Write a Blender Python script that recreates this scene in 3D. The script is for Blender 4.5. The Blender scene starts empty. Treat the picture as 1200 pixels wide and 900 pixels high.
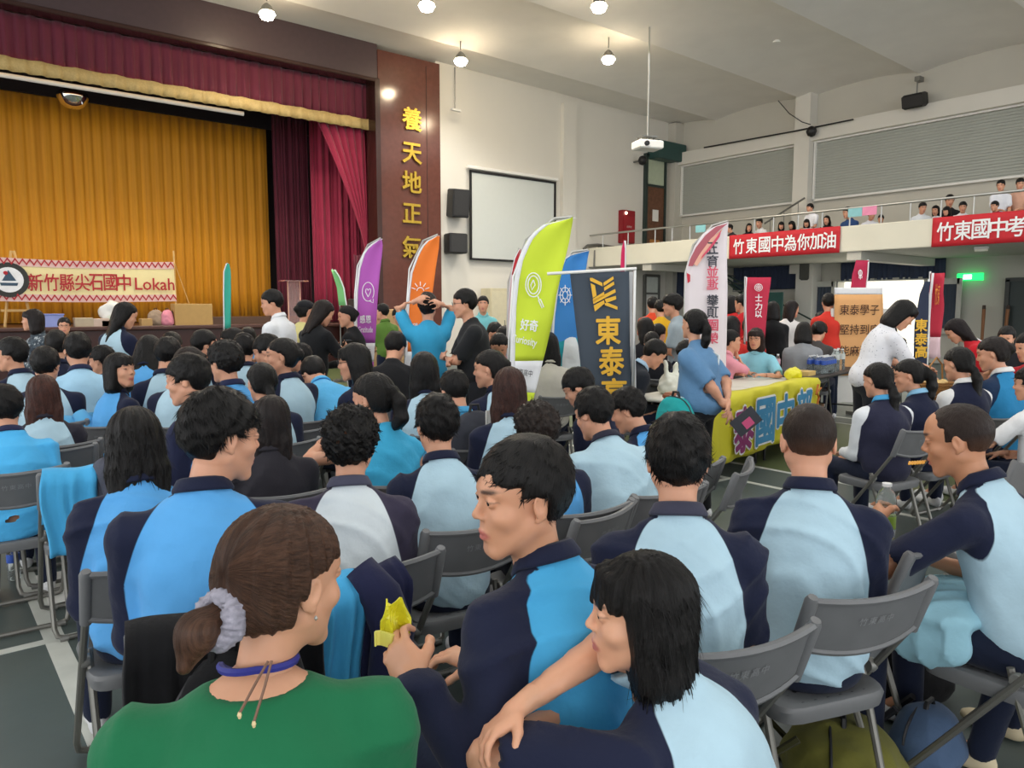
import bpy, math, random
import numpy as np
from mathutils import Vector, Matrix, Euler

C = bpy.context.scene.collection
R_ = math.radians
# ---------------------------------------------------------------- camera
CAM_H = 1.55; YAW = R_(38.9); PITCH = math.atan(90 / 875.0); FPX = 875.0
cam = bpy.data.cameras.new('camera'); cam_o = bpy.data.objects.new('camera', cam); C.objects.link(cam_o)
cam_o.location = (0, 0, CAM_H); cam_o.rotation_euler = (math.pi / 2 - PITCH, 0, -YAW)
cam.sensor_width = 36.0; cam.lens = 36.0 * FPX / 1200.0; cam.clip_start = 0.05; cam.clip_end = 200
bpy.context.scene.camera = cam_o
# ---------------------------------------------------------------- world (overcast daylight through the open sides of the hall)
world = bpy.data.worlds.new('world'); bpy.context.scene.world = world; world.use_nodes = True
bg = world.node_tree.nodes['Background']; bg.inputs[0].default_value = (0.95, 0.97, 1.0, 1); bg.inputs[1].default_value = 1.25
vs = bpy.context.scene.view_settings
vs.view_transform = 'Standard'; vs.look = 'None'; vs.gamma = 1.0; vs.exposure = 0.95; vs.use_curve_mapping = False
try:
    bpy.context.scene.cycles.max_bounces = 6; bpy.context.scene.cycles.diffuse_bounces = 4
    bpy.context.scene.cycles.use_denoising = True
except Exception: pass


def area(name, loc, rot, sx, sy, power, col=(1, 1, 1)):
    l = bpy.data.lights.new(name, 'AREA'); l.shape = 'RECTANGLE'; l.size = sx; l.size_y = sy; l.energy = power; l.color = col
    o = bpy.data.objects.new(name, l); C.objects.link(o); o.location = loc; o.rotation_euler = rot
    return o
area('stage_light', (1.0, 19.0, 6.3), (R_(-30), 0, 0), 12, .4, 160, (1, .86, .66))
area('hall_light', (8, 6, 7.6), (0, 0, 0), 18, 14, 420, (1, .98, .95))

sun = bpy.data.lights.new('sun', 'SUN'); sun.energy = 5.0; sun.angle = R_(1); sun.color = (1, .95, .86); sun_o = bpy.data.objects.new('sun', sun); C.objects.link(sun_o); sun_o.rotation_euler = (0, R_(38), R_(12))

FW = Vector((math.sin(YAW) * math.cos(PITCH), math.cos(YAW) * math.cos(PITCH), -math.sin(PITCH)))
RT = Vector((math.cos(YAW), -math.sin(YAW), 0)); UP = RT.cross(FW)
CP = Vector((0, 0, CAM_H))
def ray(u, v): return FW + RT * ((u - 600) / FPX) + UP * ((450 - v) / FPX)
def on(u, v, ax, val):
    d = ray(u, v); t = (val - CP[ax]) / d[ax]; return CP + d * t
def dep(u, v, t): return CP + ray(u, v) * t

# ---------------------------------------------------------------- object helpers
def tag(o, label=None, cat=None, group=None, kind=None):
    if label: o['label'] = label
    if cat: o['category'] = cat
    if group: o['group'] = group
    if kind: o['kind'] = kind
    return o
def empty(name, loc=(0, 0, 0), rz=0.0, label=None, cat=None, group=None):
    o = bpy.data.objects.new(name, None); C.objects.link(o); o.location = loc; o.rotation_euler = (0, 0, rz); o.empty_display_size = .1
    return tag(o, label, cat, group)
def link(name, me, parent=None, mats=(), loc=None):
    o = bpy.data.objects.new(name, me); C.objects.link(o)
    if parent: o.parent = parent
    if loc is not None: o.location = loc
    for m in mats: me.materials.append(m)
    return o
def kids(o): return [c for c in KIDS.get(o.name, ())]
KIDS = {}
def copy_tree(o, parent=None):
    c = o.copy(); C.objects.link(c)
    if parent: c.parent = parent
    for ch in list(o.children): copy_tree(ch, c)
    return c

class MB:
    """collects quads / tris and links them as one mesh object"""
    def __init__(s): s.v = []; s.f = []; s.m = []
    def add(s, vs_, fs, mi=0):
        n = len(s.v); s.v += [tuple(v) for v in vs_]; s.f += [tuple(i + n for i in f) for f in fs]; s.m += [mi] * len(fs); return s
    def box(s, c, d, rz=0.0, mi=0, M=None, bev=0.0):
        x, y, z = d[0] / 2, d[1] / 2, d[2] / 2
        if bev > 0:
            b = min(bev, x * .9, y * .9, z * .9); vs_ = []; 
            for sz in (-1, 1):
                for (ax, ay, az) in ((1, 1, 0), (0, 0, 1)) if sz < 0 else ((0, 0, 1), (1, 1, 0)):
                    pass
            prof = [(x - b, y - b, -z), (x, y, -z + b), (x, y, z - b), (x - b, y - b, z)]
            for (px_, py_, pz_) in prof:
                for (i, j) in ((-1, -1), (1, -1), (1, 1), (-1, 1)): vs_.append((i * px_, j * py_, pz_))
            fs = [(3, 2, 1, 0), (12, 13, 14, 15)]
            for k in range(3):
                for i in range(4):
                    j = (i + 1) % 4; fs.append((k * 4 + i, k * 4 + j, k * 4 + 4 + j, k * 4 + 4 + i))
        else:
            vs_ = [(i * x, j * y, k * z) for k in (-1, 1) for (i, j) in ((-1, -1), (1, -1), (1, 1), (-1, 1))]
            fs = [(3, 2, 1, 0), (4, 5, 6, 7), (0, 1, 5, 4), (1, 2, 6, 5), (2, 3, 7, 6), (3, 0, 4, 7)]
        T = Matrix.Translation(Vector(c)) @ (M if M is not None else Matrix.Rotation(rz, 4, 'Z'))
        return s.add([T @ Vector(v) for v in vs_], fs, mi)
    def tube(s, pts, r, n=8, mi=0, caps=True):
        pts = [Vector(p) for p in pts]; k = len(pts); rs = r if isinstance(r, (list, tuple)) else [r] * k
        vs_ = []; up = None
        for i, p in enumerate(pts):
            t = (pts[min(i + 1, k - 1)] - pts[max(i - 1, 0)]).normalized()
            if up is None:
                up = Vector((0, 0, 1)) if abs(t.z) < .9 else Vector((1, 0, 0))
            a = t.cross(up)
            if a.length < 1e-4: a = t.orthogonal()
            a.normalize(); b = a.cross(t).normalized(); up = b
            for j in range(n):
                q = 2 * math.pi * j / n; vs_.append(p + (a * math.cos(q) + b * math.sin(q)) * rs[i])
        fs = [(i * n + j, i * n + (j + 1) % n, (i + 1) * n + (j + 1) % n, (i + 1) * n + j) for i in range(k - 1) for j in range(n)]
        if caps: fs += [tuple(range(n - 1, -1, -1)), tuple(range((k - 1) * n, k * n))]
        return s.add(vs_, fs, mi)
    def lathe(s, prof, c=(0, 0, 0), n=16, mi=0, M=None):
        vs_ = []; 
        for (r, z) in prof:
            for j in range(n):
                q = 2 * math.pi * j / n; vs_.append((r * math.cos(q), r * math.sin(q), z))
        k = len(prof)
        fs = [(i * n + j, i * n + (j + 1) % n, (i + 1) * n + (j + 1) % n, (i + 1) * n + j) for i in range(k - 1) for j in range(n)]
        fs += [tuple(range(n - 1, -1, -1)), tuple(range((k - 1) * n, k * n))]
        T = Matrix.Translation(Vector(c)) @ (M if M is not None else Matrix.Identity(4))
        return s.add([T @ Vector(v) for v in vs_], fs, mi)
    def grid(s, fn, nu, nv, mi=0, thick=0.0):
        """fn(u,v)->point, u,v in 0..1; optional thickness along normal makes a closed sheet"""
        P = [[Vector(fn(i / nu, j / nv)) for j in range(nv + 1)] for i in range(nu + 1)]
        vs_ = [p for row in P for p in row]; w = nv + 1
        fs = [(i * w + j, (i + 1) * w + j, (i + 1) * w + j + 1, i * w + j + 1) for i in range(nu) for j in range(nv)]
        if thick:
            N = len(vs_); back = []
            for i in range(nu + 1):
                for j in range(nv + 1):
                    du = P[min(i + 1, nu)][j] - P[max(i - 1, 0)][j]; dv = P[i][min(j + 1, nv)] - P[i][max(j - 1, 0)]
                    back.append(P[i][j] - du.cross(dv).normalized() * thick)
            fs2 = [tuple(reversed([a + N for a in f])) for f in fs]
            rim = [i * w for i in range(nu + 1)] + [nu * w + j for j in range(1, nv + 1)] + [i * w + nv for i in range(nu - 1, -1, -1)] + [j for j in range(nv - 1, 0, -1)]
            fs3 = [(rim[(k + 1) % len(rim)], rim[k], rim[k] + N, rim[(k + 1) % len(rim)] + N) for k in range(len(rim))]
            s.add(vs_ + back, fs + fs2 + fs3, mi)
        else: s.add(vs_, fs, mi)
        return s
    def mesh(s, name, mats=(), smooth=False):
        me = bpy.data.meshes.new(name); me.from_pydata([tuple(v) for v in s.v], [], s.f)
        for m in mats: me.materials.append(m)
        if any(s.m): me.polygons.foreach_set('material_index', s.m)
        if smooth:
            me.polygons.foreach_set('use_smooth', [True] * len(s.f))
            if smooth != 'all':
                try: me.set_sharp_from_angle(angle=R_(40))
                except Exception: pass
        me.update(); return me
    def build(s, name, mats, parent=None, smooth=False, loc=None):
        if not isinstance(mats, (list, tuple)): mats = (mats,)
        return link(name, s.mesh(name, mats, smooth), parent, (), loc)

# ---------------------------------------------------------------- materials
MATS = {}
def srgb(h):
    if isinstance(h, str):
        h = h.lstrip('#'); c = [int(h[i:i + 2], 16) / 255 for i in (0, 2, 4)]
    else: c = h
    return tuple(x / 12.92 if x <= .04045 else ((x + .055) / 1.055) ** 2.4 for x in c) + (1,)
class N:
    def __init__(s, name):
        s.m = bpy.data.materials.new(name); s.m.use_nodes = True; s.t = s.m.node_tree; s.b = s.t.nodes['Principled BSDF']
    def n(s, typ, **kw):
        x = s.t.nodes.new(typ)
        for k, v in kw.items():
            if k.startswith('i_'):
                key = k[2:]; x.inputs[int(key) if key.isdigit() else key].default_value = v
            else: setattr(x, k, v)
        return x
    def l(s, a, b): s.t.links.new(a, b)
    def mixc(s, fac, a, b, bt='MIX'):
        x = s.n('ShaderNodeMix', data_type='RGBA', blend_type=bt); 
        for sock, v in ((x.inputs[0], fac), (x.inputs[6], a), (x.inputs[7], b)):
            if isinstance(v, bpy.types.NodeSocket): s.l(v, sock)
            else: sock.default_value = v
        return x.outputs[2]
    def math(s, op, a, b=None):
        x = s.n('ShaderNodeMath', operation=op)
        for sock, v in ((x.inputs[0], a), (x.inputs[1], b)):
            if v is None: continue
            if isinstance(v, bpy.types.NodeSocket): s.l(v, sock)
            else: sock.default_value = v
        return x.outputs[0]
    def noise(s, scale, detail=3, co=None, rough=.5):
        x = s.n('ShaderNodeTexNoise'); x.inputs['Scale'].default_value = scale; x.inputs['Detail'].default_value = detail; x.inputs['Roughness'].default_value = rough
        if co is not None: s.l(co, x.inputs['Vector'])
        return x
    def obj(s): return s.n('ShaderNodeTexCoord').outputs['Object']
    def bump(s, h, strength=.2, dist=.01):
        x = s.n('ShaderNodeBump'); x.inputs['Strength'].default_value = strength; x.inputs['Distance'].default_value = dist
        s.l(h, x.inputs['Height']); s.l(x.outputs[0], s.b.inputs['Normal']); return x
def mat(name, col, rough=.6, metal=0.0, vary=.06, scale=8.0, bump=0.0, bscale=60.0, emit=0.0, alpha=1.0, trans=0.0, spec=.5, sheen=0.0):
    key = (name, str(col), rough, metal, emit)
    if key in MATS: return MATS[key]
    M = N(name); c = srgb(col); co = M.obj()
    nz = M.noise(scale, 4, co)
    d = tuple(max(0, x * (1 - vary * 2.2)) for x in c[:3]) + (1,); e = tuple(min(1, x * (1 + vary * 1.6)) for x in c[:3]) + (1,)
    out = M.mixc(nz.outputs[0], d, e); M.l(out, M.b.inputs['Base Color'])
    M.b.inputs['Roughness'].default_value = rough; M.b.inputs['Metallic'].default_value = metal
    M.b.inputs['Specular IOR Level'].default_value = spec
    if sheen: M.b.inputs['Sheen Weight'].default_value = sheen
    if bump: M.bump(M.noise(bscale, 3, co).outputs[0], bump, .01)
    if emit:
        M.b.inputs['Emission Color'].default_value = c; M.b.inputs['Emission Strength'].default_value = emit
    if trans: M.b.inputs['Transmission Weight'].default_value = trans; M.b.inputs['IOR'].default_value = 1.3
    if alpha < 1: M.b.inputs['Alpha'].default_value = alpha
    MATS[key] = M.m; return M.m

# ---------------------------------------------------------------- text -> mesh
def text_mesh(txt, size, bold=0.0, extrude=0.0, spacing=1.0, res=2):
    cu = bpy.data.curves.new('text', 'FONT'); cu.body = txt; cu.size = size; cu.offset = bold; cu.extrude = extrude
    cu.align_x = 'CENTER'; cu.align_y = 'CENTER'; cu.space_character = spacing; cu.resolution_u = res
    o = bpy.data.objects.new('text', cu); C.objects.link(o)
    bpy.context.view_layer.update()
    me = bpy.data.meshes.new_from_object(o.evaluated_get(bpy.context.evaluated_depsgraph_get()))
    bpy.data.objects.remove(o); return me
def fit_text(name, txt, w, h, parent, m, M, bold=0.0, depth=.002, warp=None):
    """lettering filling a w x h box in the local xy plane, then placed by matrix M (4x4); bold thickens the strokes"""
    me = text_mesh(txt, 1.0, 0.0, 0.0)
    n = len(me.vertices)
    if n == 0: return None
    co = np.empty(n * 3, np.float32); me.vertices.foreach_get('co', co); co = co.reshape(-1, 3)
    lo = co.min(0); hi = co.max(0); co -= (lo + hi) / 2; em = w / max(1, len(txt)) if w > h else min(w, h)
    co[:, 0] *= w / max(1e-6, hi[0] - lo[0]); co[:, 1] *= h / max(1e-6, hi[1] - lo[1])
    fc = [tuple(p.vertices) for p in me.polygons]; V = []; F = []
    shifts = [(0, 0)] if bold <= 0 else [(0, 0), (1, 0), (-1, 0), (0, 1), (0, -1), (.7, .7), (-.7, .7), (.7, -.7), (-.7, -.7)]
    for k, (a, b) in enumerate(shifts):
        V.append(co + np.array([a * bold * em, b * bold * em, -.00015 * k], np.float32)); F += [tuple(i + k * n for i in f) for f in fc]
    co = np.concatenate(V); A = np.array(M); co = co @ A[:3, :3].T + A[:3, 3]
    bpy.data.meshes.remove(me); me = bpy.data.meshes.new(name); me.from_pydata(co.tolist(), [], F); me.update()
    return link(name, me, parent, (m,))

# ================================================================ signed-distance modelling (smooth unions, meshed by surface nets)
class Field:
    def __init__(s, lo, hi, h):
        s.lo = np.array(lo, np.float32); s.h = h
        s.n = np.maximum(4, np.ceil((np.array(hi) - s.lo) / h).astype(int) + 1)
        s.ax = [(s.lo[i] + np.arange(s.n[i]) * h).astype(np.float32) for i in range(3)]
        s.v = np.full(tuple(s.n), .06, np.float32)
    def sl(s, lo, hi):
        a = np.clip(np.floor((np.array(lo) - s.lo) / s.h).astype(int), 0, s.n); b = np.clip(np.ceil((np.array(hi) - s.lo) / s.h).astype(int) + 1, 0, s.n)
        if (b <= a).any(): return None
        S = tuple(slice(int(a[i]), int(b[i])) for i in range(3))
        return S, s.ax[0][S[0]][:, None, None], s.ax[1][S[1]][None, :, None], s.ax[2][S[2]][None, None, :]
    def comb(s, S, d, k, op):
        a = s.v[S]
        if op == 'u':
            if k <= 0: s.v[S] = np.minimum(a, d)
            else:
                h = np.maximum(k - np.abs(a - d), 0) / k; s.v[S] = np.minimum(a, d) - h * h * k * .25
        else:
            d = -d
            if k <= 0: s.v[S] = np.maximum(a, d)
            else:
                h = np.maximum(k - np.abs(a - d), 0) / k; s.v[S] = np.maximum(a, d) + h * h * k * .25
    def cone(s, a, b, ra, rb, k=.02, op='u', sq=None):
        a = np.array(a, np.float32); b = np.array(b, np.float32); r = max(ra, rb) + k + 2 * s.h
        q = s.sl(np.minimum(a, b) - r, np.maximum(a, b) + r)
        if q is None: return s
        S, X, Y, Z = q; ba = b - a; L2 = max(float(ba @ ba), 1e-9)
        t = np.clip(((X - a[0]) * ba[0] + (Y - a[1]) * ba[1] + (Z - a[2]) * ba[2]) / L2, 0, 1)
        d = np.sqrt((X - a[0] - t * ba[0]) ** 2 + (Y - a[1] - t * ba[1]) ** 2 + (Z - a[2] - t * ba[2]) ** 2) - (ra + (rb - ra) * t)
        s.comb(S, d, k, op); return s
    def ell(s, c, r, k=.02, op='u', M=None):
        c = np.array(c, np.float32); r = np.array(r, np.float32); m = float(r.max()) + k + 2 * s.h
        if M is None: q = s.sl(c - r - k - 2 * s.h, c + r + k + 2 * s.h)
        else: q = s.sl(c - m, c + m)
        if q is None: return s
        S, X, Y, Z = q; X = X - c[0]; Y = Y - c[1]; Z = Z - c[2]
        if M is not None:
            M = np.array(M, np.float32)[:3, :3]
            X, Y, Z = X * M[0, 0] + Y * M[1, 0] + Z * M[2, 0], X * M[0, 1] + Y * M[1, 1] + Z * M[2, 1], X * M[0, 2] + Y * M[1, 2] + Z * M[2, 2]
        k0 = np.sqrt((X / r[0]) ** 2 + (Y / r[1]) ** 2 + (Z / r[2]) ** 2); k1 = np.sqrt((X / r[0] ** 2) ** 2 + (Y / r[1] ** 2) ** 2 + (Z / r[2] ** 2) ** 2) + 1e-6
        s.comb(S, k0 * (k0 - 1) / k1, k, op); return s
    def apply(s, fn):
        s.v = fn(s.v, s.ax[0][:, None, None], s.ax[1][None, :, None], s.ax[2][None, None, :]).astype(np.float32); return s
    def nets(s):
        v = s.v; neg = v < 0
        c = np.zeros(tuple(x - 1 for x in v.shape), np.int8)
        for i in (0, 1):
            for j in (0, 1):
                for k in (0, 1): c += neg[i:i + c.shape[0], j:j + c.shape[1], k:k + c.shape[2]]
        I, J, K = np.nonzero((c > 0) & (c < 8)); nn = len(I)
        if nn == 0: return np.zeros((0, 3)), np.zeros((0, 4), int)
        idx = np.full(c.shape, -1, np.int32); idx[I, J, K] = np.arange(nn)
        acc = np.zeros((nn, 3), np.float32); cnt = np.zeros(nn, np.float32)
        cor = [(i, j, k) for i in (0, 1) for j in (0, 1) for k in (0, 1)]
        for a in cor:
            for ax in range(3):
                if a[ax]: continue
                b = list(a); b[ax] = 1
                va = v[I + a[0], J + a[1], K + a[2]]; vb = v[I + b[0], J + b[1], K + b[2]]
                m = (va < 0) != (vb < 0); t = np.where(m, va / np.where(m, va - vb, 1), 0)
                p = np.tile(np.array(a, np.float32), (nn, 1)); p[:, ax] += t
                acc += p * m[:, None]; cnt += m
        P = (np.stack([I, J, K], 1) + acc / cnt[:, None]) * s.h + s.lo
        Q = []
        for ax in range(3):
            u, w = [(1, 2), (2, 0), (0, 1)][ax]
            sa = [slice(None)] * 3; sb = [slice(None)] * 3; sa[ax] = slice(0, -1); sb[ax] = slice(1, None)
            e = neg[tuple(sa)] != neg[tuple(sb)]; A = np.nonzero(e); A = np.stack(A, 1)
            ok = (A[:, u] > 0) & (A[:, w] > 0) & (A[:, u] < v.shape[u] - 1) & (A[:, w] < v.shape[w] - 1); A = A[ok]
            inside = neg[A[:, 0], A[:, 1], A[:, 2]]
            def cell(du, dw):
                B = A.copy(); B[:, u] -= du; B[:, w] -= dw; return idx[B[:, 0], B[:, 1], B[:, 2]]
            q = np.stack([cell(1, 1), cell(0, 1), cell(0, 0), cell(1, 0)], 1)
            q[~inside] = q[~inside][:, ::-1]; Q.append(q)
        return P, np.concatenate(Q)
def np_mesh(name, P, Q, mats=(), attrs=None, smooth=True):
    me = bpy.data.meshes.new(name); n = len(P); f = len(Q)
    me.vertices.add(n); me.vertices.foreach_set('co', np.asarray(P, np.float32).ravel())
    me.loops.add(f * 4); me.loops.foreach_set('vertex_index', np.asarray(Q, np.int32).ravel())
    me.polygons.add(f); me.polygons.foreach_set('loop_start', np.arange(f, dtype=np.int32) * 4)
    try: me.polygons.foreach_set('loop_total', np.full(f, 4, np.int32))
    except Exception: pass
    me.update(calc_edges=True)
    if smooth: me.polygons.foreach_set('use_smooth', np.ones(f, bool))
    for k, a in (attrs or {}).items():
        at = me.attributes.new(k, 'FLOAT', 'POINT'); at.data.foreach_set('value', np.asarray(a, np.float32))
    for m in mats: me.materials.append(m)
    me.validate(); return me
def wob(p, f, seed=0.0):
    x, y, z = p; s = seed
    return (np.sin(f * (1.0 * x + .6 * z) + 1.3 * np.sin(f * .7 * y + s)) * np.sin(f * (.9 * y - .4 * x) + 1.1 * np.sin(f * .6 * z + 2 * s) + s)
            + .5 * np.sin(f * 2.1 * (z + .3 * x) + s * 3 + 1.5 * np.sin(f * 1.3 * x)) * np.sin(f * 1.7 * y + s))

# ---- heads, head frame: +y face, z up, origin mid-head; crown at z .115, chin at z -.112
HEADS = {}
def head_mesh(sex, res, chub=0.0, mouth=0.0):
    key = (sex, res, chub, mouth)
    if key in HEADS: return HEADS[key]
    f = Field((-.11, -.13, -.20), (.11, .135, .135), res); g = 1.0 if sex == 'm' else .0
    f.ell((0, -.014, .030), (.0735, .093, .084), 0)
    f.ell((0, .022, -.030), (.054 + chub, .061, .076), .03)
    f.ell((0, .035, .045), (.058, .050, .055), .02)
    for sx in (-1, 1):
        f.cone((sx * .052, .0, -.045), (sx * .020, .064, -.096), .015 + chub * .6, .012, .03)       # jaw line
        f.ell((sx * .036, .052, -.022), (.024 + chub, .026, .022), .02)                                        # cheek
        f.cone((sx * .012, .080, .034), (sx * .046, .064, .032), .006, .0055, .018)                               # brow ridge
    f.cone((-.009, .0655, -.097), (.009, .0655, -.097), .0130, .0130, .022); f.ell((0, .062, -.052), (.032, .026, .030), .022)                                        # chin
    if res < .006:
        for sx in (-1, 1): f.ell((sx * .0315, .092, .013), (.017, .016, .0115), .012, 's')
    f.cone((0, .081, .018), (0, .0985, -.014), .0048, .0078, .012)
    f.ell((0, .0985, -.018), (.0090, .0085, .0078), .007)
    for sx in (-1, 1): f.ell((sx * .0115, .0890, -.0225), (.0062, .0085, .0062), .006)
    if res < .006:
        for sx in (-1, 1): f.ell((sx * .0062, .0945, -.0285), (.0032, .0045, .0026), .002, 's')
    f.cone((-.016, .083, -.054), (.016, .083, -.054), .0050, .0050, .006); f.cone((-.006, .0905, -.0525), (.006, .0905, -.0525), .0048, .0048, .006)
    f.cone((-.013, .083, -.0655), (.013, .083, -.0655), .0052, .0052, .006); f.cone((-.005, .0885, -.0655), (.005, .0885, -.0655), .0052, .0052, .006)
    if res < .006: f.cone((-.020, .092, -.0595 - mouth * .5), (.020, .092, -.0595 - mouth * .5), .0010 + mouth, .0010 + mouth, .002, 's')
    if res < .006:
        for sx in (-1, 1):                                                                                      # lids around the eyeball with a slit
            f.ell((sx * .0315, .0745, .0125), (.0150, .0135, .0125), .003)
            f.ell((sx * .0315, .0885, .0115), (.0128, .0080, .0047), .0015, 's')
    else:
        for sx in (-1, 1): f.ell((sx * .0315, .0800, .0105), (.012, .007, .008), .004)
    for sx in (-1, 1):                                                                                          # ears
        M = Matrix.Rotation(-sx * R_(22), 4, 'Z') @ Matrix.Rotation(R_(-12), 4, 'X')
        f.ell((sx * .0760, -.012, -.002), (.0068, .0175, .029), .006, 'u', M)
        if res < .0075: f.ell((sx * .0835, -.006, .003), (.0045, .0085, .0165), .004, 's', M)
        if res < .0055:
            f.cone((sx * .0775, -.004, -.011), (sx * .0775, .001, .003), .0042, .0032, .004)
            f.ell((sx * .0755, -.005, -.028), (.005, .007, .007), .005, 'u')
    nr = .0495 if g else .043
    f.cone((0, -.020, -.06), (0, -.034, -.19), nr, nr + .004, .03)
    f.apply(lambda v, X, Y, Z: np.maximum(v, -(Z + .185)))
    P, Q = f.nets(); x, y, z = P[:, 0], P[:, 1], P[:, 2]; ax = np.abs(x)
    sm = lambda v, w: np.clip(.5 - v / w, 0, 1)
    lip = sm(np.sqrt((x / .024) ** 2 + ((z + .0595) / .0115) ** 2) - 1, .35) * (y > .07)
    brow = sm(np.sqrt(((ax - .032) / .021) ** 2 + ((z - .034 - .10 * (ax - .03)) / .0052) ** 2) - 1, .6) * (y > .05)
    eye = sm(np.sqrt(((ax - .0315) / .0135) ** 2 + ((z - .0115) / .0042) ** 2) - 1, .3) * (y > .05) * (0.0 if res < .006 else 1.0)
    lash = sm(np.sqrt(((ax - .0315) / .0155) ** 2 + ((z - .0162 + 9 * (ax - .0315) ** 2) / .0016) ** 2) - 1, .8) * (y > .05) * (1.0 if res < .006 else 0.0)
    buzz = sm(.0 - (z - .0) + 0 * x, .02)
    HEADS[key] = (P, Q, lip, np.clip(brow + lash * .9, 0, 1), eye); return HEADS[key]

def skin_mat(tone='e0ac88'):
    key = ('skin', tone)
    if key in MATS: return MATS[key]
    M = N('skin'); co = M.obj(); base = srgb(tone)
    nz = M.noise(14, 4, co); c = M.mixc(nz.outputs[0], tuple(x * .84 for x in base[:3]) + (1,), tuple(min(1, x * 1.12) for x in base[:3]) + (1,))
    nz2 = M.noise(5, 2, co); c = M.mixc(M.math('MULTIPLY', nz2.outputs[0], .22), c, srgb('c8705a'))
    def at(nm):
        a = M.n('ShaderNodeAttribute'); a.attribute_name = nm; return a.outputs['Fac']
    c = M.mixc(at('lip'), c, srgb('b8695f')); c = M.mixc(M.math('MULTIPLY', at('brow'), .88), c, srgb('2a1d18')); c = M.mixc(at('eye'), c, srgb('20150f'))
    M.l(c, M.b.inputs['Base Color']); M.b.inputs['Roughness'].default_value = .48; M.b.inputs['Subsurface Weight'].default_value = .12
    M.b.inputs['Subsurface Radius'].default_value = (.012, .005, .003); M.b.inputs['Subsurface Scale'].default_value = .6
    M.bump(M.noise(900, 2, co).outputs[0], .06, .002)
    MATS[key] = M.m; return M.m
def hair_mat(tone='14110f', axis='z', gloss=.38, freq=26, fade=False):
    key = ('hair', tone, axis, freq, fade)
    if key in MATS: return MATS[key]
    M = N('hair'); co = M.obj(); sp = M.n('ShaderNodeSeparateXYZ')
    if axis == 'bun':
        mp = M.n('ShaderNodeMapping'); mp.inputs['Rotation'].default_value = (R_(-75), 0, 0); M.l(co, mp.inputs[0]); M.l(mp.outputs[0], sp.inputs[0])
    elif axis == 'crown':
        mp = M.n('ShaderNodeMapping'); mp.inputs['Location'].default_value = (0, .035, -.02); mp.inputs['Rotation'].default_value = (R_(-18), 0, 0); M.l(co, mp.inputs[0]); M.l(mp.outputs[0], sp.inputs[0])
    else: M.l(co, sp.inputs[0])
    ang = M.math('ARCTAN2', sp.outputs[1], sp.outputs[0])
    cb = M.n('ShaderNodeCombineXYZ'); M.l(M.math('MULTIPLY', M.math('COSINE', ang), 1.0), cb.inputs[0]); M.l(M.math('SINE', ang), cb.inputs[1])
    M.l(M.math('MULTIPLY', sp.outputs[2], 2.2), cb.inputs[2])
    nz = M.noise(freq, 5, cb.outputs[0], .65)
    nl = M.noise(freq * .22, 2, cb.outputs[0], .5)
    b = srgb(tone); mixf = M.math('MULTIPLY', nz.outputs[0], M.math('ADD', nl.outputs[0], .45))
    rp = M.n('ShaderNodeValToRGB'); rp.color_ramp.elements[0].position = .28; rp.color_ramp.elements[1].position = .62
    rp.color_ramp.elements[0].color = tuple(x * .35 for x in b[:3]) + (1,); rp.color_ramp.elements[1].color = tuple(min(1, x * 1.25 + .002) for x in b[:3]) + (1,)
    M.l(mixf, rp.inputs[0]); hc_ = rp.outputs[0]
    if fade:
        s2 = M.n('ShaderNodeSeparateXYZ'); M.l(co, s2.inputs[0]); mr = M.n('ShaderNodeMapRange'); mr.inputs[1].default_value = .020; mr.inputs[2].default_value = -.085; mr.inputs[3].default_value = .05; mr.inputs[4].default_value = .62; M.l(s2.outputs[2], mr.inputs[0])
        hc_ = M.mixc(mr.outputs[0], hc_, srgb('8a6048'))
    M.l(hc_, M.b.inputs['Base Color'])
    M.b.inputs['Roughness'].default_value = gloss; M.b.inputs['Specular IOR Level'].default_value = .22
    M.bump(nz.outputs[0], .8, .006)
    MATS[key] = M.m; return M.m

# ---- hair caps in head frame
HAIRS = {}
def add_tufts(P, Q, n, L, flow, seed, r0=.004, lift=.25, zmin=-.2, zmax=1.0):
    rnd = np.random.RandomState(seed); 
    # rough normals from quads
    a = P[Q[:, 0]]; b = P[Q[:, 1]]; c = P[Q[:, 2]]; fn = np.cross(b - a, c - a); ln = np.linalg.norm(fn, axis=1) + 1e-12; fn /= ln[:, None]
    ctr = P[Q].mean(1); ok = np.nonzero((ctr[:, 2] > zmin) & (ctr[:, 2] < zmax) & ((ctr[:, 1] < .02) | (zmax > .5)))[0]; pick = rnd.choice(ok, min(n, len(ok)), replace=False)
    V = []; F = []; base = len(P)
    for i in pick:
        o = ctr[i]; nr = fn[i]; d = flow(o); d = d - nr * (d @ nr); l = np.linalg.norm(d)
        if l < 1e-6: continue
        d /= l; d = d + rnd.normal(0, .25 if lift > .3 else .12, 3); d /= np.linalg.norm(d); sd = np.cross(nr, d); sd /= np.linalg.norm(sd) + 1e-9
        LL = L * rnd.uniform(.6, 1.4); k = len(V) + base
        for j, (tt, w) in enumerate(((0, 1), (.5, .8), (1, .08))):
            p = o - nr * .003 + d * LL * tt + nr * LL * lift * (tt - .55 * tt * tt) 
            V += [p + sd * r0 * w, p + nr * r0 * .6 * w, p - sd * r0 * w]
        for j in range(2):
            for q in range(3):
                a_ = k + j * 3 + q; b_ = k + j * 3 + (q + 1) % 3; F.append((b_, a_, a_ + 3, b_ + 3))
    if not V: return P, Q
    return np.concatenate([P, np.array(V)]), np.concatenate([Q, np.array(F)])
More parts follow.
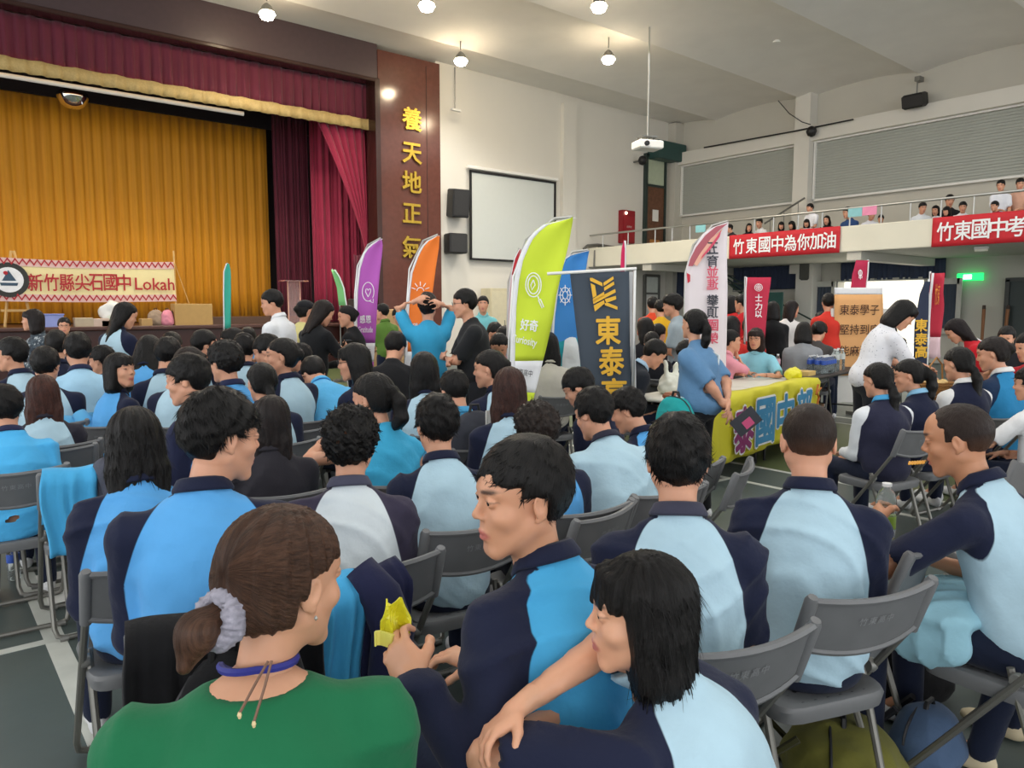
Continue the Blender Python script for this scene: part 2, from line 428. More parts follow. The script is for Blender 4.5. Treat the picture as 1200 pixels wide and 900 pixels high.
def hair_mesh(style, res, seed=0, L=.30):
    key = (style, round(res, 4), seed, round(L, 2))
    if key in HAIRS: return HAIRS[key]
    boys = style in ('short', 'crop', 'crew', 'curly', 'spiky', 'under')
    zlo = -.16 if boys else -.2 - L
    f = Field((-.16, -.22 if not boys else -.14, zlo), (.16, .15, .165), res)
    th = {'crew': .0050, 'crop': .012, 'short': .014, 'spiky': .018, 'curly': .024, 'under': .015}.get(style, .014)
    top = {'crew': .003, 'crop': .009, 'short': .010, 'spiky': .014, 'curly': .008, 'under': .012}.get(style, .004)
    f.ell((0, -.014 - th * .2, .030 + top * .5), (.0735 + th, .093 + th, .084 + th * .8 + top), 0)
    if style == 'under':                     # longer on top, shaved below
        f.ell((0, -.01, .060), (.080, .098, .068), .006)
    if style == 'curly': f.ell((0, .0, .070), (.082, .095, .065), .02)
    if style in ('bob', 'long', 'ponytail', 'bun', 'low', 'tail', 'wavy'):
        f.ell((0, -.035, .0), (.083, .078, .085), .02)
    if style in ('bob', 'bangs'):
        f.ell((0, -.030, -.045), (.098, .088, .090), .03); f.ell((0, -.035, -.11), (.103, .080, .070), .03)
    if style in ('long', 'wavy'):
        bot = -.13 - L; w = .088 if style == 'long' else .105
        f.ell((0, -.045, -.06), (.095, .070, .11), .03)
        for sx in (-1, 1):
            f.cone((sx * .062, -.02, -.04), (sx * .060, -.045, -.16), .026, .030, .02)
        n = 5
        for i in range(n):
            x = (i / (n - 1) - .5) * 2
            f.cone((x * .066, -.060, -.10), (x * w * .75 + .01 * math.sin(i * 2 + seed), -.095 + .015 * abs(x), bot + .045 * abs(x) + .02 * math.sin(i * 3.1 + seed)), .034, .016, .03)
    # face opening and neckline
    def cut(v, X, Y, Z):
        if boys:
            line = {'crew': .060, 'crop': .054, 'short': .052, 'spiky': .048, 'curly': .040, 'under': .046}[style]
            face = np.maximum(.040 + .45 * (Z - line) * (Z > line) + .05 * np.abs(X) - Y + (Z > line) * 0, Z - line - .02 - .25 * (.085 - Y))
            # remove region in front below the hairline
            rem = np.maximum(line - .30 * np.abs(X) - Z, .0) ; 
            d1 = np.minimum(Y - (.030 - .12 * (np.clip(Z, -1, line))), (line - .2 * np.abs(X)) - Z)       # front & below line -> remove
            d2 = (-.036 - .55 * (Y + .02) * 0 - Z) + np.clip(-Y - .02, 0, 1) * -.55                          # below ears -> remove, dips at nape
            dside = np.minimum((.016 if style in ('under', 'crop') else .002) - Z, Y + .032)                                                         # in front of/around the ear
            d = np.maximum(np.maximum(d1, d2), dside)
            h_ = np.maximum(.012 - np.abs(v - d), 0) / .012
            return np.maximum(v, d) + h_ * h_ * .012 * .25
        ln = .052 if style in ('long', 'ponytail', 'bun', 'low', 'tail', 'wavy') else .030
        back = .020 if style in ('ponytail', 'bun', 'low', 'tail') else .034
        d1 = np.minimum(Y - (back + .10 * np.clip(Z, -1, ln) + (.35 * np.clip(-.01 - Z, 0, .05) if style in ('ponytail', 'bun', 'low', 'tail') else 0)), (ln - .15 * np.abs(X)) - Z)
        d = d1
        if style in ('ponytail', 'bun', 'low', 'tail'):
            d = np.maximum(d, np.minimum(-.045 - .35 * np.clip(-Y, 0, .1) - Z, .05))
            d = np.maximum(d, .042 - np.sqrt((Y - .012) ** 2 + ((Z + .022) * .8) ** 2) - .3 * np.clip(.06 - np.abs(X), 0, 1))
        h_ = np.maximum(.014 - np.abs(v - d), 0) / .014
        return np.maximum(v, d) + h_ * h_ * .014 * .25
    f.apply(cut)
    if style in ('bob', 'bangs'):            # fringe
        for i in range(9):
            x = (i / 8 - .5) * 2; f.cone((x * .045, .070 - .018 * x * x, .085), (x * .058, .088 - .036 * x * x, .038 + .006 * math.sin(i * 2.3 + seed)), .014, .006, .010)
        for sx in (-1, 1): f.cone((sx * .070, .016, .06), (sx * .082, -.010, -.12), .013, .015, .02)
    if style == 'ponytail':
        f.cone((0, -.095, .035), (0, -.128, .030), .024, .020, .01)
        pts = [(0, -.125, .035), (.0, -.150, -.02), (.004, -.145, -.10), (.0, -.125, -.10 - L * .5), (-.004, -.11, -.10 - L)]; rr = [.020, .034, .036, .028, .008]
        for i in range(4): f.cone(pts[i], pts[i + 1], rr[i], rr[i + 1], .015)
    if style == 'low':
        pts = [(0, -.092, -.03), (.0, -.120, -.06), (.004, -.125, -.12), (.0, -.11, -.12 - L * .5), (-.004, -.10, -.12 - L)]; rr = [.030, .024, .036, .030, .008] if L > .08 else [.030, .022, .028, .024, .006]
        for i in range(4): f.cone(pts[i], pts[i + 1], rr[i], rr[i + 1], .015)
    if style == 'tail':
        pts = [(0, -.088, -.030), (.0, -.122, -.036), (.0, -.158, -.050), (.006, -.176, -.092)]; rr = [.036, .021, .030, .010]
        for i in range(3): f.cone(pts[i], pts[i + 1], rr[i], rr[i + 1], .015)
    if style == 'bun': f.ell((0, -.118, .02), (.040, .032, .038), .012)
    amp = {'crew': .0008, 'crop': .002, 'short': .0035, 'spiky': .006, 'curly': .007, 'under': .004}.get(style, .0030)
    fq = {'curly': 130, 'crew': 180}.get(style, 70)
    def disp(v, X, Y, Z):
        if boys: return v + amp * wob((X, Y, Z), fq, seed + 1.0)
        an = np.arctan2(X, -(Y + .01)) ; return v + amp * (np.sin(an * 17 + 2 * np.sin(Z * 25 + seed)) * .6 + .6 * np.sin(an * 31 + seed + Z * 18)) * (np.abs(Y) + np.abs(X) > .03)
    f.apply(disp)
    P, Q = f.nets()
    if boys and style != 'crew' and res < .013:
        if style == 'curly': fl = lambda o: np.array([math.sin(o[0] * 90 + seed), math.sin(o[1] * 80), math.cos(o[2] * 95 + o[0] * 60)])
        else: fl = lambda o: np.array([o[0] * 1.0 + .02, (o[1] + .045) * (1.4 if o[1] > -.02 else .6), -.6 * max(0, .10 - o[2]) - .02])
        P, Q = add_tufts(P, Q, 1700 if res < .006 else (800 if res < .007 else 220), {'crop': .020, 'short': .026, 'spiky': .032, 'curly': .020, 'under': .028}[style], fl, seed, .0017 if res < .007 else .003, {'spiky': .4, 'curly': .6}.get(style, .13), -.01 if style == 'under' else -.05)
    elif not boys and res < .006 and style not in ('ponytail', 'low', 'tail', 'bun'):
        fl = lambda o: np.array([0, -.1, -1.0]) if o[2] < .08 else np.array([o[0], o[1], -.3])
        if style in ('ponytail', 'low', 'tail', 'bun'): fl = lambda o: (np.array([0, -.125, .02]) - o) if o[2] > -.05 else np.array([0, 0, -1.])
        P, Q = add_tufts(P, Q, 1500, .05, fl, seed, .0016, .012, -.5, .075)
    HAIRS[key] = np_mesh('hair', P, Q); return HAIRS[key]

# ---- hands: hand frame: wrist at origin, fingers along +y, palm faces -z, thumb on +x (right-hand mirrored by sx)
HANDS = {}
def hand_mesh(curl, sx, res):
    key = (curl, sx, res)
    if key in HANDS: return HANDS[key]
    f = Field((-.07, -.06, -.12), (.09, .22, .05), res)
    f.cone((0, -.05, 0), (0, .01, 0), .026, .024, .01)
    f.ell((0, .045, -.002), (.040, .052, .014), .02)
    f.cone((.028, .025, -.006), (.022, .07, -.004), .014, .012, .015)
    for i, (x, L, r) in enumerate(((.030, .070, .0088), (.010, .078, .0092), (-.011, .072, .0088), (-.030, .056, .0078))):
        p = Vector((x, .082 - .004 * abs(i - 1), 0)); a = R_(curl * .55 + 4 * i); sp = (x - .0) * .9
        for k, s in enumerate((.45, .30, .25)):
            d = Vector((sp * (1 if k == 0 else .5), math.cos(a), -math.sin(a))).normalized(); q = p + d * L * s
            f.cone(p, q, r * (1 - .08 * k), r * (1 - .08 * (k + 1)), .004); p = q; a += R_(curl * (.75 if k == 0 else .6))
    p = Vector((.030, .020, -.008)); d = Vector((.65, .62, -.25 - curl * .004)).normalized()
    for k, (s, r) in enumerate(((.034, .0125), (.028, .0105), (.022, .0092))):
        q = p + d * s; f.cone(p, q, r, r * .92, .007); p = q; d = (d + Vector((-.22 - curl * .006, .10, -.006 * curl))).normalized()
    P, Q = f.nets(); P = P.copy(); P[:, 0] *= sx
    if sx < 0: Q = Q[:, ::-1]
    HANDS[key] = (P, Q); return HANDS[key]

def ik(a, b, l1, l2, hint):
    a = Vector(a); b = Vector(b); d = b - a; L = min(max(d.length, abs(l1 - l2) + .02), l1 + l2 - .005); dn = d.normalized()
    x = (l1 * l1 - l2 * l2 + L * L) / (2 * L); h = math.sqrt(max(0, l1 * l1 - x * x)); hv = Vector(hint); hv = (hv - dn * hv.dot(dn)).normalized()
    return a + dn * x + hv * h, a + dn * L
def frame(fwd, up):
    y = Vector(fwd).normalized(); z = Vector(up); z = (z - y * z.dot(y)).normalized(); x = y.cross(z)
    return Matrix((x, y, z)).transposed()

ARMS = {   # wrist target (local, before spine twist), elbow hint, fingers direction, back-of-hand direction, curl
    'lap': ((.09, .33, .60), (.38, -.8, -.5), (-.3, 1, -.2), (0, .2, 1), 25),
    'phone': ((.06, .34, .80), (.7, -.5, -.8), (-.4, .8, .4), (.4, 0.6, -.5), 45),
    'eat': ((.06, .26, 1.02), (.8, -.2, -1), (-.5, .5, .5), (.6, .4, .3), 55),
    'table': ((.12, .42, .78), (.9, -.2, -.5), (-.4, 1, 0), (0, .2, 1), 20),
    'side': ((.24, .02, .72), (.4, -1, 0), (0, .1, -1), (1, 0, 0), 25),
    'down': ((.25, .03, .80), (.3, -1, 0), (0, .15, -1), (1, 0, 0), 25),
}
def skel(P):
    st = P['pose'] == 'stand'; J = {}
    fl = P['pose'] == 'floor'; hz = .93 if st else (.15 if fl else .53)
    pel = Vector((0, 0, hz)); le = R_(P['lean']); sl = R_(P['slean'])
    d = Vector((math.sin(sl), math.sin(le), math.cos(le) * math.cos(sl))).normalized()
    side = Vector((1, 0, 0)); fwd = d.cross(side) * -1; fwd = side.cross(d) * -1
    fwd = Vector((0, 1, 0)); fwd = (fwd - d * fwd.dot(d)).normalized(); side = fwd.cross(d)
    B = Matrix((side, fwd, d)).transposed()               # spine frame columns
    tw = Matrix.Rotation(R_(P['twist']), 3, 'Z'); B2 = B @ tw
    J['B'] = B; J['B2'] = B2; J['pel'] = pel
    sw = P['sw']
    J['bel'] = pel + B @ Vector((0, -.004 if st else -.012, .13)); J['che'] = pel + B2 @ Vector((0, -.018, .315)); J['c7'] = pel + B2 @ Vector((0, -.028, .49))
    for i, sx in ((0, -1), (1, 1)):
        J['sh%d' % i] = pel + B2 @ Vector((sx * sw, -.012 - P.get('round', 0), .390))
        J['hip%d' % i] = pel + Vector((sx * .085, 0, -.01))
        if st:
            J['kn%d' % i] = Vector((sx * .10, .015, .49)); J['an%d' % i] = Vector((sx * .11, -.02, .08))
        elif fl:
            J['kn%d' % i] = Vector((sx * .27, .28, .17)); J['an%d' % i] = Vector((sx * -.02 + .0, .34 + .04 * i, .08))
        else:
            kd = P['kneeyaw']; J['kn%d' % i] = Vector((sx * (.10 + P['spread']), .42, .50)); J['an%d' % i] = Vector((sx * (.11 + P['spread']), .40 + P['feet'], .09))
    hy, hp, hr = P['head']
    H = B2 @ Matrix.Rotation(R_(0), 3, 'Z'); yaw_frame = Matrix.Rotation(R_(P['twist']), 3, 'Z')
    HR = yaw_frame @ Matrix.Rotation(R_(hy), 3, 'Z') @ Matrix.Rotation(R_(hp), 3, 'X') @ Matrix.Rotation(R_(hr), 3, 'Y')
    J['HR'] = HR
    nb = J['c7'] + Vector((0, 0, 0)); nd = (d * .5 + HR @ Vector((0, .15, .9))).normalized()
    J['hc'] = nb + nd * (.147 + P.get('neck', 0)) + HR @ Vector((0, .030, 0))
    for i, (nm, sx) in enumerate((('armL', -1), ('armR', 1))):
        a = ARMS[P[nm]] if isinstance(P[nm], str) else P[nm]
        tgt = Vector((a[0][0] * sx, a[0][1], a[0][2] + (hz - .53 if ((st or fl) and isinstance(P[nm], str) and P[nm] not in ('down',)) else 0)))
        hint = Vector((a[1][0] * sx, a[1][1], a[1][2])); T = tw if P.get('armtw', True) else Matrix.Identity(3)
        el, wr = ik(J['sh%d' % i], T @ tgt, .285, .25, T @ hint)
        J['el%d' % i] = el; J['wr%d' % i] = wr
        fd = (T @ Vector((a[2][0] * sx, a[2][1], a[2][2]))).normalized() * .75 + (wr - el).normalized(); ud = T @ Vector((a[3][0] * sx, a[3][1], a[3][2]))
        J['hf%d' % i] = frame(fd, ud)
    return J

def cloth_mat(base, panel=None, rough=.85, line=None, name='cloth', stripe=None):
    key = ('cloth', base, panel, line, stripe)
    if key in MATS: return MATS[key]
    M = N(name); co = M.obj(); nz = M.noise(7, 3, co); b = srgb(base)
    def vary(c): return M.mixc(nz.outputs[0], tuple(x * .86 for x in c[:3]) + (1,), tuple(min(1, x * 1.12) for x in c[:3]) + (1,))
    c = vary(b)
    if panel:
        a = M.n('ShaderNodeAttribute'); a.attribute_name = 'panel'; c2 = vary(srgb(panel))
        mr = M.n('ShaderNodeMapRange'); mr.inputs[1].default_value = -.0015; mr.inputs[2].default_value = .0015; M.l(a.outputs['Fac'], mr.inputs[0])
        c = M.mixc(mr.outputs[0], c, c2)
    if stripe == 'camo':
        n2 = M.noise(26, 3, co); rp = M.n('ShaderNodeValToRGB'); rp.color_ramp.interpolation = 'CONSTANT'
        e = rp.color_ramp.elements; e[0].color = srgb('2e3640'); e[1].position = .46; e[1].color = srgb('4f5a62'); x = e.new(.54); x.color = srgb('39424a'); x = e.new(.60); x.color = srgb('a9afb0')
        M.l(n2.outputs[0], rp.inputs[0]); c = rp.outputs[0]
    if stripe == 'dots':
        vr = M.n('ShaderNodeTexVoronoi'); vr.inputs['Scale'].default_value = 40; M.l(co, vr.inputs[0]); c = M.mixc(M.math('LESS_THAN', vr.outputs[0], .16), c, srgb('9a9aa6'))
    M.l(c, M.b.inputs['Base Color']); M.b.inputs['Roughness'].default_value = rough; M.b.inputs['Sheen Weight'].default_value = .08; M.b.inputs['Specular IOR Level'].default_value = .2
    n3 = M.noise(480, 2, co); n4 = M.noise(16, 3, co, .55); M.bump(M.math('ADD', M.math('MULTIPLY', n3.outputs[0], .06), n4.outputs[0]), .45, .012)
    MATS[key] = M.m; return M.m

def join_np(parts):
    V = []; F = []; A = []; n = 0
    for P, Q, at in parts:
        V.append(P); F.append(Q + n); n += len(P)
        for k in range(3): pass
        A.append(at if at is not None else np.zeros((len(P), 3)))
    return np.concatenate(V), np.concatenate(F), np.concatenate(A)

DEF = dict(pose='sit', lean=8, slean=0, twist=0, head=(0, -8, 0), sex='m', armL='lap', armR='lap', hair='short', hseed=0, hlen=.30, htone='110e0c', sw=.160, spread=.03, kneeyaw=0, feet=0,
           skin='d9a282', top=('navy', 'pale'), sleeve='short', collar=True, legs='1b2236', shoe='d8d8d8', q=2, chub=0.0, fat=0.0, build=None, mouth=0.0)
COL = dict(navy='1c2138', navy2='2b2c40', pale='b2d0de', blue='5ba6e2', cyan='4aa9dc', white='dfe3e6', green='1d6b45', grey='8d9aa6')
PEOPLE = []; SPOTS = []
def person(label, at=None, px=None, t=None, yaw=0.0, group=None, base=0.0, scale=None, **kw):
    P = dict(DEF); P.update(kw)
    q = P['q']; hres, bres, tres, gres = {0: (.0036, .022, .0105, .0045), 1: (.0055, .028, .015, .0070), 2: (.0088, .036, .020, .010), 3: (.013, .043, .028, .015), 4: (.016, .046, .034, .020)}[q]
    P['armL'] = P['armL']; arms_ = (P['armL'], P['armR'])
    if px is not None: P['armL'], P['armR'] = [x if isinstance(x, str) or len(x[0]) == 3 else 'lap' for x in arms_]
    J = skel(P); P['armL'], P['armR'] = arms_; HR = J['HR']; hc = J['hc']; top_l = hc + HR @ Vector((0, -.01, .128))
    if px is not None:
        W = dep(px[0], px[1], t) - Vector((0, 0, base)); s = scale or max(.84, min(1.14, W.z / top_l.z)); 
        if not scale and abs(W.z / top_l.z - s) > .01: print('SCALE', label[:40], round(W.z / top_l.z, 2))
        rot = Matrix.Rotation(R_(yaw), 3, 'Z'); off = rot @ (top_l * s); loc = Vector((W.x - off.x, W.y - off.y, base))
        if scale: loc.z = base
    else: loc = Vector((at[0], at[1], base)); s = scale or 1.0
    for nm, sx in (('armL', -1), ('armR', 1)):
        a = P[nm]
        if not isinstance(a, str) and len(a[0]) == 4 and a[0][0] == 'px':
            w = rotz(-yaw) @ (dep(a[0][1], a[0][2], a[0][3]) - loc) / s; w = Matrix.Rotation(R_(-P['twist']), 3, 'Z') @ w
            P[nm] = ((w.x * sx, w.y, w.z),) + tuple(a[1:])
    J = skel(P)
    root = empty('person', loc, R_(yaw), label, 'person', group); root.scale = (s, s, s)
    # body -------------------------------------------------
    st = P['pose'] == 'stand'; fat = P['fat']; parts = []
    f = Field((-.60, -.55, -.0), (.60, .85, 1.72 if st else 1.32), bres)
    pts = [J[k] for k in J if isinstance(J[k], Vector)]; lo = np.min([tuple(p) for p in pts], 0) - .16; hi = np.max([tuple(p) for p in pts], 0) + .14; lo[2] = -.02
    f = Field(lo, hi, bres)
    B = J['B']; B2 = J['B2']
    f.ell(J['pel'] + Vector((0, -.01, .0)), (.135, .10, .10), .03); f.ell(J['bel'], (.115 + fat, .085 + fat, .14), .05, 'u', B); f.ell(J['che'], (.135 + fat * .6, .092 + fat * .6, .17), .05, 'u', B2)
    nb = J['c7']; nk = hc + HR @ Vector((0, -.033, -.15))
    f.cone(nb + Vector((0, .0, -.05)), nk, .048, .044, .03)
    if P.get('scoop'): f.ell(nb + B2 @ Vector((0, .004, -.042)), (.105, .058, .052), .035, 'u', B2)
    for i in (0, 1):
        f.cone(nb + B2 @ Vector((0, .01, -.045)), J['sh%d' % i] + Vector((0, 0, -.012)), .030, .036, .03); f.cone(J['sh%d' % i], J['el%d' % i], .044 + fat * .4, .034 + fat * .2, .02); 
        f.cone(J['el%d' % i], J['wr%d' % i], .037 + fat * .25, .024, .015)
        f.cone(J['hip%d' % i], J['kn%d' % i], .075, .050, .03); f.cone(J['kn%d' % i], J['an%d' % i], .050, .033, .02)
        f.cone(J['an%d' % i], J['an%d' % i] + Vector((0, .12, -.045)), .034, .026, .02)
    Pb, Qb = f.nets(); parts.append((Pb, Qb, None))
    hp, hq, lip, brow, eye = head_mesh(P['sex'], hres, P['chub'], P['mouth'])
    Rm = np.array(HR); parts.append((hp @ Rm.T + np.array(hc), hq, np.stack([lip, brow, eye], 1)))
    for i, sx in ((0, -1), (1, 1)):
        a = ARMS[P['armL' if i == 0 else 'armR']] if isinstance(P['armL' if i == 0 else 'armR'], str) else P['armL' if i == 0 else 'armR']
        hP, hQ = hand_mesh(a[4], -sx, gres); M3 = np.array(J['hf%d' % i]); parts.append((hP * (.95 if P['sex'] == 'm' else .88) @ M3.T + np.array(J['wr%d' % i]), hQ, None))
    V, F, A = join_np(parts)
    me = np_mesh('body', V, F, (skin_mat(P['skin']),), {'lip': A[:, 0], 'brow': A[:, 1], 'eye': A[:, 2]}); link('body', me, root)
    if hres < .006:
        for sx in (-1, 1):
            e = EYE(); o = link('eye', e, root); o.location = hc + HR @ Vector((sx * .0315, .0735, .0120)); o.rotation_euler = (HR @ Matrix.Rotation(R_(P.get('gaze', 0)), 3, 'Z')).to_euler()
    # hair
    if P['hair']:
        axis = {'ponytail': 'bun', 'bun': 'bun', 'low': 'bun', 'tail': 'bun'}.get(P['hair'], 'crown' if P['hair'] in ('short', 'crop', 'spiky', 'under', 'crew') else 'z')
        hm = hair_mesh(P['hair'], {0: .0048, 1: .0068, 2: .0105, 3: .0145, 4: .018}[q], P['hseed'] if q < 2 else P['hseed'] % 4, P['hlen'])
        o = bpy.data.objects.new('hair', hm); C.objects.link(o); o.parent = root; o.location = hc; o.rotation_euler = HR.to_euler()
        if not hm.materials: hm.materials.append(hair_mat(P['htone'], axis))
        o.material_slots[0].link = 'OBJECT'; o.material_slots[0].material = hair_mat(P['htone'], axis, fade=P['hair'] == 'crew')
    # top --------------------------------------------------
    f = Field(lo, hi, tres); bc, pc = P['top']; seed = hash(label) % 17 if False else (len(label) * 1.7) % 9
    th = .014 + (.010 if P['sleeve'] == 'long' else .004)
    f.ell(J['pel'] + Vector((0, -.015, .03)), (.142 + th + fat, .108 + th + fat, .12), .05); f.ell(J['bel'], (.140 + th + fat, .100 + th + fat, .19), .07, 'u', B); f.ell(J['che'] + B2 @ Vector((0, -.006, .0)), (.148 + th + fat * .6, .098 + th + fat * .6, .165), .06, 'u', B2)
    f.cone(nb + B2 @ Vector((0, -.002, -.008)), nb + B2 @ Vector((0, .0, -.11)), .058, .10, .04)
    sl = []
    for i in (0, 1):
        sh = J['sh%d' % i]; el = J['el%d' % i]; wr = J['wr%d' % i]
        f.cone(nb + B2 @ Vector((0, 0, -.018)), sh + Vector((0, 0, -.012)), .046, .052, .035)
        if P['sleeve'] == 'long':
            f.cone(sh, el, .050 + th * .6, .043 + th * .4, .03); f.cone(el, el.lerp(wr, .96), .046 + th * .4, .039, .02)
            sl.append((sh, el)); sl.append((el, wr))
        elif P['sleeve'] == 'short':
            e2 = sh.lerp(el, .82); f.cone(sh, e2, .050 + th * .5 + fat * .4, .050 + th * .6 + fat * .3, .03); dn = (el - sh).normalized()
            f.cone(e2 + dn * .062, e2 + dn * .13, .075, .075, .0, 's'); sl.append((sh, el))
    wa = .0045 if P['sleeve'] == 'long' else .0036
    def folds(v, X, Y, Z):
        m = .5 + .5 * np.sin(4.5 * Z + seed + 3 * X); m2 = .5 + .5 * np.sin(6 * X - 5 * Z + 2 * seed)
        r1 = np.abs(np.sin(24 * (Z * .75 + X * .55) + 2.4 * np.sin(7 * X + seed) + 1.6 * np.sin(8 * Y) + 1.2 * np.sin(13 * Z)))
        r2 = np.abs(np.sin(27 * (Z * .5 - X * .75) + 2.2 * np.sin(8 * Z + seed) + 1.3 * np.sin(9 * Y + 1) + np.sin(15 * X)))
        return v - .013 * np.exp(-(r1 / .42) ** 2) * m - .011 * np.exp(-(r2 / .42) ** 2) * m2 + .003 + wa * .5 * wob((X, Y, Z * .8), 40, seed)
    f.apply(folds if q < 2 else (lambda v, X, Y, Z: v + wa * wob((X, Y, Z * .8), 34, seed)))
    # neck opening
    nn = J['B2'] @ Vector((0, 0, 1)); o_ = nb + nn * .036 + B2 @ Vector((0, 0.02, 0))
    f.apply(lambda v, X, Y, Z: np.maximum(v, np.where((X - nb.x) ** 2 + (Y - nb.y) ** 2 + (Z - nb.z) ** 2 < .022, ((X - o_.x) * nn.x + (Y - o_.y) * nn.y + (Z - o_.z) * nn.z), -1)))
    if P.get('scoop'): cc_ = nb + B2 @ Vector((0, -.008, .036)); f.ell(cc_, (P['scoop'], P['scoop'] * .85, .058), .012, 's', B2)
    V, F = f.nets(); 
    Bi = np.array(B2).T; rel = (V - np.array(J['c7'])) @ Bi.T; zz = -rel[:, 2]; w = np.where(zz < 0.0, .058, .058 + .112 * np.sqrt(np.clip(zz / .26, 0, 1)))
    if P.get('panelw'): w = w * P['panelw']
    pan = w - np.abs(rel[:, 0])
    if P.get('frontdark'): pan = np.where(rel[:, 1] > .07, -1, pan)
    for (a, b) in sl:
        a = np.array(a); b = np.array(b); ba = b - a; tt = np.clip(((V - a) @ ba) / (ba @ ba), 0, 1); da = np.linalg.norm(V - a - tt[:, None] * ba, axis=1) - .045
        # distance to spine core
        c0 = np.array(J['pel']); c1 = np.array(J['c7']); cb = c1 - c0; t2 = np.clip(((V - c0) @ cb) / (cb @ cb), 0, 1); dc = np.abs(np.linalg.norm((V - c0 - t2[:, None] * cb) * np.array([.78, 1, 1]), axis=1)) - .105
        pan = np.minimum(pan, np.where(tt > .12, (da - dc) + .035, 1))
    me = np_mesh('shirt', V, F, (cloth_mat(COL.get(bc, bc), COL.get(pc, pc) if pc else None, stripe=P.get('pattern')),), {'panel': pan})
    link('jacket' if P['sleeve'] == 'long' else 'shirt', me, root)
    if P['collar']:
        mb = MB(); cc = nb + nn * .022; n = 18; prof = ((.053, .014), (.056, .019), (.064, .016), (.077, -.010), (.076, -.018), (.056, -.010)) if P['collar'] == True else ((.054, .016), (.058, .018), (.063, .008), (.062, -.006), (.055, -.006))
        vs_ = []; fs = []; np_ = len(prof)
        for i in range(n):
            a = 2 * math.pi * i / n; fy = math.sin(a)
            for (r, z) in prof:
                vs_.append(cc + B2 @ Vector((math.cos(a) * r * 1.02, fy * r * 1.0 + .006, z - .030 * max(0, fy) + .006 * max(0, -fy))))
        for i in range(n):
            for k in range(np_):
                a = i * np_ + k; b = i * np_ + (k + 1) % np_; c_ = ((i + 1) % n) * np_ + (k + 1) % np_; d_ = ((i + 1) % n) * np_ + k; fs.append((a, d_, c_, b))
        mb.add(vs_, fs); mb.build('collar', cloth_mat(COL.get(P.get('collarc', bc), P.get('collarc', bc))), root, 'all')
    # trousers
    f = Field(lo, hi, max(bres, .022))
    f.ell(J['pel'] + Vector((0, -.015, -.025)), (.143 + fat, .102 + fat * .6, .095), .03)
    for i in (0, 1):
        kn = J['kn%d' % i]; an = J['an%d' % i]; f.cone(J['hip%d' % i], kn, .084, .062, .03)
        if P.get('shorts'): 
            dn = (kn - J['hip%d' % i]).normalized(); f.cone(kn + dn * .03, kn + dn * .12, .10, .10, 0, 's')
        else: f.cone(kn, an, .062, .050, .02)
    V, F = f.nets(); link('shorts' if P.get('shorts') else 'trousers', np_mesh('trousers', V, F, (cloth_mat(P['legs']),)), root)
    # shoes
    for i in (0, 1):
        a = J['an%d' % i]; me = SHOE(P['shoe']); o = link('shoe', me, root); o.location = (a.x, a.y, .0)
    if q < 2 or P.get('glasses'): pass
    if P.get('glasses'):
        mb = MB()
        for sx in (-1, 1):
            mb.tube([(sx * .033 + .023 * math.cos(a), .100 - .004 * abs(math.cos(a)), .010 + .018 * math.sin(a)) for a in [k * math.pi / 6 for k in range(13)]], .0016, 5)
            mb.tube([(sx * .056, .098, .014), (sx * .076, .06, .014), (sx * .079, -.02, .012)], .0016, 5)
        mb.tube([(-.010, .104, .014), (.010, .104, .014)], .0016, 5)
        o = mb.build('glasses', mat('glasses_frame', '1b1b1e', .3), root, True); o.location = hc; o.rotation_euler = HR.to_euler()
    if P.get('mask'):
        mb = MB(); mb.grid(lambda u, v: ((u - .5) * .125, .112 - .30 * abs(u - .5) ** 1.8 - .03 * (v - .5) ** 2 - .012 * v, -.095 + .085 * v), 8, 4, 0, .003)
        o = mb.build('face_mask', mat('mask_cloth', P['mask'], .8), root, True); o.location = hc; o.rotation_euler = HR.to_euler()
    if P.get('cap'):
        f = Field((-.11, -.13, .0), (.11, .22, .16), .007); f.ell((0, -.014, .045), (.090, .108, .088), 0)
        f.ell((0, .115, .062), (.068, .075, .006), .004); f.apply(lambda v, X, Y, Z: np.maximum(v, .045 - Z)); V, F = f.nets()
        o = link('cap', np_mesh('cap', V, F, (cloth_mat(P['cap']),)), root); o.location = hc; o.rotation_euler = HR.to_euler()
    root['_J'] = 0; del root['_J']
    PEOPLE.append((root, J, s, P, rotz(yaw), loc)); SPOTS.append(loc + rotz(yaw) @ (J['che'] * s)); return root, J
def rotz(d): return Matrix.Rotation(R_(d), 3, 'Z')
_E = {}
def EYE():
    if 'e' not in _E:
        mb = MB(); n = 14; m = 10; vs_ = []
        prof = [(.0118 * math.sin(math.pi * i / m), .0118 * math.cos(math.pi * i / m)) for i in range(m + 1)]
        prof = [(max(r, .00002), z) for r, z in prof]; mb.lathe(prof, n=n, M=Matrix.Rotation(-math.pi / 2, 4, 'X'))
        M = N('eyeball'); co = M.obj(); sp = M.n('ShaderNodeSeparateXYZ'); M.l(co, sp.inputs[0])
        c = M.mixc(M.math('GREATER_THAN', sp.outputs[1], .0103), srgb('cfc6bd'), srgb('2b1a12')); c = M.mixc(M.math('GREATER_THAN', sp.outputs[1], .01145), c, srgb('050404'))
        M.l(c, M.b.inputs['Base Color']); M.b.inputs['Roughness'].default_value = .12
        _E['e'] = mb.mesh('eye', (M.m,), 'all')
    return _E['e']
def SHOE(col):
    if col not in _E:
        f = Field((-.06, -.09, -.01), (.06, .22, .12), .012); f.ell((0, .10, .035), (.042, .095, .038), 0); f.ell((0, .0, .045), (.036, .055, .052), .02); f.apply(lambda v, X, Y, Z: np.maximum(v, .004 - Z))
        V, F = f.nets(); _E[col] = np_mesh('shoe', V, F, (mat('shoe', col, .6),))
    return _E[col]

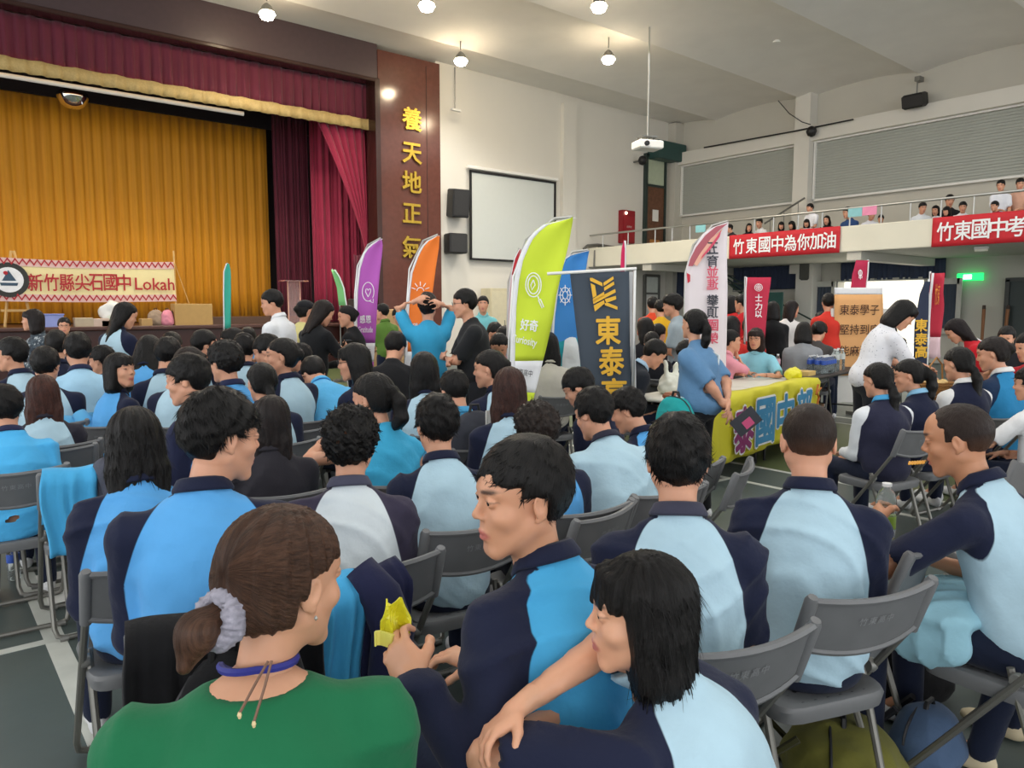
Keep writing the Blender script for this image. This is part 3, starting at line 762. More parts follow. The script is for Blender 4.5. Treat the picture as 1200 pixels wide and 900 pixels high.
# ================================================================ the setting
def struct(name, mb, mats, smooth=False, parent=None):
    o = mb.build(name, mats, parent, smooth)
    if parent is None: o['kind'] = 'structure'
    return o
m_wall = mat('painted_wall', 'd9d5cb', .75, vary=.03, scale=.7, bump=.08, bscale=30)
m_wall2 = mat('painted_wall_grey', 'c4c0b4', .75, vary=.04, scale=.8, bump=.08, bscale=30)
m_ceil = mat('ceiling_board', 'e6e3dd', .85, vary=.04, scale=1.2, bump=.1, bscale=20)
m_parapet = mat('cream_parapet', 'e0dbc8', .7, vary=.04, scale=1.5)
m_marble = mat('brown_marble', '5f382f', .16, vary=.10, scale=9, spec=.6)
m_black = mat('black_plastic', '141416', .5); m_dark = mat('dark_interior', '1c1312', .9)
m_steel = mat('brushed_steel', 'b9b9b4', .32, .9, vary=.03); m_grey = mat('grey_metal', '7c7c78', .45, .6)
m_white = mat('white_paint', 'e6e4de', .6, vary=.02); m_maroon = None
# floor with court paint -------------------------------------------------
M = N('court_floor'); co = M.obj(); sp = M.n('ShaderNodeSeparateXYZ'); M.l(co, sp.inputs[0])
n1 = M.noise(.7, 5, co, .6); n2 = M.noise(5, 5, co, .65)
g = M.mixc(n1.outputs[0], srgb('434c4a'), srgb('68736f')); g = M.mixc(M.math('MULTIPLY', n2.outputs[0], .35), g, srgb('3f4846'))
gr = M.mixc(n1.outputs[0], srgb('3f4a2c'), srgb('66714a'))
inz = M.math('MULTIPLY', M.math('GREATER_THAN', sp.outputs[0], 6.38), M.math('LESS_THAN', sp.outputs[0], 9.62))
c = M.mixc(inz, g, gr); M.l(c, M.b.inputs['Base Color']); M.b.inputs['Roughness'].default_value = .42; M.b.inputs['Specular IOR Level'].default_value = .35
M.bump(M.noise(40, 4, co).outputs[0], .06, .004); m_floor = M.m
b = MB(); b.box((6.5, 4, -.05), (32, 30, .1)); struct('floor', b, m_floor)
m_line = mat('court_line', 'c9cbc2', .55, vary=.10, scale=6)
k = 0
for (x0, y0, x1, y1) in ((.40, -4, .485, 15), (-6, 3.93, 5.7, 3.985), (5.70, -4, 5.76, 15), (6.32, -4, 6.38, 15), (9.62, -4, 9.68, 15), (10.14, -4, 10.2, 15)):
    b = MB(); b.box(((x0 + x1) / 2, (y0 + y1) / 2, .001 + .0004 * k), (x1 - x0, y1 - y0, .003)); k += 1; struct('trim_%d' % k, b, m_line)
# ceiling: folded vaults running across the hall ---------------------------
b = MB(); per = 3.35; c0 = 9.62; NV = 10
YS = [c0 + per * (i + fr) for i in range(-6, 3) for fr in (0, .004, .12, .25, .37, .5, .65, .82, .995)]
YS = [y for y in YS if y < 18.3] + [18.3]
def zc(y):
    u = ((y - c0) / per) % 1.0; h = .25 + .75 * math.sin(math.pi * (u / .37) / 2) if u < .37 else math.cos(math.pi / 2 * ((u - .37) / .63) ** 1.4)
    return 7.98 + .17 * h
xs = [-12, -6, 0, 4, 8, 12, 16, 19, 22.3]
b.grid(lambda u, v: (xs[int(round(u * 8))], YS[min(len(YS) - 1, int(round(v * (len(YS) - 1))))], zc(YS[min(len(YS) - 1, int(round(v * (len(YS) - 1))))]) + .20 - .0007 * (xs[int(round(u * 8))] - 5) ** 2), 8, len(YS) - 1)
b.box((5, 3, 8.75), (36, 32, .1)); o = struct('ceiling', b, m_ceil, True)
# stage wall ---------------------------------------------------------------
b = MB(); b.box((17.1, 18.2, 4.3), (10.6, .4, 8.6)); struct('wall_front', b, m_wall)
b = MB(); b.box((16.78, 17.93, 3.95), (.56, .16, 8.0)); struct('trim_7', b, m_wall)
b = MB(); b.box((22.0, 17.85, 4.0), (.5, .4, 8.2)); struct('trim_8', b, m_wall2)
# right wall: lower part with a real door opening, upper part with shutters ---
DY0, DY1, DZ = 9.05, 11.6, 2.35
b = MB()
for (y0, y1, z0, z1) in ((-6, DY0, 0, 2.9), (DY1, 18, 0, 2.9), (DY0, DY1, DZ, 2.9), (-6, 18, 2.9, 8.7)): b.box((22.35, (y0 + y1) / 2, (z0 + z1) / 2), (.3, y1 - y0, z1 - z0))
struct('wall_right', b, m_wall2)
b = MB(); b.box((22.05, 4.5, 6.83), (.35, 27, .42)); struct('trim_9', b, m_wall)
for i, y in enumerate((12.8, 6.2)):
    b = MB(); b.box((22.0, y, 5.4), (.42, .5, 5.6)); struct('trim_%d' % (10 + i), b, m_wall)
m_shut = mat('shutter_slat', 'a9aca4', .6, vary=.03, scale=2)
for i, (y0, y1) in enumerate(((13.1, 17.6), (6.5, 12.5))):
    r = empty('window_%d' % (i + 1), (22.1, (y0 + y1) / 2, 5.7)); r['kind'] = 'structure'
    L = y1 - y0; f = MB()
    for (yy, zz, a, c_) in ((0, .9, L + .12, .06), (0, -.86, L + .12, .06), (-L / 2, 0, .06, 1.75), (L / 2, 0, .06, 1.75)): f.box((0, yy, zz), (.1, a, c_))
    f.build('window_frame', m_white, r)
    s0 = None
    for k in range(22):
        if s0 is None:
            q = MB(); q.box((0, 0, 0), (.018, L - .06, .078), M=Matrix.Rotation(R_(16), 4, 'Y')); s0 = q.build('slat', m_shut, r); s0.location = (.03, 0, -.82 + k * .078)
        else:
            c_ = s0.copy(); C.objects.link(c_); c_.location = (.03, 0, -.82 + k * .078)
# balcony ------------------------------------------------------------------
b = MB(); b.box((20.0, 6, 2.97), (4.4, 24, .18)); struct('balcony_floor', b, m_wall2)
b = MB(); b.box((17.86, 6, 3.19), (.14, 24, .62), bev=.02); struct('wall_balcony', b, m_parapet)
for k, x in enumerate((20.6, 21.5)):
    b = MB(); b.box((x + .3, 6, 3.06 + .2 + .2 * k), (1.2 - .3 * k, 24, .4 + .4 * k)); struct('balcony_step', b, m_wall2)
b = MB()
for y in (15.5, 9.0, 2.5): b.box((20, y, 2.80), (4.3, .35, .24))
struct('balcony_beam', b, m_wall2)
r = empty('balcony_railing', (17.86, 6, 3.5), 0, 'long steel pipe railing along the top of the balcony parapet', 'railing')
q = MB(); q.tube([(0, -12, .42), (0, 12, .42)], .03, 10); q.build('top_rail', m_steel, r, True)
q = MB(); q.tube([(0, 0, 0), (0, 0, .42)], .018, 8); p0 = q.build('post', m_steel, r, True); p0.location = (0, -.5, 0)
for y in (17.4, 16.3, 15.2, 14.55, 13.9, 11.77, 11.2, 10.5, 9.85, 9.15, 8.4, 7.75, 7.1, 6.45, 4.8, 3.9):
    c_ = p0.copy(); C.objects.link(c_); c_.location = (0, y - 6, 0)
r = empty('stair_handrail', (21.0, 11, 3.1), 0, 'sloping pipe handrail climbing the balcony steps by the pilaster', 'handrail')
a1 = on(943, 232, 0, 21.2); a0 = on(896, 262, 0, 21.2); q = MB(); q.tube([a0 - r.location, a1 - r.location], .03, 8)
for t_ in (.15, .5, .85): pt = a0.lerp(a1, t_) - r.location; q.tube([pt, pt - Vector((0, 0, .7))], .014, 6)
q.build('rail', m_grey, r, True)
# door to the sunlit yard ----------------------------------------------------
m_frame = mat('door_frame_grey', 'b9b8ae', .5)
r = empty('door_1', (22.2, (DY0 + DY1) / 2, 0)); r['kind'] = 'structure'; q = MB(); L = DY1 - DY0
q.box((0, -L / 2, DZ / 2), (.36, .08, DZ)); q.box((0, L / 2, DZ / 2), (.36, .08, DZ)); q.box((0, 0, DZ), (.36, L, .08)); q.build('door_frame', m_frame, r)
for sgn, yy in ((-1, -L / 2 - .48), (1, L / 2 + .48)):
    q = MB(); 
    for (y, z, a, c_) in ((-.42, DZ / 2, .12, DZ - .05), (.42, DZ / 2, .12, DZ - .05), (0, DZ - .1, .84, .16), (0, .9, .84, .14), (0, .12, .84, .2)): q.box((0, y, z), (.05, a, c_))
    d = q.build('door_leaf', m_frame, r); d.location = (-.24, yy, 0)
    q = MB(); q.grid(lambda u, v: (.02 + .012 * math.sin(u * 40), -.36 + .72 * u, .98 + 1.2 * v), 36, 2, 0, .004); q.build('curtain_panel', mat('navy_door_curtain', '3c4450', .9), d, True)
    q = MB(); q.box((-.02, -.38 * sgn, 1.02), (.06, .03, .16), bev=.01); q.build('door_handle', m_steel, d)
q = MB(); q.box((32, 10, -.12), (18, 40, .1)); struct('yard', q, mat('yard_concrete', 'cfcabc', .8))
q = MB(); q.box((36, 6, 2.5), (.3, 26, 5)); struct('wall_yard', q, mat('yard_wall', 'ece6d6', .8))
# grey door near the right edge of the frame
r = empty('door_2', (22.12, 6.55, 0)); r['kind'] = 'structure'; q = MB(); q.box((0, 0, 1.1), (.1, .9, 2.2)); q.build('door_panel', mat('dark_green_door', '2d3836', .5), r)
q = MB(); 
for (y, z, a, c_) in ((-.5, 1.1, .1, 2.3), (.5, 1.1, .1, 2.3), (0, 2.25, 1.1, .1)): q.box((-.04, y, z), (.14, a, c_))
q.build('door_frame', mat('dark_door_frame', '3a3d3a', .5), r); q = MB(); q.tube([(-.09, -.36, 1.05), (-.13, -.36, 1.05), (-.13, -.26, 1.05)], .012, 6); q.build('door_handle', m_steel, r)
# pillar and blue curtains below the balcony
b = MB(); p = on(947, 330, 0, 21.9); b.box((21.9, p.y, 1.45), (.5, .55, 2.9)); struct('trim_12', b, m_wall)
m_navyc = mat('navy_curtain', '333c52', .9, vary=.08, scale=3)
def hang_curtain(name, P0, P1, z0, z1, m, amp=.05, waves=16, label=None, cat='curtain', group=None, th=.01, nseg=6, jit=.25):
    P0 = Vector(P0); P1 = Vector(P1); d = (P1 - P0); L = d.length; dn = d / L; nr = Vector((dn.y, -dn.x, 0)); q = MB(); mid = (P0 + P1) / 2; sd = P0.x * 3.7 + P0.y
    def f(u, v):
        a = amp * (.35 + .65 * v if True else 1) * (math.sin(2 * math.pi * waves * (u + .25 / waves * math.sin(u * 31 + sd))) + .45 * math.sin(2 * math.pi * waves * 2.3 * u + sd))
        w = P0 + d * u + nr * a - mid; return (w.x, w.y, z1 + (z0 - z1) * v + jit * .04 * math.sin(u * waves * 6.28 / 2 + 1) * (1 if v == 0 else 0))
    q.grid(f, int(waves * 9), nseg, 0, th); o = q.build(name, m, None, 'all'); o.location = (mid.x, mid.y, 0)
    if label: tag(o, label, cat, group)
    return o
for i, (u0, u1, v0, v1, lb) in enumerate(((985, 1108, 309, 329, 'dark blue pleated pelmet curtain hung over the bright doorway'), (786, 806, 318, 350, 'dark blue curtain left of the white feather flag below balcony'), (860, 938, 308, 340, 'dark blue curtain behind the stair rails below balcony'))):
    a = on(u0, v0, 0, 22.0); c_ = on(u1, v0, 0, 22.0); zb = on(u0, v1, 0, 22.0).z
    hang_curtain('curtain', (22.02, a.y, 0), (22.02, c_.y, 0), zb, 2.88, m_navyc, .035, max(4, int(abs(a.y - c_.y) * 5)), lb)
# staircase up to the balcony (behind the white flag)
r = empty('staircase', (21.0, 14.2, 0), 0, 'dark metal staircase rising to the balcony behind the flags', 'staircase')
q = MB(); q.tube([(0, -2.6, .2), (0, 1.2, 2.8)], .05, 6); q.build('stringer', mat('dark_green_metal', '2e4038', .5), r); 
for k in range(10):
    q = MB(); q.box((.3, -2.5 + .38 * k, .25 + .26 * k), (.8, .3, .04)); q.build('step', m_grey, r)
for zo in (.45, .9):
    q = MB(); q.tube([(-.05, -2.6, .2 + zo), (-.05, 1.2, 2.8 + zo * .1)], .025, 6); q.build('handrail', mat('dark_green_metal', '2e4038', .5), r, True)
q = MB(); q.box((20.5, 12.9, 1.0), (.06, .9, 2.0)); tag(q.build('panel_board', mat('teal_board', '1d4f49', .6)), 'dark teal board standing behind the red banner below balcony', 'board')
p0_ = on(755, 340, 1, 17.93); p1_ = on(771, 340, 1, 17.93); r = empty('door_4', ((p0_.x + p1_.x) / 2, 17.93, 0)); r['kind'] = 'structure'; wd = p1_.x - p0_.x
q = MB(); q.box((0, 0, 1.0), (wd, .06, 2.0)); q.build('door_panel', m_white, r); q = MB(); q.box((0, 0, 2.35), (wd, .04, .55)); q.build('pane', mat('pale_pane', 'dfe3dc', .3), r)
q = MB()
for (x, z, a, c_) in ((-wd / 2, 1.35, .08, 2.7), (wd / 2, 1.35, .08, 2.7), (0, 2.04, wd, .07), (0, 2.68, wd, .08)): q.box((x, -.02, z), (a, .1, c_))
q.build('door_frame', m_grey, r); q = MB(); q.tube([(wd * .35, -.05, 1.0), (wd * .35, -.09, 1.0), (wd * .2, -.09, 1.0)], .012, 6); q.build('door_handle', m_steel, r)
# upper green door of the balcony (on the stage wall)
r = empty('door_3', (21.0, 17.93, 3.1)); r['kind'] = 'structure'; mg = mat('green_metal', '23332f', .45)
q = MB()
for (x, z, a, c_) in ((-.50, 1.9, .09, 3.8), (.50, 1.9, .09, 3.8), (0, 3.76, 1.1, .09), (0, 2.72, .9, .07)): q.box((x, 0, z), (a, .16, c_))
q.build('door_frame', mg, r); q = MB(); q.box((0, -.02, 1.36), (.9, .04, 2.65)); q.build('door_panel', mat('brown_door', '6b4630', .6, vary=.3, scale=9), r)
q = MB(); q.box((0, -.02, 3.24), (.88, .03, .92)); q.build('pane', mat('frosted_pane', 'b6c0a6', .35), r)
q = MB(); q.box((-.02, -.05, .45), (.5, .03, .8)); q.build('kick_plate', mat('orange_wood', 'b0793a', .6), r)
q = MB(); q.box((0, -.05, 1.7), (.3, .02, .4)); q.build('notice', m_white, r)
p = dep(770, 190, 25.6); q = MB(); q.box((0, 0, 0), (1.5, .5, .62), bev=.03); o = q.build('roll_shutter_box', mat('dark_teal_metal', '234744', .45)); o.location = (21.35, 17.7, 7.02); tag(o, 'dark teal roller box above the tall balcony door', 'box')
# ================================================================ stage
ST = 1.13
b = MB(); b.box((2.0, 20.3, ST / 2), (20.4 - 4.6, 4.8, ST)); struct('stage_platform', b, mat('stage_front_wood', '3a1a15', .4, vary=.12, scale=3))
b = MB(); b.box((1.98, 17.86, ST - .03), (15.9, .12, .09), bev=.02); struct('trim_13', b, mat('stage_lip', '4a2a22', .45))
b = MB()
b.box((10.88, 18.1, 4.1), (1.92, .5, 8.2)); struct('wall_proscenium', b, m_marble)
b = MB(); b.box((2.0, 18.05, 7.88), (15.84, .36, .98)); struct('trim_16', b, mat('dark_fascia', '4a3a3c', .35, vary=.08))
b = MB(); b.box((9.86, 18.02, 4.0), (.14, .5, 6.9), bev=.02); b.box((2.0, 17.98, 7.40), (15.8, .4, .10), bev=.02); struct('trim_14', b, mat('dark_marble_edge', '38201b', .2))
b = MB(); b.box((11.40, 17.845, 4.05), (.012, .01, 8.0)); struct('trim_15', b, mat('joint_line', '2a1411', .6))
b = MB(); b.box((2, 22.9, 4.4), (20, .2, 8.2)); b.box((12.2, 20.6, 4.4), (.2, 4.7, 8.2)); b.box((2, 20.6, 8.3), (20, 4.8, .1)); b.box((-7.5, 20.6, 4.4), (.2, 4.7, 8.2)); struct('wall_stage', b, m_dark)
M = N('gold_curtain'); co = M.obj(); nz = M.noise(3, 3, co); mp = M.n('ShaderNodeMapping'); mp.inputs['Scale'].default_value = (9, 9, .15); M.l(co, mp.inputs[0]); n2 = M.noise(1.5, 4, mp.outputs[0])
M.l(M.mixc(n2.outputs[0], srgb('b87400'), srgb('e6a008')), M.b.inputs['Base Color']); M.b.inputs['Roughness'].default_value = .7; M.b.inputs['Sheen Weight'].default_value = .15; m_gold = M.m
m_red = mat('crimson_velvet', '9e1c3f', .75, vary=.12, scale=2, sheen=.3); m_redd = mat('maroon_velvet', '64162c', .8, vary=.12, scale=2, sheen=.25)
m_trim = mat('gold_fringe', 'bfa368', .7, vary=.12, scale=30)
hang_curtain('gold_curtain', (-6.5, 22.1, 0), (8.55, 22.1, 0), ST + .02, 6.85, m_gold, .038, 58, 'tall golden yellow pleated backdrop curtain of the stage')
b = MB(); b.box((2, 21.9, 7.3), (18, .1, 1.2)); tag(b.build('border_curtain', mat('black_velvet', '150c10', .9)), 'black border curtain above the golden backdrop', 'curtain')
hang_curtain('red_curtain', (8.35, 21.2, 0), (9.4, 21.2, 0), ST + .02, 7.2, m_redd, .07, 6, 'darker red side curtain next to the golden backdrop')
hang_curtain('red_curtain', (8.75, 19.6, 0), (11.8, 19.6, 0), ST + .02, 7.2, m_red, .08, 12, 'bright crimson side curtain hanging straight behind the tied drape')
hang_curtain('red_curtain', (9.2, 20.4, 0), (10.2, 20.4, 0), ST + .02, 7.2, m_redd, .07, 6, 'deep red side curtain between the two crimson ones')
hang_curtain('valance', (-5.8, 18.25, 0), (9.84, 18.25, 0), 6.46, 7.36, m_redd, .05, 62, 'long maroon pleated valance across the top of the stage opening', 'valance')
hang_curtain('fringe', (-5.8, 18.16, 0), (9.84, 18.16, 0), 6.20, 6.47, m_trim, .035, 46, 'gold fringe band along the bottom of the valance', 'fringe', nseg=2)
q = MB(); q.tube([(-5.5, 18.45, 6.17), (6.6, 18.45, 6.17)], .05, 8); tag(q.build('batten', m_white, None, True), 'white lighting bar below the valance fringe', 'bar')
# tied-back drape
def drape(u, v):
    L = 9.80 - 1.30 * (1 - v) ** 1.35 * (1 if v < 1 else 0); Rr = 9.84; x = L + (Rr - L) * u; z = 6.25 - 3.0 * v - (0 if True else 0)
    return (x, 18.45 + .05 * math.sin(u * 34 + v * 3) * (1 - .6 * v), z - .3 * (1 - u) * v)
q = MB(); q.grid(drape, 60, 22, 0, .01); o = q.build('tied_drape', m_red, None, 'all'); tag(o, 'crimson drape gathered back to the stage pillar', 'curtain')
hang_curtain('red_curtain', (9.45, 18.5, 0), (9.84, 18.5, 0), ST + .02, 2.95, m_redd, .05, 4, 'lower tail of the tied drape beside the marble pillar')
# mirrored lamp dome
p = dep(85, 112, 17.4); r = empty('stage_lamp', p, 0, 'round mirrored lamp hanging in front of the golden curtain', 'lamp')
q = MB(); q.lathe([(.03, -.30), (.15, -.285), (.25, -.21), (.32, -.08), (.34, 0), (.32, .05), (.18, .14), (.04, .17)], n=28); q.build('reflector', mat('mirror_steel', 'd8d8d4', .08, 1.0), r, 'all')
q = MB(); q.tube([(0, 0, .14), (0, 0, 1.4)], .02, 6); q.build('rod', m_black, r)
# pillar letters, raised gilt strokes
m_gilt = mat('gilt_metal', 'd8b44a', .25, .75, vary=.1, scale=20)
r = empty('wall_lettering', (10.9, 17.84, 4), 0, 'column of raised golden characters on the brown marble pillar', 'lettering')
for ch, v in zip('養天地正氣', (142, 181, 216, 252, 292)):
    p = on(482, v, 1, 17.84); me = text_mesh(ch, .62, .012, .02); me.name = 'character'; me.materials.clear(); o = link('character', me, r, (m_gilt,))
    o.rotation_euler = (math.pi / 2, 0, 0); o.location = p - r.location + Vector((0, -.03, 0))
# wall fittings --------------------------------------------------------------
r = empty('projection_screen', (14.53, 17.9, 4.2), 0, 'white projection screen in a thin black frame on the front wall', 'screen')
q = MB(); q.box((0, 0, 0), (3.2, .03, 2.45)); q.build('screen_sheet', mat('screen_sheet', 'c9cdc8', .6, vary=.01), r)
q = MB()
for (x, z, a, c_) in ((0, 1.25, 3.34, .06), (0, -1.25, 3.34, .06), (-1.64, 0, .06, 2.5), (1.64, 0, .06, 2.5)): q.box((x, -.02, z), (a, .05, c_))
q.build('screen_border', m_black, r); q = MB(); q.box((0, .0, 1.36), (3.5, .12, .1), bev=.02); q.build('roller_case', m_white, r)
for (x, z, wd, hh, lb, tl) in ((12.33, 4.47, .52, .78, 'upper black wall loudspeaker left of the projection screen', 8), (12.23, 3.34, .55, .56, 'lower boxy black loudspeaker left of the projection screen', 0)):
    r = empty('wall_speaker', (x, 17.7, z), R_(-10), lb, 'loudspeaker'); Mx = Matrix.Rotation(R_(tl), 4, 'X')
    q = MB(); q.box((0, 0, 0), (wd, .4, hh), M=Mx, bev=.03); q.build('cabinet', m_black, r); q = MB(); q.box((0, -.205, 0), (wd * .86, .02, hh * .88), M=Mx); q.build('grille', mat('speaker_grille', '2b2b2c', .7, vary=.2, scale=120), r)
    q = MB(); q.box((0, .24, 0), (.12, .14, .12)); q.build('bracket', m_grey, r)
r = empty('fire_cabinet', (19.52, 17.89, 4.3), 0, 'red metal fire hose cabinet on the wall above the balcony corner', 'cabinet')
q = MB(); q.box((0, 0, 0), (.62, .2, 1.12), bev=.02); q.build('cabinet_body', mat('fire_red', '8e1420', .45), r); q = MB(); q.box((0, -.105, -.08), (.54, .02, .86)); q.build('cabinet_door', mat('fire_red2', '9c1a26', .4), r)
q = MB(); q.lathe([(.05, 0), (.05, .03), (.02, .05)], (-.18, -.12, .45), 12, M=Matrix.Rotation(math.pi / 2, 4, 'X')); q.build('lamp', mat('lamp_lens', 'fff0d0', .3, emit=2), r)
fit_text('lettering', '消防栓', .26, .07, r, m_white, Matrix.Translation((0, -.12, .0)) @ Matrix.Rotation(math.pi / 2, 4, 'X'))
# projector on its drop pole
pz = on(761, 42, 2, 8.0); r = empty('projector', (pz.x, pz.y, 0), R_(-20), 'white ceiling projector hanging on a long thin pole', 'projector')
zt = on(761, 165, 0, pz.x).z; zt = (CP + ray(762, 168) * ((pz - CP).xy.length / ray(762, 168).xy.length)).z
q = MB(); q.tube([(0, 0, zt + .1), (0, 0, 8.2)], .022, 8); q.build('pole', m_steel, r, True)
q = MB(); q.box((0, 0, zt - .05), (.62, .46, .2), bev=.03); q.build('projector_body', m_white, r); q = MB(); q.box((0, 0, zt + .14), (.4, .3, .03)); q.tube([(-.15, 0, zt + .06), (-.15, 0, zt + .14)], .015, 6); q.tube([(.15, 0, zt + .06), (.15, 0, zt + .14)], .015, 6); q.build('mount_plate', m_grey, r)
q = MB(); q.lathe([(.06, 0), (.06, .05), (.04, .06)], (-.15, -.23, zt - .05), 14, M=Matrix.Rotation(math.pi / 2, 4, 'X')); q.build('lens', m_black, r, True)
# speakers / cameras on the right wall
for (u, v, sz, lb) in ((1072, 118, (.34, .55, .38), 'black loudspeaker hanging from a bracket high on the right wall'), (951, 154, (.2, .24, .24), 'small round black speaker on the pilaster of the right wall'), (753, 188, (.3, .3, .3), 'black dome speaker beside the teal roller box'), (944, 318, (.2, .3, .55), 'grey box speaker on the pillar under the balcony')):
    p = on(u, v, 0, 21.7) if u != 753 else on(u, v, 1, 17.6); r = empty('hung_speaker', p, 0, lb, 'loudspeaker'); q = MB()
    if u in (951, 753): q.lathe([(.02, -.16), (.11, -.12), (.16, 0), (.11, .12), (.02, .16)], n=16); q.build('cabinet', m_black, r, 'all')
    else: q.box((0, 0, 0), sz, M=Matrix.Rotation(R_(-15), 4, 'Y') if u > 1000 else None, bev=.05); q.build('cabinet', m_black if u != 944 else mat('grey_plastic', '55544f', .6), r, True)
    q = MB()
    if u == 1072: q.tube([(.1, 0, .1), (.1, 0, .62)], .02, 6); q.box((.2, 0, .60), (.26, .14, .12))
    else: q.tube([(.1, 0, 0), (.42, .1, 0)] if u != 753 else [(0, .1, 0), (0, .4, 0)], .03, 6)
    q.build('bracket', m_grey, r)
def cable(name, pts, r_, m, lb): q = MB(); q.tube(pts, r_, 5); return tag(q.build(name, m, None, True), lb, 'cable')
cable('wall_cable', [on(u, v, 0, 21.75) for u, v in ((825, 173), (880, 163), (930, 154), (960, 148), (1000, 140))], .025, m_black, 'black cable running along the ledge of the right wall')
cable('wall_cable', [on(u, v, 0, 21.6) for u, v in ((912, 118), (925, 133), (940, 143), (950, 146))], .014, m_black, 'thin black cable sagging from ceiling to the pilaster speaker')
cable('conduit', [on(u, v, 1, 17.9) for u, v in ((684, 292), (688, 288), (700, 287), (727, 291))], .05, m_grey, 'grey conduit pipe bending over the end of the balcony parapet')
cable('conduit', [on(u, v, 1, 17.7) for u, v in ((696, 314), (697, 294), (702, 290))], .035, m_grey, 'thin vertical conduit at the corner under the balcony end')
cable('railing_end', [Vector((17.86, 17.97, 3.92)), Vector((17.86, 18.03, 3.92))], .03, m_steel, 'short end piece of the balcony railing by the front wall')
p = on(533, 92, 1, 17.6); cable('ceiling_rod', [p + Vector((0, 0, .3)), on(533, 129, 1, 17.6)], .02, m_grey, 'thin rod hanging from the ceiling by the marble pillar')
q = MB(); p = on(534, 129, 1, 17.6); q.box(p, (.3, .1, .05)); tag(q.build('sensor', m_white), 'small white sensor at the end of the ceiling rod', 'sensor')
# exit sign
r = empty('exit_sign', on(1137, 324.5, 0, 22.05), 0, 'glowing green exit sign over the door leaf under the balcony', 'sign')
q = MB(); q.box((0, 0, 0), (.08, .62, .20), bev=.01); q.build('sign_box', mat('exit_green', '1fd062', .4, emit=1.2), r)
q = MB(); q.box((-.045, .05, 0), (.01, .2, .12)); q.build('sign_panel', mat('exit_white', 'd8ffe0', .4, emit=1.6), r)
# fluorescent tubes below balcony
for (u, v, lb) in ((805, 328, 'lit fluorescent tube under the balcony behind the white flag'), (1150, 296, 'small white sensor fixture under the balcony edge')):
    p = CP + ray(u, v) * ((2.835 - CP.z) / ray(u, v).z) if u == 805 else on(1150, 292, 0, 18.4); r = empty('tube_light', p, 0, lb, 'light')
    q = MB(); L = 1.3 if u == 805 else .25; q.box((0, 0, .03), (.12, L, .05)); q.build('fitting', m_white, r)
    q = MB(); q.tube([(0, -L / 2, -.02), (0, L / 2, -.02)], .03, 8); q.build('tube', mat('tube_glow', 'fff8e6', .4, emit=9 if u == 805 else 0), r)
# ceiling downlights ---------------------------------------------------------
m_lamp = mat('lamp_glow', 'ffe9c4', .4, emit=60)
lbs = ['ceiling spotlight nearest the top left, above the stage valance', 'ceiling spotlight above the marble pillar at the top edge', 'ceiling spotlight just right of the marble pillar', 'ceiling spotlight at top edge left of the projector pole', 'ceiling spotlight beside the projector pole, lower one']
pos = []
for (u, v), lb in zip(((313, 15), (500, 5), (540, 70), (702, 6), (713, 68)), lbs):
    p = on(u, v, 2, 7.75); r = empty('ceiling_lamp', (p.x, p.y, 7.75), 0, lb, 'lamp', 'ceiling spotlights')
    q = MB(); q.lathe([(.13, -.0), (.15, .02), (.11, .12), (.05, .18), (.02, .2)], n=16); q.build('housing', m_grey, r, True)
    q = MB(); q.tube([(0, 0, .24), (0, 0, .7)], .015, 6); q.build('stem', m_grey, r); q = MB(); q.lathe([(.02, -.16), (.12, -.12), (.17, -.03), (.13, .03)], n=14); q.build('bulb', m_lamp, r, True)
    l = bpy.data.lights.new('lamp_light', 'SPOT'); l.energy = 420; l.color = (1, .95, .87); l.spot_size = R_(150); l.spot_blend = .8; l.shadow_soft_size = .15; lo = bpy.data.objects.new('lamp_light', l); C.objects.link(lo); lo.location = (p.x, p.y, 7.62)
r = empty('smoke_detector', on(910, 50, 2, 8.07), 0, 'small white smoke detector on the sloping ceiling', 'detector'); q = MB(); q.lathe([(.09, 0), (.09, .03), (.05, .06)], n=12); q.build('detector_body', m_white, r)
# the stage's own batten lights behind the valance

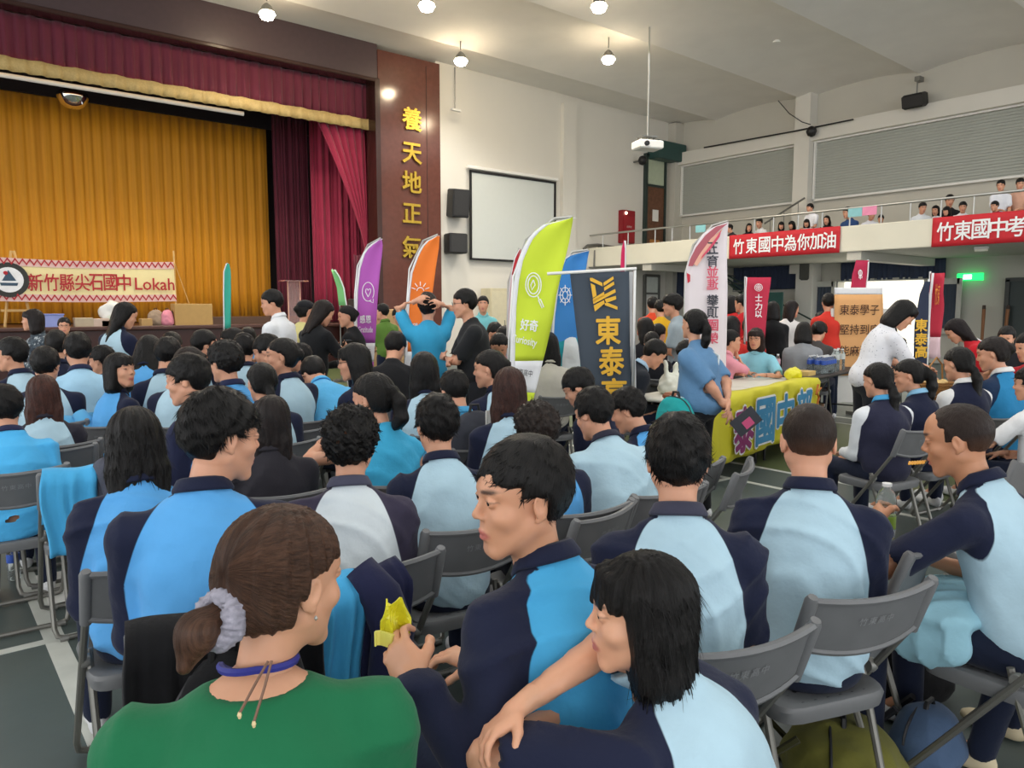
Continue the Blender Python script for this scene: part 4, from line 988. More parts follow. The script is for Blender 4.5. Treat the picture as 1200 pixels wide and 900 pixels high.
# ================================================================ folding chairs
m_chair = mat('grey_chair_plastic', '6b6c6d', .5, vary=.08, scale=14); m_tube = mat('chair_tube', '7d7b74', .38, .5, vary=.06); m_joint = mat('chair_joint', '85847f', .4, .4)
m_chalk = mat('stencil_print', '8e8f90', .8)
CHAIRS = []
def make_chair(label):
    r = empty('folding_chair', (0, 0, 0), 0, label, 'chair')
    # backrest: bowed panel with a curved lower lip
    q = MB(); W = .205
    def fb(u, v):
        x = (u * 2 - 1) * W; bow = -.035 * (1 - (u * 2 - 1) ** 2); zt_ = .800 - .012 * (1 - (u * 2 - 1) ** 2) * 1; zb = .655 - .030 * (1 - (u * 2 - 1) ** 2)
        z = zb + (zt_ - zb) * v; return (x, -.225 + bow - (z - .65) * .34, z)
    q.grid(fb, 12, 4, 0, .014)
    q.tube([fb(u / 12, 1) for u in range(13)], .010, 6); q.tube([fb(u / 12, 0) for u in range(13)], .009, 6)
    bk = q.build('backrest', m_chair, r, True)
    me = text_mesh('竹東高中', .027, .0, 0.0, 1.25); co = np.empty(len(me.vertices) * 3, np.float32); me.vertices.foreach_get('co', co); co = co.reshape(-1, 3); x = co[:, 0].copy(); y = co[:, 1].copy()
    u = (x / W + 1) / 2; bow = -.035 * (1 - (u * 2 - 1) ** 2); z = .725 + y; co[:, 0] = x; co[:, 1] = -.227 + bow - (z - .65) * .34 - .002 ; co[:, 2] = z
    me.vertices.foreach_set('co', co.ravel()); me.materials.clear(); me.update(); link('lettering', me, bk, (m_chalk,))
    for s in (-1, 1):
        q = MB(); q.tube([(s * W, -.277, .812), (s * W, -.272, .800), (s * W, -.215, .640)], [.013, .018, .0165], 10); q.build('backrest_sleeve', m_chair, r, True)
    q = MB()
    for s in (-1, 1): q.tube([(s * W, -.22, .655), (s * W, .19, .08), (s * (W - .008), .225, .03), (s * (W - .035), .232, .016)], .0115, 8)
    q.tube([(-W + .03, .232, .016), (W - .03, .232, .016)], .0115, 8); q.build('front_frame', m_tube, r, True)
    q = MB(); w2 = W - .022
    for s in (-1, 1): q.tube([(s * w2, -.06, .50), (s * w2, -.075, .44), (s * w2, -.20, .06), (s * (w2 - .01), -.215, .028), (s * (w2 - .04), -.218, .016)], .0115, 8)
    q.tube([(-w2 + .035, -.218, .016), (w2 - .035, -.218, .016)], .0115, 8); q.build('rear_frame', m_tube, r, True)
    for s in (-1, 1):
        q = MB(); q.lathe([(.02, -.012), (.024, 0), (.02, .012)], (s * (W - .008), -.085, .475), 10, M=Matrix.Rotation(math.pi / 2, 4, 'Y')); q.build('hinge', m_joint, r, True)
        for yy in (-.218, .232): q = MB(); q.tube([(s * .13, yy, .014), (s * .165, yy, .014)], .0155, 8); q.build('rubber_foot', m_joint, r, True)
    # seat with rounded corners
    n = 24; prof = []
    def ring(z, g, dz=0):
        out = []
        for i in range(n):
            a = 2 * math.pi * i / n; c_, s_ = math.cos(a), math.sin(a); e = .32
            out.append(((.198 - g) * math.copysign(abs(c_) ** e, c_), .01 + (.190 - g) * math.copysign(abs(s_) ** e, s_), z))
        return out
    q = MB(); rings = [ring(.395, .006), ring(.430, 0), ring(.442, .006), ring(.447, .02), ring(.440, .05), ring(.436, .10), ring(.436, .17)]
    vs_ = [v for rg in rings for v in rg]; fs = [(i * n + j, i * n + (j + 1) % n, (i + 1) * n + (j + 1) % n, (i + 1) * n + j) for i in range(len(rings) - 1) for j in range(n)]
    fs += [tuple(range(n - 1, -1, -1)), tuple(range((len(rings) - 1) * n, len(rings) * n))]; q.add(vs_, fs); st = q.build('seat', m_chair, r, True)
    q = MB()
    for i in range(7):
        for j in range(5):
            q.lathe([(.0068, .4365), (.0066, .4385)], (-.12 + i * .04, -.10 + j * .04 + (i % 2) * .018, 0), 8)
    for i in range(6): q.lathe([(.0068, .443), (.0066, .4455)], (-.11 + i * .044, -.155, 0), 8)
    hl = q.build('seat_holes', m_black, st); hl['kind'] = 'stuff'
    return r
proto_chair = make_chair('grey plastic folding chair on the court'); first_chair = [True]
def chair(x, y, rz, label, group=None):
    if first_chair[0]: c_ = proto_chair; first_chair[0] = False
    else: c_ = copy_tree(proto_chair)
    c_.location = (x, y, 0); c_.rotation_euler = (0, 0, R_(rz)); c_['label'] = label
    if group: c_['group'] = group
    CHAIRS.append(c_); return c_
# ================================================================ flags and banners
FH = Vector((math.sin(YAW), math.cos(YAW), 0))
def vp(u, v, D):
    d = ray(u, v); return CP + d * (D / d.dot(FH))
def lerp_pts(P, v):
    for (u0, v0), (u1, v1) in zip(P, P[1:]):
        if v <= v1 or (u1, v1) == P[-1]:
            return u0 + (u1 - u0) * min(1, max(0, (v - v0) / max(1e-6, v1 - v0)))
def flag(label, D, left, right, bands, pole=None, border=None, name='feather_flag', wave=.02, cat='flag', lean=None):
    """left/right: edges as pixel polylines top to bottom; bands: (v0, v1, material, part name)"""
    v0 = left[0][1]; v1 = left[-1][1]; base = vp((left[-1][0] + right[-1][0]) / 2, v1, D); base.z = 0
    r = empty(name, base, 0, label, cat)
    def pt(a, v, off=0.0):
        l = lerp_pts(left, v); rr = lerp_pts(right, v); p = vp(l + (rr - l) * a, v, D)
        w = wave * math.sin(a * 5 + v * .045) * (.3 + a) + off; return p - FH * w - base
    parts = []
    for (a0, a1, m, nm) in bands:
        q = MB(); n = max(4, int((a1 - a0) / 7)); q.grid(lambda u, v: pt(v, a0 + (a1 - a0) * u), n, 8, 0, .006); parts.append(q.build(nm, m, r, 'all'))
    if border:
        side, bm, wd = border; q = MB(); k = 26
        def bp(u, v):
            vv = v0 + (v1 - v0) * u; l = lerp_pts(left, vv); rr = lerp_pts(right, vv); e = l if side == 'l' else rr; o = (rr - l); sgn = 1 if side == 'l' else -1
            p = vp(e + sgn * v * wd, vv + (wd if False else 0), D); return p - FH * (wave * math.sin((0 if side == 'l' else 1) * 5 + vv * .045) * .3 + .008) - base
        q.grid(bp, k, 1, 0, .012); q.build('border', bm, r, 'all')
    if pole:
        q = MB(); q.tube([vp(u, v, D) + FH * .02 - base for (u, v) in pole], .014, 6); q.build('pole', m_steel, r, True)
        f_ = vp(pole[-1][0], pole[-1][1], D); q = MB(); g = Vector((f_.x, f_.y, 0)) - base
        q.tube([g + FH * .02 + Vector((0, 0, max(.1, f_.z))), g + FH * .02], .014, 6); q.box(g + Vector((0, 0, .03)), (.4, .06, .05)); q.box(g + Vector((0, 0, .03)), (.06, .4, .05)); q.build('ground_stand', m_grey, r)
    return r, base, pt
def flat_text(r, base, txt, u, v, hpx, wpx, D, m, bold=.0, rot=0, mirror=False, off=.035, name='lettering', shear=0.0):
    k = D / 880.0; p = vp(u, v, D) - FH * off - base
    T = Matrix.Translation(p) @ Matrix.Rotation(-YAW, 4, 'Z') @ Matrix.Rotation(math.pi / 2, 4, 'X') @ Matrix.Rotation(R_(rot), 4, 'Z')
    if mirror: T = T @ Matrix.Diagonal((-1, 1, 1, 1))
    if shear: S = Matrix.Identity(4); S[0][1] = shear; T = T @ S
    return fit_text(name, txt, wpx * k, hpx * k, r, m, T, bold)
def px_tubes(r, base, lines, D, m, rpx=.6, off=.03, name='emblem'):
    q = MB()
    for L in lines: q.tube([vp(u, v, D) - FH * off - base for (u, v) in L], rpx * D / 880, 5)
    return q.build(name, m, r, True)
def circ(u, v, ru, rv, n=24, a0=0, a1=360): return [(u + ru * math.cos(R_(a0 + (a1 - a0) * i / n)), v + rv * math.sin(R_(a0 + (a1 - a0) * i / n))) for i in range(n + 1)]
def fm(c): return mat('flag_cloth', c, .75, vary=.03, scale=3)
W_ = fm('e9e9ea'); wht = mat('print_white', 'f2f2f2', .7); ink = mat('print_ink', '2a2a30', .8)
# purple flag
D = 8.2; r, bs, pt = flag('purple feather flag with a white heart speech bubble', D, [(446, 280), (432, 288), (425, 298), (420, 315), (417, 340), (416, 370), (417, 430), (425, 431)], [(447, 280), (448, 288), (447, 300), (445, 320), (443, 350), (441, 380), (437, 430), (434, 431)],
    [(280, 402, fm('b65bb8'), 'cloth'), (402, 424, W_, 'logo_band'), (424, 431, fm('b65bb8'), 'lower_band')], [(446, 279), (431, 287), (419, 312), (416, 345), (416, 431)], ('l', W_, 2.6))
px_tubes(r, bs, [circ(432, 342, 6.8, 11, 26, 60, 400), [(438, 350), (438, 355), (434, 353)], [(432, 348), (429, 342), (429.5, 339), (431, 338.5), (432, 340.5), (433.5, 338.5), (435, 339), (435, 342), (432, 348)]], D, wht, .5)
flat_text(r, bs, '感恩', 429, 374, 9, 13, D, wht, .02); flat_text(r, bs, 'Gratitude', 429, 386, 7, 17, D, wht, .02); flat_text(r, bs, '竹東高中', 427, 411, 6, 16, D, ink, 0)
# orange flag
D = 7.6; r, bs, pt = flag('orange feather flag with a white sun emblem', D, [(513, 276), (497, 284), (489, 298), (481, 320), (478, 345), (476, 380), (474, 440)], [(515, 276), (514, 290), (511, 310), (508, 335), (505, 360), (500, 400), (488, 440)],
    [(276, 412, fm('f47f2a'), 'cloth'), (412, 432, W_, 'logo_band'), (432, 441, fm('f47f2a'), 'lower_band')], [(513, 275), (496, 282), (480, 315), (476, 370), (474, 441)], ('l', W_, 2.6))
px_tubes(r, bs, [circ(493, 341, 4, 4, 14, 180, 360)] + [[(493 + 6 * math.cos(a), 341 + 6 * math.sin(a)), (493 + 11 * math.cos(a), 341 + 11 * math.sin(a))] for a in [R_(d) for d in (-160, -125, -90, -55, -20)]], D, wht, .5)
flat_text(r, bs, '希望', 484, 382, 7, 12, D, wht, .02); flat_text(r, bs, 'Hope', 484, 391, 6, 12, D, wht, .02)
# lime flag
D = 6.0; r, bs, pt = flag('large lime green feather flag with a magnifying glass emblem', D, [(670, 255), (650, 257), (631, 266), (617, 282), (607, 305), (602, 330), (599, 360), (598, 400), (596, 475)], [(672, 255), (671, 262), (667, 285), (659, 315), (652, 345), (648, 375), (640, 410), (624, 470), (621, 475)],
    [(255, 423, fm('cde035'), 'cloth'), (423, 460, W_, 'logo_band'), (460, 475, fm('cde035'), 'lower_band')], [(671, 254), (650, 256), (617, 281), (602, 325), (597, 400), (595, 476)], ('l', W_, 6))
px_tubes(r, bs, [circ(625, 334, 9, 14), circ(625, 334, 6.4, 10.5), [(625, 328), (627, 334), (623, 340), (622, 334), (625, 328)], [(630, 347), (632, 352)], [(631, 352), (635, 361), (637, 360), (633, 350.5), (631, 352)]], D, wht, .7)
flat_text(r, bs, '好奇', 620, 381, 13, 20, D, wht, .03, rot=-6); flat_text(r, bs, 'Curiosity', 614, 400, 12, 30, D, wht, .03, rot=-12); flat_text(r, bs, '竹東高中', 613, 436, 8, 22, D, ink, .0, rot=-8)
# blue flag behind
D = 7.0; r, bs, pt = flag('blue feather flag with a ship wheel emblem', D, [(688, 294), (672, 296), (661, 303), (655, 318), (652, 340), (648, 370), (645, 420)], [(690, 294), (689, 300), (686, 318), (682, 340), (680, 370), (674, 420)],
    [(294, 420, fm('3b87cf'), 'cloth')], [(689, 293), (671, 295), (655, 316), (648, 365), (645, 420)], ('l', W_, 2.4))
px_tubes(r, bs, [circ(662, 346, 6, 9), circ(662, 346, 3, 4.6, 12)] + [[(662 + 3 * math.cos(a), 346 + 4.6 * math.sin(a)), (662 + 8 * math.cos(a), 346 + 12 * math.sin(a))] for a in [R_(45 * d) for d in range(8)]], D, wht, .5)
# small green flag, teal flag on the left
flag('small light green feather flag on the stage edge', 15.5, [(388, 316), (391, 325), (395, 338), (397, 358)], [(393, 316), (399, 325), (404, 338), (407, 358)], [(316, 358, fm('7fc47c'), 'cloth')], [(389, 315), (396, 338), (398, 359)], ('r', W_, 1.4))
flag('narrow teal feather flag in front of the golden curtain', 11.0, [(265, 309), (262, 318), (261.5, 345), (262, 385)], [(268, 309), (270.5, 318), (271, 345), (270.5, 385)], [(309, 385, fm('35a58e'), 'cloth')], [(266, 308), (263, 320), (262, 386)], ('l', W_, 1.2), wave=.01)
# slim red/pink flag left of the lime one
flag('slim red and pale pink feather flag behind the lime one', 7.4, [(608, 292), (602, 305), (597, 330), (595, 365), (594, 440)], [(610, 292), (609, 305), (607, 330), (606, 365), (605, 440)], [(292, 322, fm('cf3440'), 'cloth'), (322, 440, fm('e9c6ca'), 'lower_band')], [(609, 291), (596, 330), (594, 441)], ('l', W_, 1.0))
flag('pink tip of a feather flag above the navy banner', 9.5, [(731, 282), (728, 292), (727, 315), (727, 330)], [(732, 282), (733, 292), (732.5, 315), (732.5, 330)], [(282, 330, fm('d92560'), 'cloth')], [(733, 282), (733, 331)], ('r', W_, .8), wave=.005)
# navy banner with gilt letters
gold_p = mat('print_gold', 'e8b32f', .6)
D = 5.9; r, bs, pt = flag('dark grey-blue vertical banner with yellow chevron mark and characters', D, [(668, 321), (676, 390), (684, 460), (688, 500)], [(737, 316), (738, 390), (741, 460), (742, 500)], [(318, 500, fm('3f4954'), 'cloth')], None, None, 'vertical_banner', .012, 'banner')
q = MB(); q.tube([vp(641, 321, D) - bs - FH * .03, vp(745, 315, D) - bs - FH * .03], .012, 8); q.build('cross_bar', m_white, r, True)
q = MB(); g = vp(744, 316, D) - bs; q.tube([g, Vector((g.x, g.y, 0))], .014, 8); q.box((g.x, g.y, .02), (.5, .5, .03)); q.build('stand', m_steel, r)
q = MB(); q.grid(lambda u, v: vp(738 + 6 * v + 3 * (u) , 318 + 180 * u, D) - bs + FH * .03, 20, 3, 0, .006); q.build('white_edge', W_, r)
def px_poly(r, base, polys, D, m, off=.03, name='emblem'):
    q = MB()
    for Pp in polys:
        a = [vp(u, v, D) - FH * off - base for u, v in Pp]; b_ = [p + FH * .003 for p in a]; n = len(a); q.add(a + b_, [tuple(range(n)), tuple(range(2 * n - 1, n - 1, -1))] + [(i, i + n, (i + 1) % n + n, (i + 1) % n) for i in range(n)])
    return q.build(name, m, r)
def zz(u, v): return (560 + u / 6., 240 + v / 6.)
px_poly(r, bs, [[zz(*p) for p in P_] for P_ in [((784, 516), (800, 514), (872, 550), (874, 574), (788, 536)), ((880, 548), (948, 504), (952, 524), (882, 572)), ((790, 552), (820, 566), (832, 640), (806, 654)), ((884, 582), (952, 540), (956, 562), (886, 606)), ((806, 672), (962, 592), (966, 616), (810, 698)),
    ((806, 660), (884, 612), (886, 640), (808, 684)), ((812, 708), (884, 670), (888, 694), (820, 750)), ((888, 664), (966, 640), (970, 664), (900, 690)), ((890, 690), (912, 690), (978, 716), (978, 738), (890, 706))]], D, gold_p)
for ch, u, v, w, h in (('東', 712, 387, 28, 32), ('泰', 716, 423, 28, 33), ('高', 719, 459, 28, 32)): flat_text(r, bs, ch, u, v, h, w, D, gold_p, .03, rot=1)
# white feather flag, print seen from behind (mirrored)
D = 7.8; r, bs, pt = flag('white feather flag with mirrored characters and a pink swirl', D, [(853, 260), (838, 264), (824, 274), (814, 288), (806, 308), (803, 330), (802, 400), (801, 440)], [(854, 260), (853, 275), (852, 300), (852, 340), (852, 400), (851, 440)], [(260, 440, fm('e9dfe2'), 'cloth')], [(853, 259), (836, 264), (813, 287), (804, 320), (801, 441)], None, wave=.012)
px_poly(r, bs, [[(852, 262), (838, 266), (826, 276), (815, 290), (808, 304), (806, 312), (811, 312), (818, 300), (828, 286), (840, 272)]], D, fm('b4606a'), .026); px_poly(r, bs, [[(846, 268), (832, 280), (819, 298), (812, 310), (816, 312), (826, 298), (836, 288)]], D, fm('e9b09a'), .034); px_poly(r, bs, [[(844, 270), (836, 282), (822, 300), (820, 304), (830, 294), (842, 278)]], D, fm('d8506a'), .042)
px_poly(r, bs, [[(804, 320), (808, 322), (808, 330), (805, 332)]], D, fm('c83244'), .03, 'emblem_tail')
dk = mat('print_dark', '3b3c46', .7); pk = mat('print_pink', 'd9556c', .7)
for ch, v, m in (('五', 291, dk), ('育', 306, dk), ('並', 319, pk), ('進', 333, pk), ('攀', 352, dk), ('頂', 366, dk), ('國', 381, pk), ('榮', 396, pk)): flat_text(r, bs, ch, 834, v, 13, 13, D, m, .02, mirror=True)
# red flags
D = 9.4; r, bs, pt = flag('crimson rectangular banner with a white plum blossom emblem and characters', D, [(874, 325), (873, 340), (873, 360), (874, 400)], [(903, 328), (901, 340), (899, 355), (897, 400)], [(325, 400, fm('c22a47'), 'cloth')], [(874, 324), (873, 401)], ('l', W_, 1.4), 'vertical_banner', .02, 'banner')
px_tubes(r, bs, [circ(888, 337, 4.5, 4.2, 16)] + [circ(888 + 2 * math.cos(R_(a)), 337 + 2 * math.sin(R_(a)), 1.2, 1.2, 8) for a in (-90, -18, 54, 126, 198)], D, wht, .35)
for ch, v in (('士', 349), ('力', 359), ('以', 368)): flat_text(r, bs, ch, 888, v, 8, 8, D, wht, .02)
D = 10.6; r, bs, pt = flag('raspberry red flag standing above the orange poster', D, [(1003, 307), (999, 320), (997, 337), (996, 360)], [(1018, 305), (1017, 320), (1015, 337), (1014, 360)], [(305, 360, fm('b9234a'), 'cloth')], [(1018, 304), (1014, 361)], ('r', W_, 1.2))
px_tubes(r, bs, [circ(1007, 320, 2, 3.5, 10), [(1007, 316), (1007, 327)]], D, wht, .5); flat_text(r, bs, '中', 1007, 325, 5, 4, D, wht, .02)
D = 10.0; r, bs, pt = flag('curled red and white flag right of the navy strip', D, [(1091, 320), (1089, 345), (1088, 380), (1087, 420)], [(1105, 319), (1101, 340), (1104, 362), (1106, 420)], [(320, 395, fm('c02a40'), 'cloth'), (395, 420, fm('e4c3c8'), 'lower_band')], [(1091, 318), (1088, 421)], ('l', W_, 2.6), wave=.06)
flat_text(r, bs, '竹東', 1097, 345, 24, 6, D, mat('print_orange', 'e08a3c', .7), .01)
D = 9.8; r, bs, pt = flag('dark navy strip banner with yellow characters behind the white-shirted woman', D, [(1084, 330), (1078, 345), (1072, 380), (1070, 440)], [(1090, 330), (1088, 345), (1088, 380), (1087, 440)], [(330, 440, fm('232c44'), 'cloth')], [(1089, 327), (1087, 441)], None, 'vertical_banner', .01, 'banner')
for ch, v in (('東', 381), ('泰', 397), ('高', 412)): flat_text(r, bs, ch, 1078, v, 14, 14, D, gold_p, .03)
# orange paper poster
D = 10.3; r, bs, pt = flag('orange paper poster with three lines of dark handwriting', D, [(978, 337), (978, 412), (978, 440)], [(1034, 341), (1036, 412), (1036, 440)], [(345, 440, fm('e6ac70'), 'cloth'), (337, 345, W_, 'paper_strip')], None, None, 'poster', .008, 'poster')
q = MB(); q.box(vp(1007, 400, D) - bs + FH * .04 - Vector((0, 0, .2)), (.78, .03, 1.3), rz=-YAW); q.build('backing_board', m_white, r)
q = MB(); 
for uu in (980, 1034): g = vp(uu, 400, D) - bs + FH * .06; q.tube([(g.x, g.y, 0), (g.x, g.y, 1.6)], .014, 6)
q.build('legs', m_grey, r)
brn = mat('print_brown', '43251c', .8)
for tx, v in (('東泰學子', 363), ('堅持到底', 386), ('能麻滿滿', 411)): flat_text(r, bs, tx, 1006, v, 12, 46, D, brn, .004)
# red cloth banners on the balcony
m_ban = mat('red_banner_cloth', 'c4202b', .7, vary=.05, scale=2)
def parapet_banner(u0, u1, y1_, txt, ua, ub, label):
    a = on(u0, 280, 0, 17.76); c_ = on(u1, 270, 0, 17.76) if y1_ is None else Vector((17.76, y1_, 0)); r = empty('hanging_banner', (17.76, (a.y + c_.y) / 2, 2.85), 0, label, 'banner'); L = abs(a.y - c_.y)
    q = MB(); q.grid(lambda u, v: (-.012 + .010 * math.sin(u * 37) * math.sin(v * 3 + u * 9), L / 2 - L * u, .02 + .64 * v), 40, 5, 0, .005); q.build('cloth', m_ban, r, 'all')
    n = len(txt)
    for i, ch in enumerate(txt):
        uc = ua + (ub - ua) * i / (n - 1); p = on(uc, 285, 0, 17.74)
        T = Matrix.Translation((-.035, p.y - r.location.y, .34)) @ Matrix.Rotation(-math.pi / 2, 4, 'Z') @ Matrix.Rotation(math.pi / 2, 4, 'X')
        fit_text('lettering', ch, .33, .40, r, wht, T, .018)
parapet_banner(855, 985, None, '竹東國中為你加油', 866, 972, 'red cloth banner with eight white characters on the balcony, left one')
parapet_banner(1092, 0, 3.6, '竹東國中考', 1107, 1190, 'red cloth banner on the balcony cut off by the right edge')
r = empty('paper_note', on(1019, 247, 0, 17.82), 0, 'pink paper held over the balcony railing', 'paper'); q = MB(); q.box((0, .0, 0), (.01, .34, .2)); q.build('sheet', mat('pink_paper', 'e88fb0', .7), r)
for u, v, lb in ((1005.6, 250.5, ''), ): pass
# cream banner on the stage
D0 = 18.75; r = empty('stage_banner', (2.9, D0, ST), 0, 'cream cloth banner with red characters and zigzag borders on the stage', 'banner')
m_cream = mat('cream_cloth', 'efe0a6', .75, vary=.03); m_zig = mat('zigzag_red', 'b3202c', .7); m_pkz = mat('zigzag_pink', 'e6c0b8', .7)
def bp(u, v):
    a = on(-60 + 263 * u, 303 + 5 * u, 1, D0); z0 = on(205, 353, 1, D0).z + .03 * math.sin(u * math.pi) * -1; z1 = on(203, 308, 1, D0).z - .05 * math.sin(u * math.pi)
    x0 = on(-60, 330, 1, D0).x; x1 = on(204 + 2 * (1 - v), 330, 1, D0).x; return Vector((x0 + (x1 - x0) * u, D0 + .03 * math.sin(u * 15 + v), z0 + (z1 - z0) * v))
q = MB(); q.grid(lambda u, v: bp(u, v) - r.location, 50, 6, 0, .01); q.build('cloth', m_cream, r, 'all')
for (va, vb) in ((.86, .98), (.02, .14)):
    q = MB(); N_ = 32
    for k in range(N_):
        u0 = k / N_; u1 = (k + .5) / N_; u2 = (k + 1) / N_; e = Vector((0, -.03, 0))
        a0 = bp(u0, va) - r.location + e; a1 = bp(u1, vb) - r.location + e; a2 = bp(u2, va) - r.location + e; dz = Vector((0, 0, .045))
        q.add([a0, a1, a1 + dz, a0 + dz], [(0, 1, 2, 3)]); q.add([a1, a2, a2 + dz, a1 + dz], [(0, 1, 2, 3)])
    q.build('zigzag_border', m_zig, r)
    q = MB(); q.grid(lambda u, v: bp(u, (va - .02) + (vb - va + .06) * v) - r.location + Vector((0, -.018, 0)), 50, 1); q.build('border_band', m_pkz, r)
for ch, u in zip('新竹縣尖石國中', (41, 60, 78, 96, 112, 129, 145)): p = on(u, 331, 1, D0); T = Matrix.Translation(Vector((p.x, D0 - .05, p.z)) - r.location) @ Matrix.Rotation(math.pi / 2, 4, 'X'); fit_text('lettering', ch, .27, .36, r, m_zig, T, .016)
p = on(181, 333, 1, D0); fit_text('lettering', 'Lokah', .84, .27, r, m_zig, Matrix.Translation(Vector((p.x, D0 - .05, p.z)) - r.location) @ Matrix.Rotation(math.pi / 2, 4, 'X'), .02)
p = on(10, 328, 1, D0); e0 = Vector((p.x, D0 - .045, p.z)) - r.location; T = Matrix.Rotation(math.pi / 2, 4, 'X')
q = MB(); q.lathe([(.36, 0), (.36, .008)], e0, 28, M=T); q.build('emblem_ring', mat('emblem_dark', '33332f', .7), r)
q = MB(); q.lathe([(.26, 0), (.26, .012)], e0 - Vector((0, .006, 0)), 28, M=T); q.build('emblem_disc', wht, r)
q = MB(); q.add([e0 + Vector(v) for v in ((-.12, -.024, -.02), (.0, -.024, .2), (.13, -.024, -.02), (-.16, -.024, -.06), (.16, -.024, -.06), (.14, -.024, -.12), (-.14, -.024, -.12))], [(0, 2, 1), (3, 6, 5, 4)]); q.build('emblem_mountain', mat('emblem_blue', '3d5468', .7), r)
q = MB(); q.lathe([(.04, 0), (.04, .01)], e0 + Vector((-.05, -.024, .14)), 12, M=T); q.build('emblem_sun', m_zig, r)
r = empty('banner_easel', (on(20, 350, 1, 18.95).x, 18.95, ST), 0, 'pale wooden easel holding the left part of the stage banner', 'easel'); q = MB(); m_pine = mat('pine_wood', 'd9b070', .6)
q.tube([(-.25, 0, 0), (-.05, 0, 1.6)], .03, 6); q.tube([(.25, 0, 0), (-.0, 0, 1.6)], .03, 6); q.box((0, 0, .35), (.6, .04, .05)); q.build('easel_frame', m_pine, r)
p = on(205, 330, 1, 18.95); r = empty('banner_stand', (p.x, 18.95, ST), 0, 'thin metal stand holding the right end of the stage banner', 'stand'); q = MB(); q.tube([(0, 0, 0), (0, 0, 1.75)], .02, 6); q.tube([(0, 0, .2), (.35, 0, 0)], .015, 6); q.tube([(.0, 0, 1.5), (.3, 0, .5), (.36, 0, .42)], .01, 5); q.build('stand_frame', m_pine, r)

# ================================================================ the people
def away(u): return -38.9 - math.degrees(math.atan((u - 600) / 880.0))
def settle(u, v, t, yaw, head, kw):
    """slide a figure along its line of sight until it keeps clear of its neighbours"""
    P = dict(DEF); P.update(kw); P['head'] = head
    for k in ('armL', 'armR'):
        if not isinstance(P[k], str) and len(P[k][0]) == 4: P[k] = 'lap'
    J = skel(P); top = J['hc'] + J['HR'] @ Vector((0, -.01, .128)); R3 = rotz(yaw); best = (1e9, t)
    for d in (0, .02, -.02, .04, -.04, .06, -.06, .08, -.08, .10, -.10, .13, -.13, .16, -.16, .2):
        tt = t * (1 + d); W = dep(u, v, tt); s = W.z / top.z; W0 = W - R3 @ (top * s); c = W0 + R3 @ (J['che'] * s)
        m = min([(c.xy - o.xy).length for o in SPOTS] + [9]); cost = max(0, .46 - m) * 14 + abs(d) * 4 + max(0, abs(s - 1) - .10) * 30
        if cost < best[0]: best = (cost, tt)
    return best[1]
def P_(label, u, v, t, brel, hrel, hp=-6, grp='students seated on folding chairs', chr_=True, hr=0, **kw):
    yaw = away(u) + brel; hy = max(-88, min(88, hrel - brel))
    kw.setdefault('twist', 0); st = kw.get('pose') == 'stand'
    tw = kw['twist']; hero = kw.get('q', 1) == 0 and t < 3; kw['q'] = 0 if t < 3 else 1 if t < 4.3 else 2 if t < 6.3 else 3 if t < 9.3 else 4; t = t if hero else settle(u, v, t, yaw, (hy - tw, hp, hr), kw)
    r, J = person(label, px=(u, v), t=t, yaw=yaw, head=(hy - tw, hp, hr), group=grp, **kw)
    if chr_ and not st:
        d = rotz(yaw) @ Vector((0, .035 - .02, 0)); cy = kw.get('cyaw', yaw * .35 if abs(yaw) < 70 else yaw)
        o = r.location + rotz(cy) @ Vector((0, .03, 0)); chair(o.x, o.y, cy, 'grey folding chair of the ' + ' '.join(label.split()[:11]), 'folding chairs')
    return r, J
JK = dict(sleeve='long', top=('navy', 'blue')); JC = dict(sleeve='long', top=('navy', 'cyan'))
TE = dict(sleeve='short', top=('navy', 'pale'))
F_ = dict(sex='f'); 
def rel0(u): return -away(u)       # body facing the stage squarely
# ---- foreground ---------------------------------------------------------
A_, JA = P_('person in plain green t-shirt with brown ponytail and grey scrunchie', 336, 592, 1.18, -2, -50, -8, q=0, sex='f', chub=.005, fat=.034, sw=.182, top=('green', None), collar=False, hair='tail', hlen=.04, htone='4a3224', lean=6, scoop=.096, legs='22252c', skin='d3a07e', grp=None)
B_, JB = P_('person in navy and blue jacket holding a yellow snack wrapper', 611, 513, 1.54, 42, 112, -4, q=0, hair='crop', hseed=3, mouth=.0005, lean=16, **JC, armL=(('px', 486, 800, 1.42), (.3, -.6, -1), (-.2, .9, .45), (.8, -.1, .5), 55), armR=((.02, .36, .70), (.8, -.5, -.5), (-.4, .9, 0), (0, 0, 1), 40), grp=None, skin='cf9a78', gaze=10, chr_=False)
C_, JC_ = P_('person with chin-length black hair leaning on the chair in front', 752, 648, 1.34, 52, 100, -2, q=0, sex='f', hair='bob', hseed=1, mouth=.001, lean=27, chub=.006, fat=.018, **TE, armL=(('px', 672, 826, 1.46), (.9, .5, -.1), (-.6, .3, -.2), (-.2, .3, 1), 38), armR=(('px', 606, 830, 1.33), (.9, -.2, .2), (-.9, .1, -.5), (.2, .3, 1), 38), grp=None, skin='dba684', collar=False, gaze=8)
D_, JD = P_('person with thick black hair in pale blue tee, seen squarely from behind', 795, 486, 2.0, 8, 6, -4, q=0, hair='short', hseed=5, lean=12, sw=.17, **TE, armL='lap', grp=None, collarc='3e3e4e')
E_, JE = P_('person with crew cut and pale blue back panel', 948, 470, 2.28, 6, 10, -10, q=0, hair='crew', lean=8, sw=.168, **TE, grp=None, htone='17110e')
